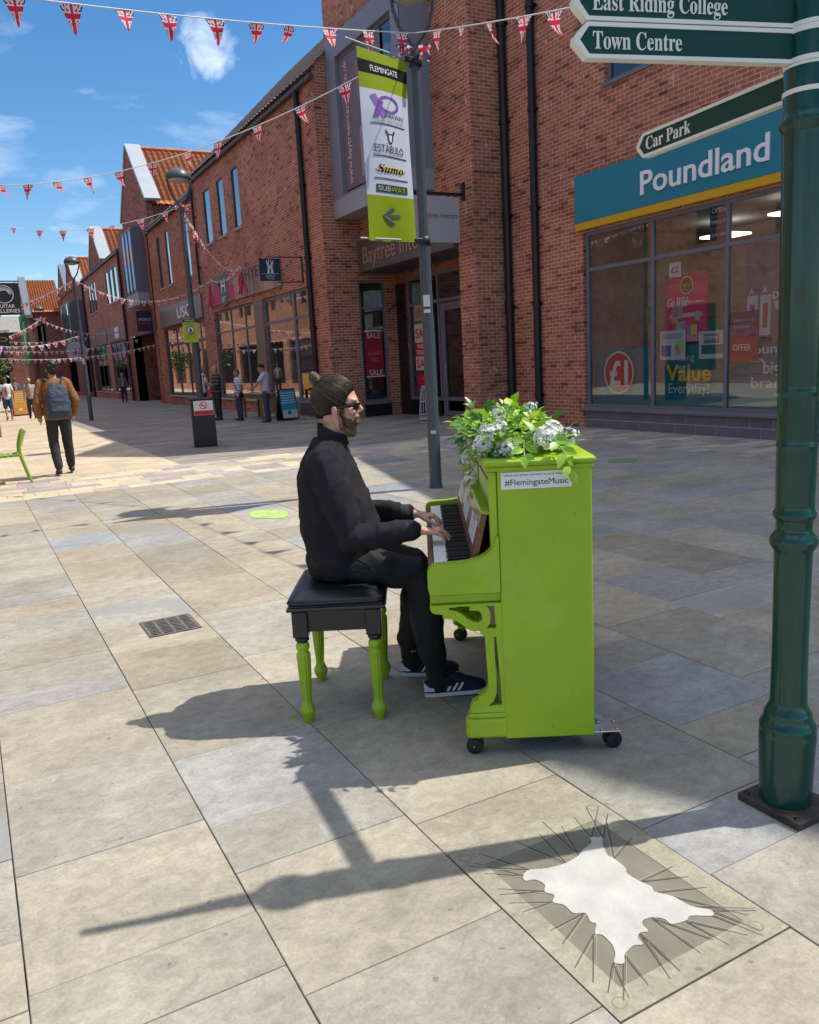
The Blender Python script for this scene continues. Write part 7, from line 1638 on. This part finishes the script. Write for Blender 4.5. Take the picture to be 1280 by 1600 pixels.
aboard(AB, AM, .60, .90, ((.03, .30, .45), (.5, .62, .68), (.45, .55, .6), (.05, .08, .12)), mat('board_frame', (.02, .02, .024), .5))
OB = thing('pavement_board', 'orange advertising board standing in the sun at far left', 'a-board', (2.2, 40, 0))
AM2 = Matrix(((1, 0, 0, 1.90), (0, 1, 0, 40.0), (0, 0, 1, 0), (0, 0, 0, 1))); aboard(OB, AM2, .72, 1.15, ((.60, .30, .04), (.7, .6, .4), (.55, .25, .04), (.7, .6, .3)), mat('blue_board_frame', (.03, .06, .15), .5), 4)
TB = thing('leaflet_table', 'slim wooden table of leaflets under the shop window', 'table', (8.0, 24.4, 0))
WD = mat('pine_table', (.26, .15, .065), .6, var=.25, vscale=4, stretch=(1, 8, 8))
m = MB(); m.box(7.75, 8.30, 23.55, 25.3, .72, .76, .004); m.build('table_top', WD, TB)
for x in (7.80, 8.25):
    for y in (23.6, 25.25): m = MB(); m.box(x-.035, x+.035, y-.035, y+.035, 0, .719, .004); m.build('leg', WD, TB)
m = MB(); m.box(7.83, 8.2, 23.58, 23.62, .60, .719); m.box(7.78, 7.82, 23.64, 25.2, .60, .719); m.build('apron', WD, TB)
for i in range(6):
    y = 23.72+i*.26; x = 7.86+.16*(i % 2); o = MB().box(x, x+.15, y, y+.21, .7605, .775+.012*(i % 3), 0, col=((.6, .6, .65), (.2, .25, .5), (.65, .6, .55))[i % 3]).build('leaflet_stack', PRINT); tag(o, 'pile of leaflets on the slim wooden table, %s' % ('nearest the man in the cap', 'second from the capped man', 'third from the capped man', 'third from the far table end', 'second from the far table end', 'at the far table end')[i], 'leaflets', 'leaflets on the table')
CH = thing('metal_chair', 'lime green slatted metal chair cut off by the left edge', 'chair', (.45, 13.9, 0))
LG = mat('chair_lime_paint', (.24, .40, .05), .4, var=.05)
def chp(x, y, z): return (x, y, z)
for y in (13.68, 14.12):
    m = MB(); m.tube([(.765, y, .80), (.735, y, .78), (.70, y, .68), (.668, y, .56), (.665, y, .46), (.70, y, .30), (.775, y, 0)], [(.017, .022)]*7, 10); m.build('back_leg', LG, CH)
    m = MB(); m.tube([(.20, y, .44), (.17, y, .30), (.12, y, 0)], [(.017, .020)]*3, 10); m.build('front_leg', LG, CH)
m = MB(); m.box(.16, .665, 13.66, 14.14, .415, .44, .006)
for k in range(6): m.box(.17+k*.083, .17+k*.083+.065, 13.655, 14.145, .44, .452, .004)
m.build('seat', LG, CH)
m = MB()
for k in range(7):
    z = .575+k*.034; x = .683+.09*((z-.56)/.24)**1.2; m.box(x, x+.028, 13.69, 14.11, z, z+.018, .004)
m.build('back_slats', LG, CH)
def hang_sign(label, Y, x1, z0, z1, col, fn_, x0=.95):
    t = thing('projecting_sign', label, 'shop sign', (.9, Y, (z0+z1)/2), 'hanging shop signs'); m = MB(); m.box(x0, x1, Y-.03, Y+.03, z0, z1, .004); b_ = m.build('board', col, t)
    m = MB(); m.box(.851, x1+.03, Y-.012, Y+.012, z1+.03, z1+.06); m.box(x1-.1, x1-.08, Y-.01, Y+.01, z1, z1+.03); m.build('bracket', BLACK, t)
    m = MB(); fn_(m); m.build('printing', PRINT, b_)
NAVYB = mat('black_sign_board', (.006, .007, .012), .35)
def g1(m):
    Y = 25.97-.03; cx, cz = 1.42, 3.93
    n = 40
    for r0, r1 in ((.245, .228),):
        for k in range(n):
            a, b_ = 2*PI*k/n, 2*PI*(k+1)/n; m.add([(cx+r*math.cos(q), Y-.004, cz+r*math.sin(q)) for r, q in ((r0, a), (r0, b_), (r1, b_), (r1, a))], [(0, 1, 2, 3)], col=(.65, .66, .66))
    rr = random.Random(6)
    for k in range(9):
        a = .15+k*.33; c = (cx+.16*math.cos(a), cz+.13*math.sin(a)+.02); 
        for q in range(14):
            a0, a1 = 2*PI*q/14, 2*PI*(q+1)/14; m.add([(c[0]+r*math.cos(z), Y-.005-.0003*k, c[1]+r*math.sin(z)) for r, z in ((.045, a0), (.045, a1), (.033, a1), (.033, a0))], [(0, 1, 2, 3)], col=(.65, .66, .66))
    m.text('GUITAR', TM('y-', Y, 1.18, 3.56, -.004), .105, .002, width=.48, col=(.7, .7, .7)); m.text('GALLERIES', TM('y-', Y, 1.06, 3.43, -.004), .105, .002, width=.72, col=(.7, .7, .7))
hang_sign('black hanging sign with a white round guitar emblem', 25.97, 1.82, 3.37, 4.24, NAVYB, g1)
def g2(m):
    Y = 31-.03; n = 30; m.add([(1.45+.17*math.cos(2*PI*k/n), Y-.004, 2.93+.075*math.sin(2*PI*k/n)) for k in range(n)], [list(range(n))], col=(.30, .28, .06)); m.add([(1.45+.13*math.cos(2*PI*k/n), Y-.006, 2.93+.05*math.sin(2*PI*k/n)) for k in range(n)], [list(range(n))], col=(.01, .012, .015))
hang_sign('dark hanging sign with a dull yellow oval below the guitar sign', 31, 1.67, 2.70, 3.16, NAVYB, g2)
def g3(m): m.text('OPEN', TM('y-', 32-.03, 1.1, 2.63, -.004), .08, .002, width=.3, col=(.6, .62, .7))
hang_sign('narrow blue hanging board beneath the dark oval sign', 32, 1.73, 2.57, 2.75, mat('cobalt_board', (.02, .09, .32), .4), g3)
# travel shop sign, sports shop sign, white round one far up
def row_sign(label, Y, x0, x1, z0, z1, col, fn_, grp='hanging shop signs'):
    t = thing('projecting_sign', label, 'shop sign', (XR, Y, (z0+z1)/2), grp); m = MB(); m.box(x0, x1, Y-.03, Y+.03, z0, z1, .004); b_ = m.build('board', col, t)
    m = MB(); m.box(x0+.3, XR-.001, Y-.012, Y+.012, z1+.03, z1+.055); m.box(x1-.1, XR-.001, Y-.012, Y+.012, z0-.05, z0-.025); m.box(XR-.03, XR-.001, Y-.04, Y+.04, z0-.07, z1+.07); m.build('bracket', BLACK, t)
    m = MB(); fn_(m, Y-.03, x0, x1, z0, z1); m.build('printing', PRINT, b_); return t
def s1(m, Y, x0, x1, z0, z1):
    cx = (x0+x1)/2; S_ = (.60, .64, .68)
    for s_ in (-1, 1):
        for (a, b_, c, d_) in ((.02, .075, .20, .36), (.015, .09, .12, .20), (.03, .10, .36, .42), (.02, .04, .42, .50), (.075, .10, .42, .47)): 
            u0, u1 = sorted((cx+s_*a, cx+s_*b_)); fbox(m, 'y-', Y, u0, u1, z0+c-.0+.08, z0+d_+.08, -.005, -.001, col=S_)
    fbox(m, 'y-', Y, cx-.02, cx+.02, z0+.32, z0+.42, -.0052, -.001, col=S_); fbox(m, 'y-', Y, x0+.06, x1-.06, z0+.185, z0+.195, -.005, -.001, col=S_)
    m.text('BEVERLEY', TM('y-', Y, cx-.14, z0+.105, -.005), .05, .002, width=.28, col=S_); m.text('TRAVEL', TM('y-', Y, cx-.11, z0+.04, -.005), .05, .002, width=.22, col=S_)
row_sign('navy square hanging sign with a pale castle emblem', 22.5, 7.72, 8.33, 3.90, 4.50, mat('navy_sign_board', (.012, .035, .07), .4), s1)
def s2(m, Y, x0, x1, z0, z1): m.text('SPORTS', TM('y-', Y, x0+.09, (z0+z1)/2+.02, -.005), .13, .003, width=x1-x0-.18, col=(.6, .6, .65)); m.text('DIRECT', TM('y-', Y, x0+.09, (z0+z1)/2-.16, -.005), .13, .003, width=x1-x0-.18, col=(.45, .05, .1))
row_sign('large midnight blue hanging sign with two white words under the grey bay', 43.0, 8.15, 8.92, 3.62, 4.62, mat('midnight_board', (.008, .012, .04), .4), s2)
rs_ = thing('projecting_sign', 'white round hanging sign far up the row near the third lamp post', 'shop sign', (8.0, 64, 3), 'hanging shop signs')
m = MB(); disc(m, 'y-', 64, 7.75, 3.35, .72, 0, (.5, .5, .56)); m.text('40', TM('y-', 64, 7.4, 3.15, -.01), .45, .004, width=.7, col=(.05, .04, .12)); m.build('round_board', PRINT, rs_); m = MB(); m.box(7.75, XR, 64.01, 64.05, 3.3, 3.38); m.build('bracket', BLACK, rs_)
# rattan lantern beside the recessed shop door
LT = thing('wire_lantern', 'tall white wire lantern standing by the recessed doorway', 'lantern', (10.35, 17.9, 0))
m = MB(); WR = mat('white_wire', (.62, .60, .62), .6)
prof = [(.155, .04), (.165, .10), (.16, .25), (.135, .50), (.105, .70), (.075, .85)]
for k in range(18):
    a = 2*PI*k/18; m.tube([(10.2+r*math.cos(a), 17.93+r*math.sin(a), z) for r, z in prof], .006, 5)
for r, z in ((.158, .04), (.163, .16), (.137, .48), (.076, .85)):
    m.tube([(10.2+r*math.cos(2*PI*k/24), 17.93+r*math.sin(2*PI*k/24), z) for k in range(25)], .008, 5)
m.build('cage', WR, LT); m = MB(); m.lathe([(.02, .04), (.15, .045), (.15, .06), (.02, .065)], (10.2, 17.93, 0), 20); m.build('floor', WR, LT)
# small trees at the end of the street
def small_tree(label, x, y, h, r, seed):
    rt = random.Random(seed); t = thing('tree', label, 'tree', (x, y, 0), 'trees at the end of the street')
    m = MB(); m.tube([(x, y, 0), (x+.05, y, h*.3), (x, y, h*.6)], [.09, .07, .04], 8)
    for k in range(5): a = rt.uniform(0, 6.28); m.tube([(x, y, h*(.4+.04*k)), (x+r*.6*math.cos(a), y+r*.6*math.sin(a), h*(.62+.06*k))], [.035, .012], 6)
    m.build('trunk', mat('bark', (.09, .065, .045), .9, var=.3), t)
    m = MB()
    for k in range(420):
        v = Vector((rt.gauss(0, 1), rt.gauss(0, 1), rt.gauss(0, 1))).normalized()*r*rt.uniform(.35, 1)**.6; v.z *= .95; kk = rt.uniform(.6, 1.4); p = Vector((x, y, h*.68))+v
        if noise.noise(p*1.6+Vector((seed, 0, 0))) < -.25: continue
        leaf(m, p, Vector((rt.uniform(-1, 1), rt.uniform(-1, 1), rt.uniform(-.7, .5))), Vector((rt.uniform(-1, 1), rt.uniform(-1, 1), 1)), rt.uniform(.22, .4), rt.uniform(.14, .22), (.07*kk, .15*kk, .03*kk))
    m.build('crown', LEAF, t)
small_tree('small round green street tree beyond the walkers at far left', 2.3, 68, 3.6, 1.0, 1)
small_tree('darker leafy tree at the far end, left of the meeting post', 3.6, 88, 5.2, 1.5, 2)
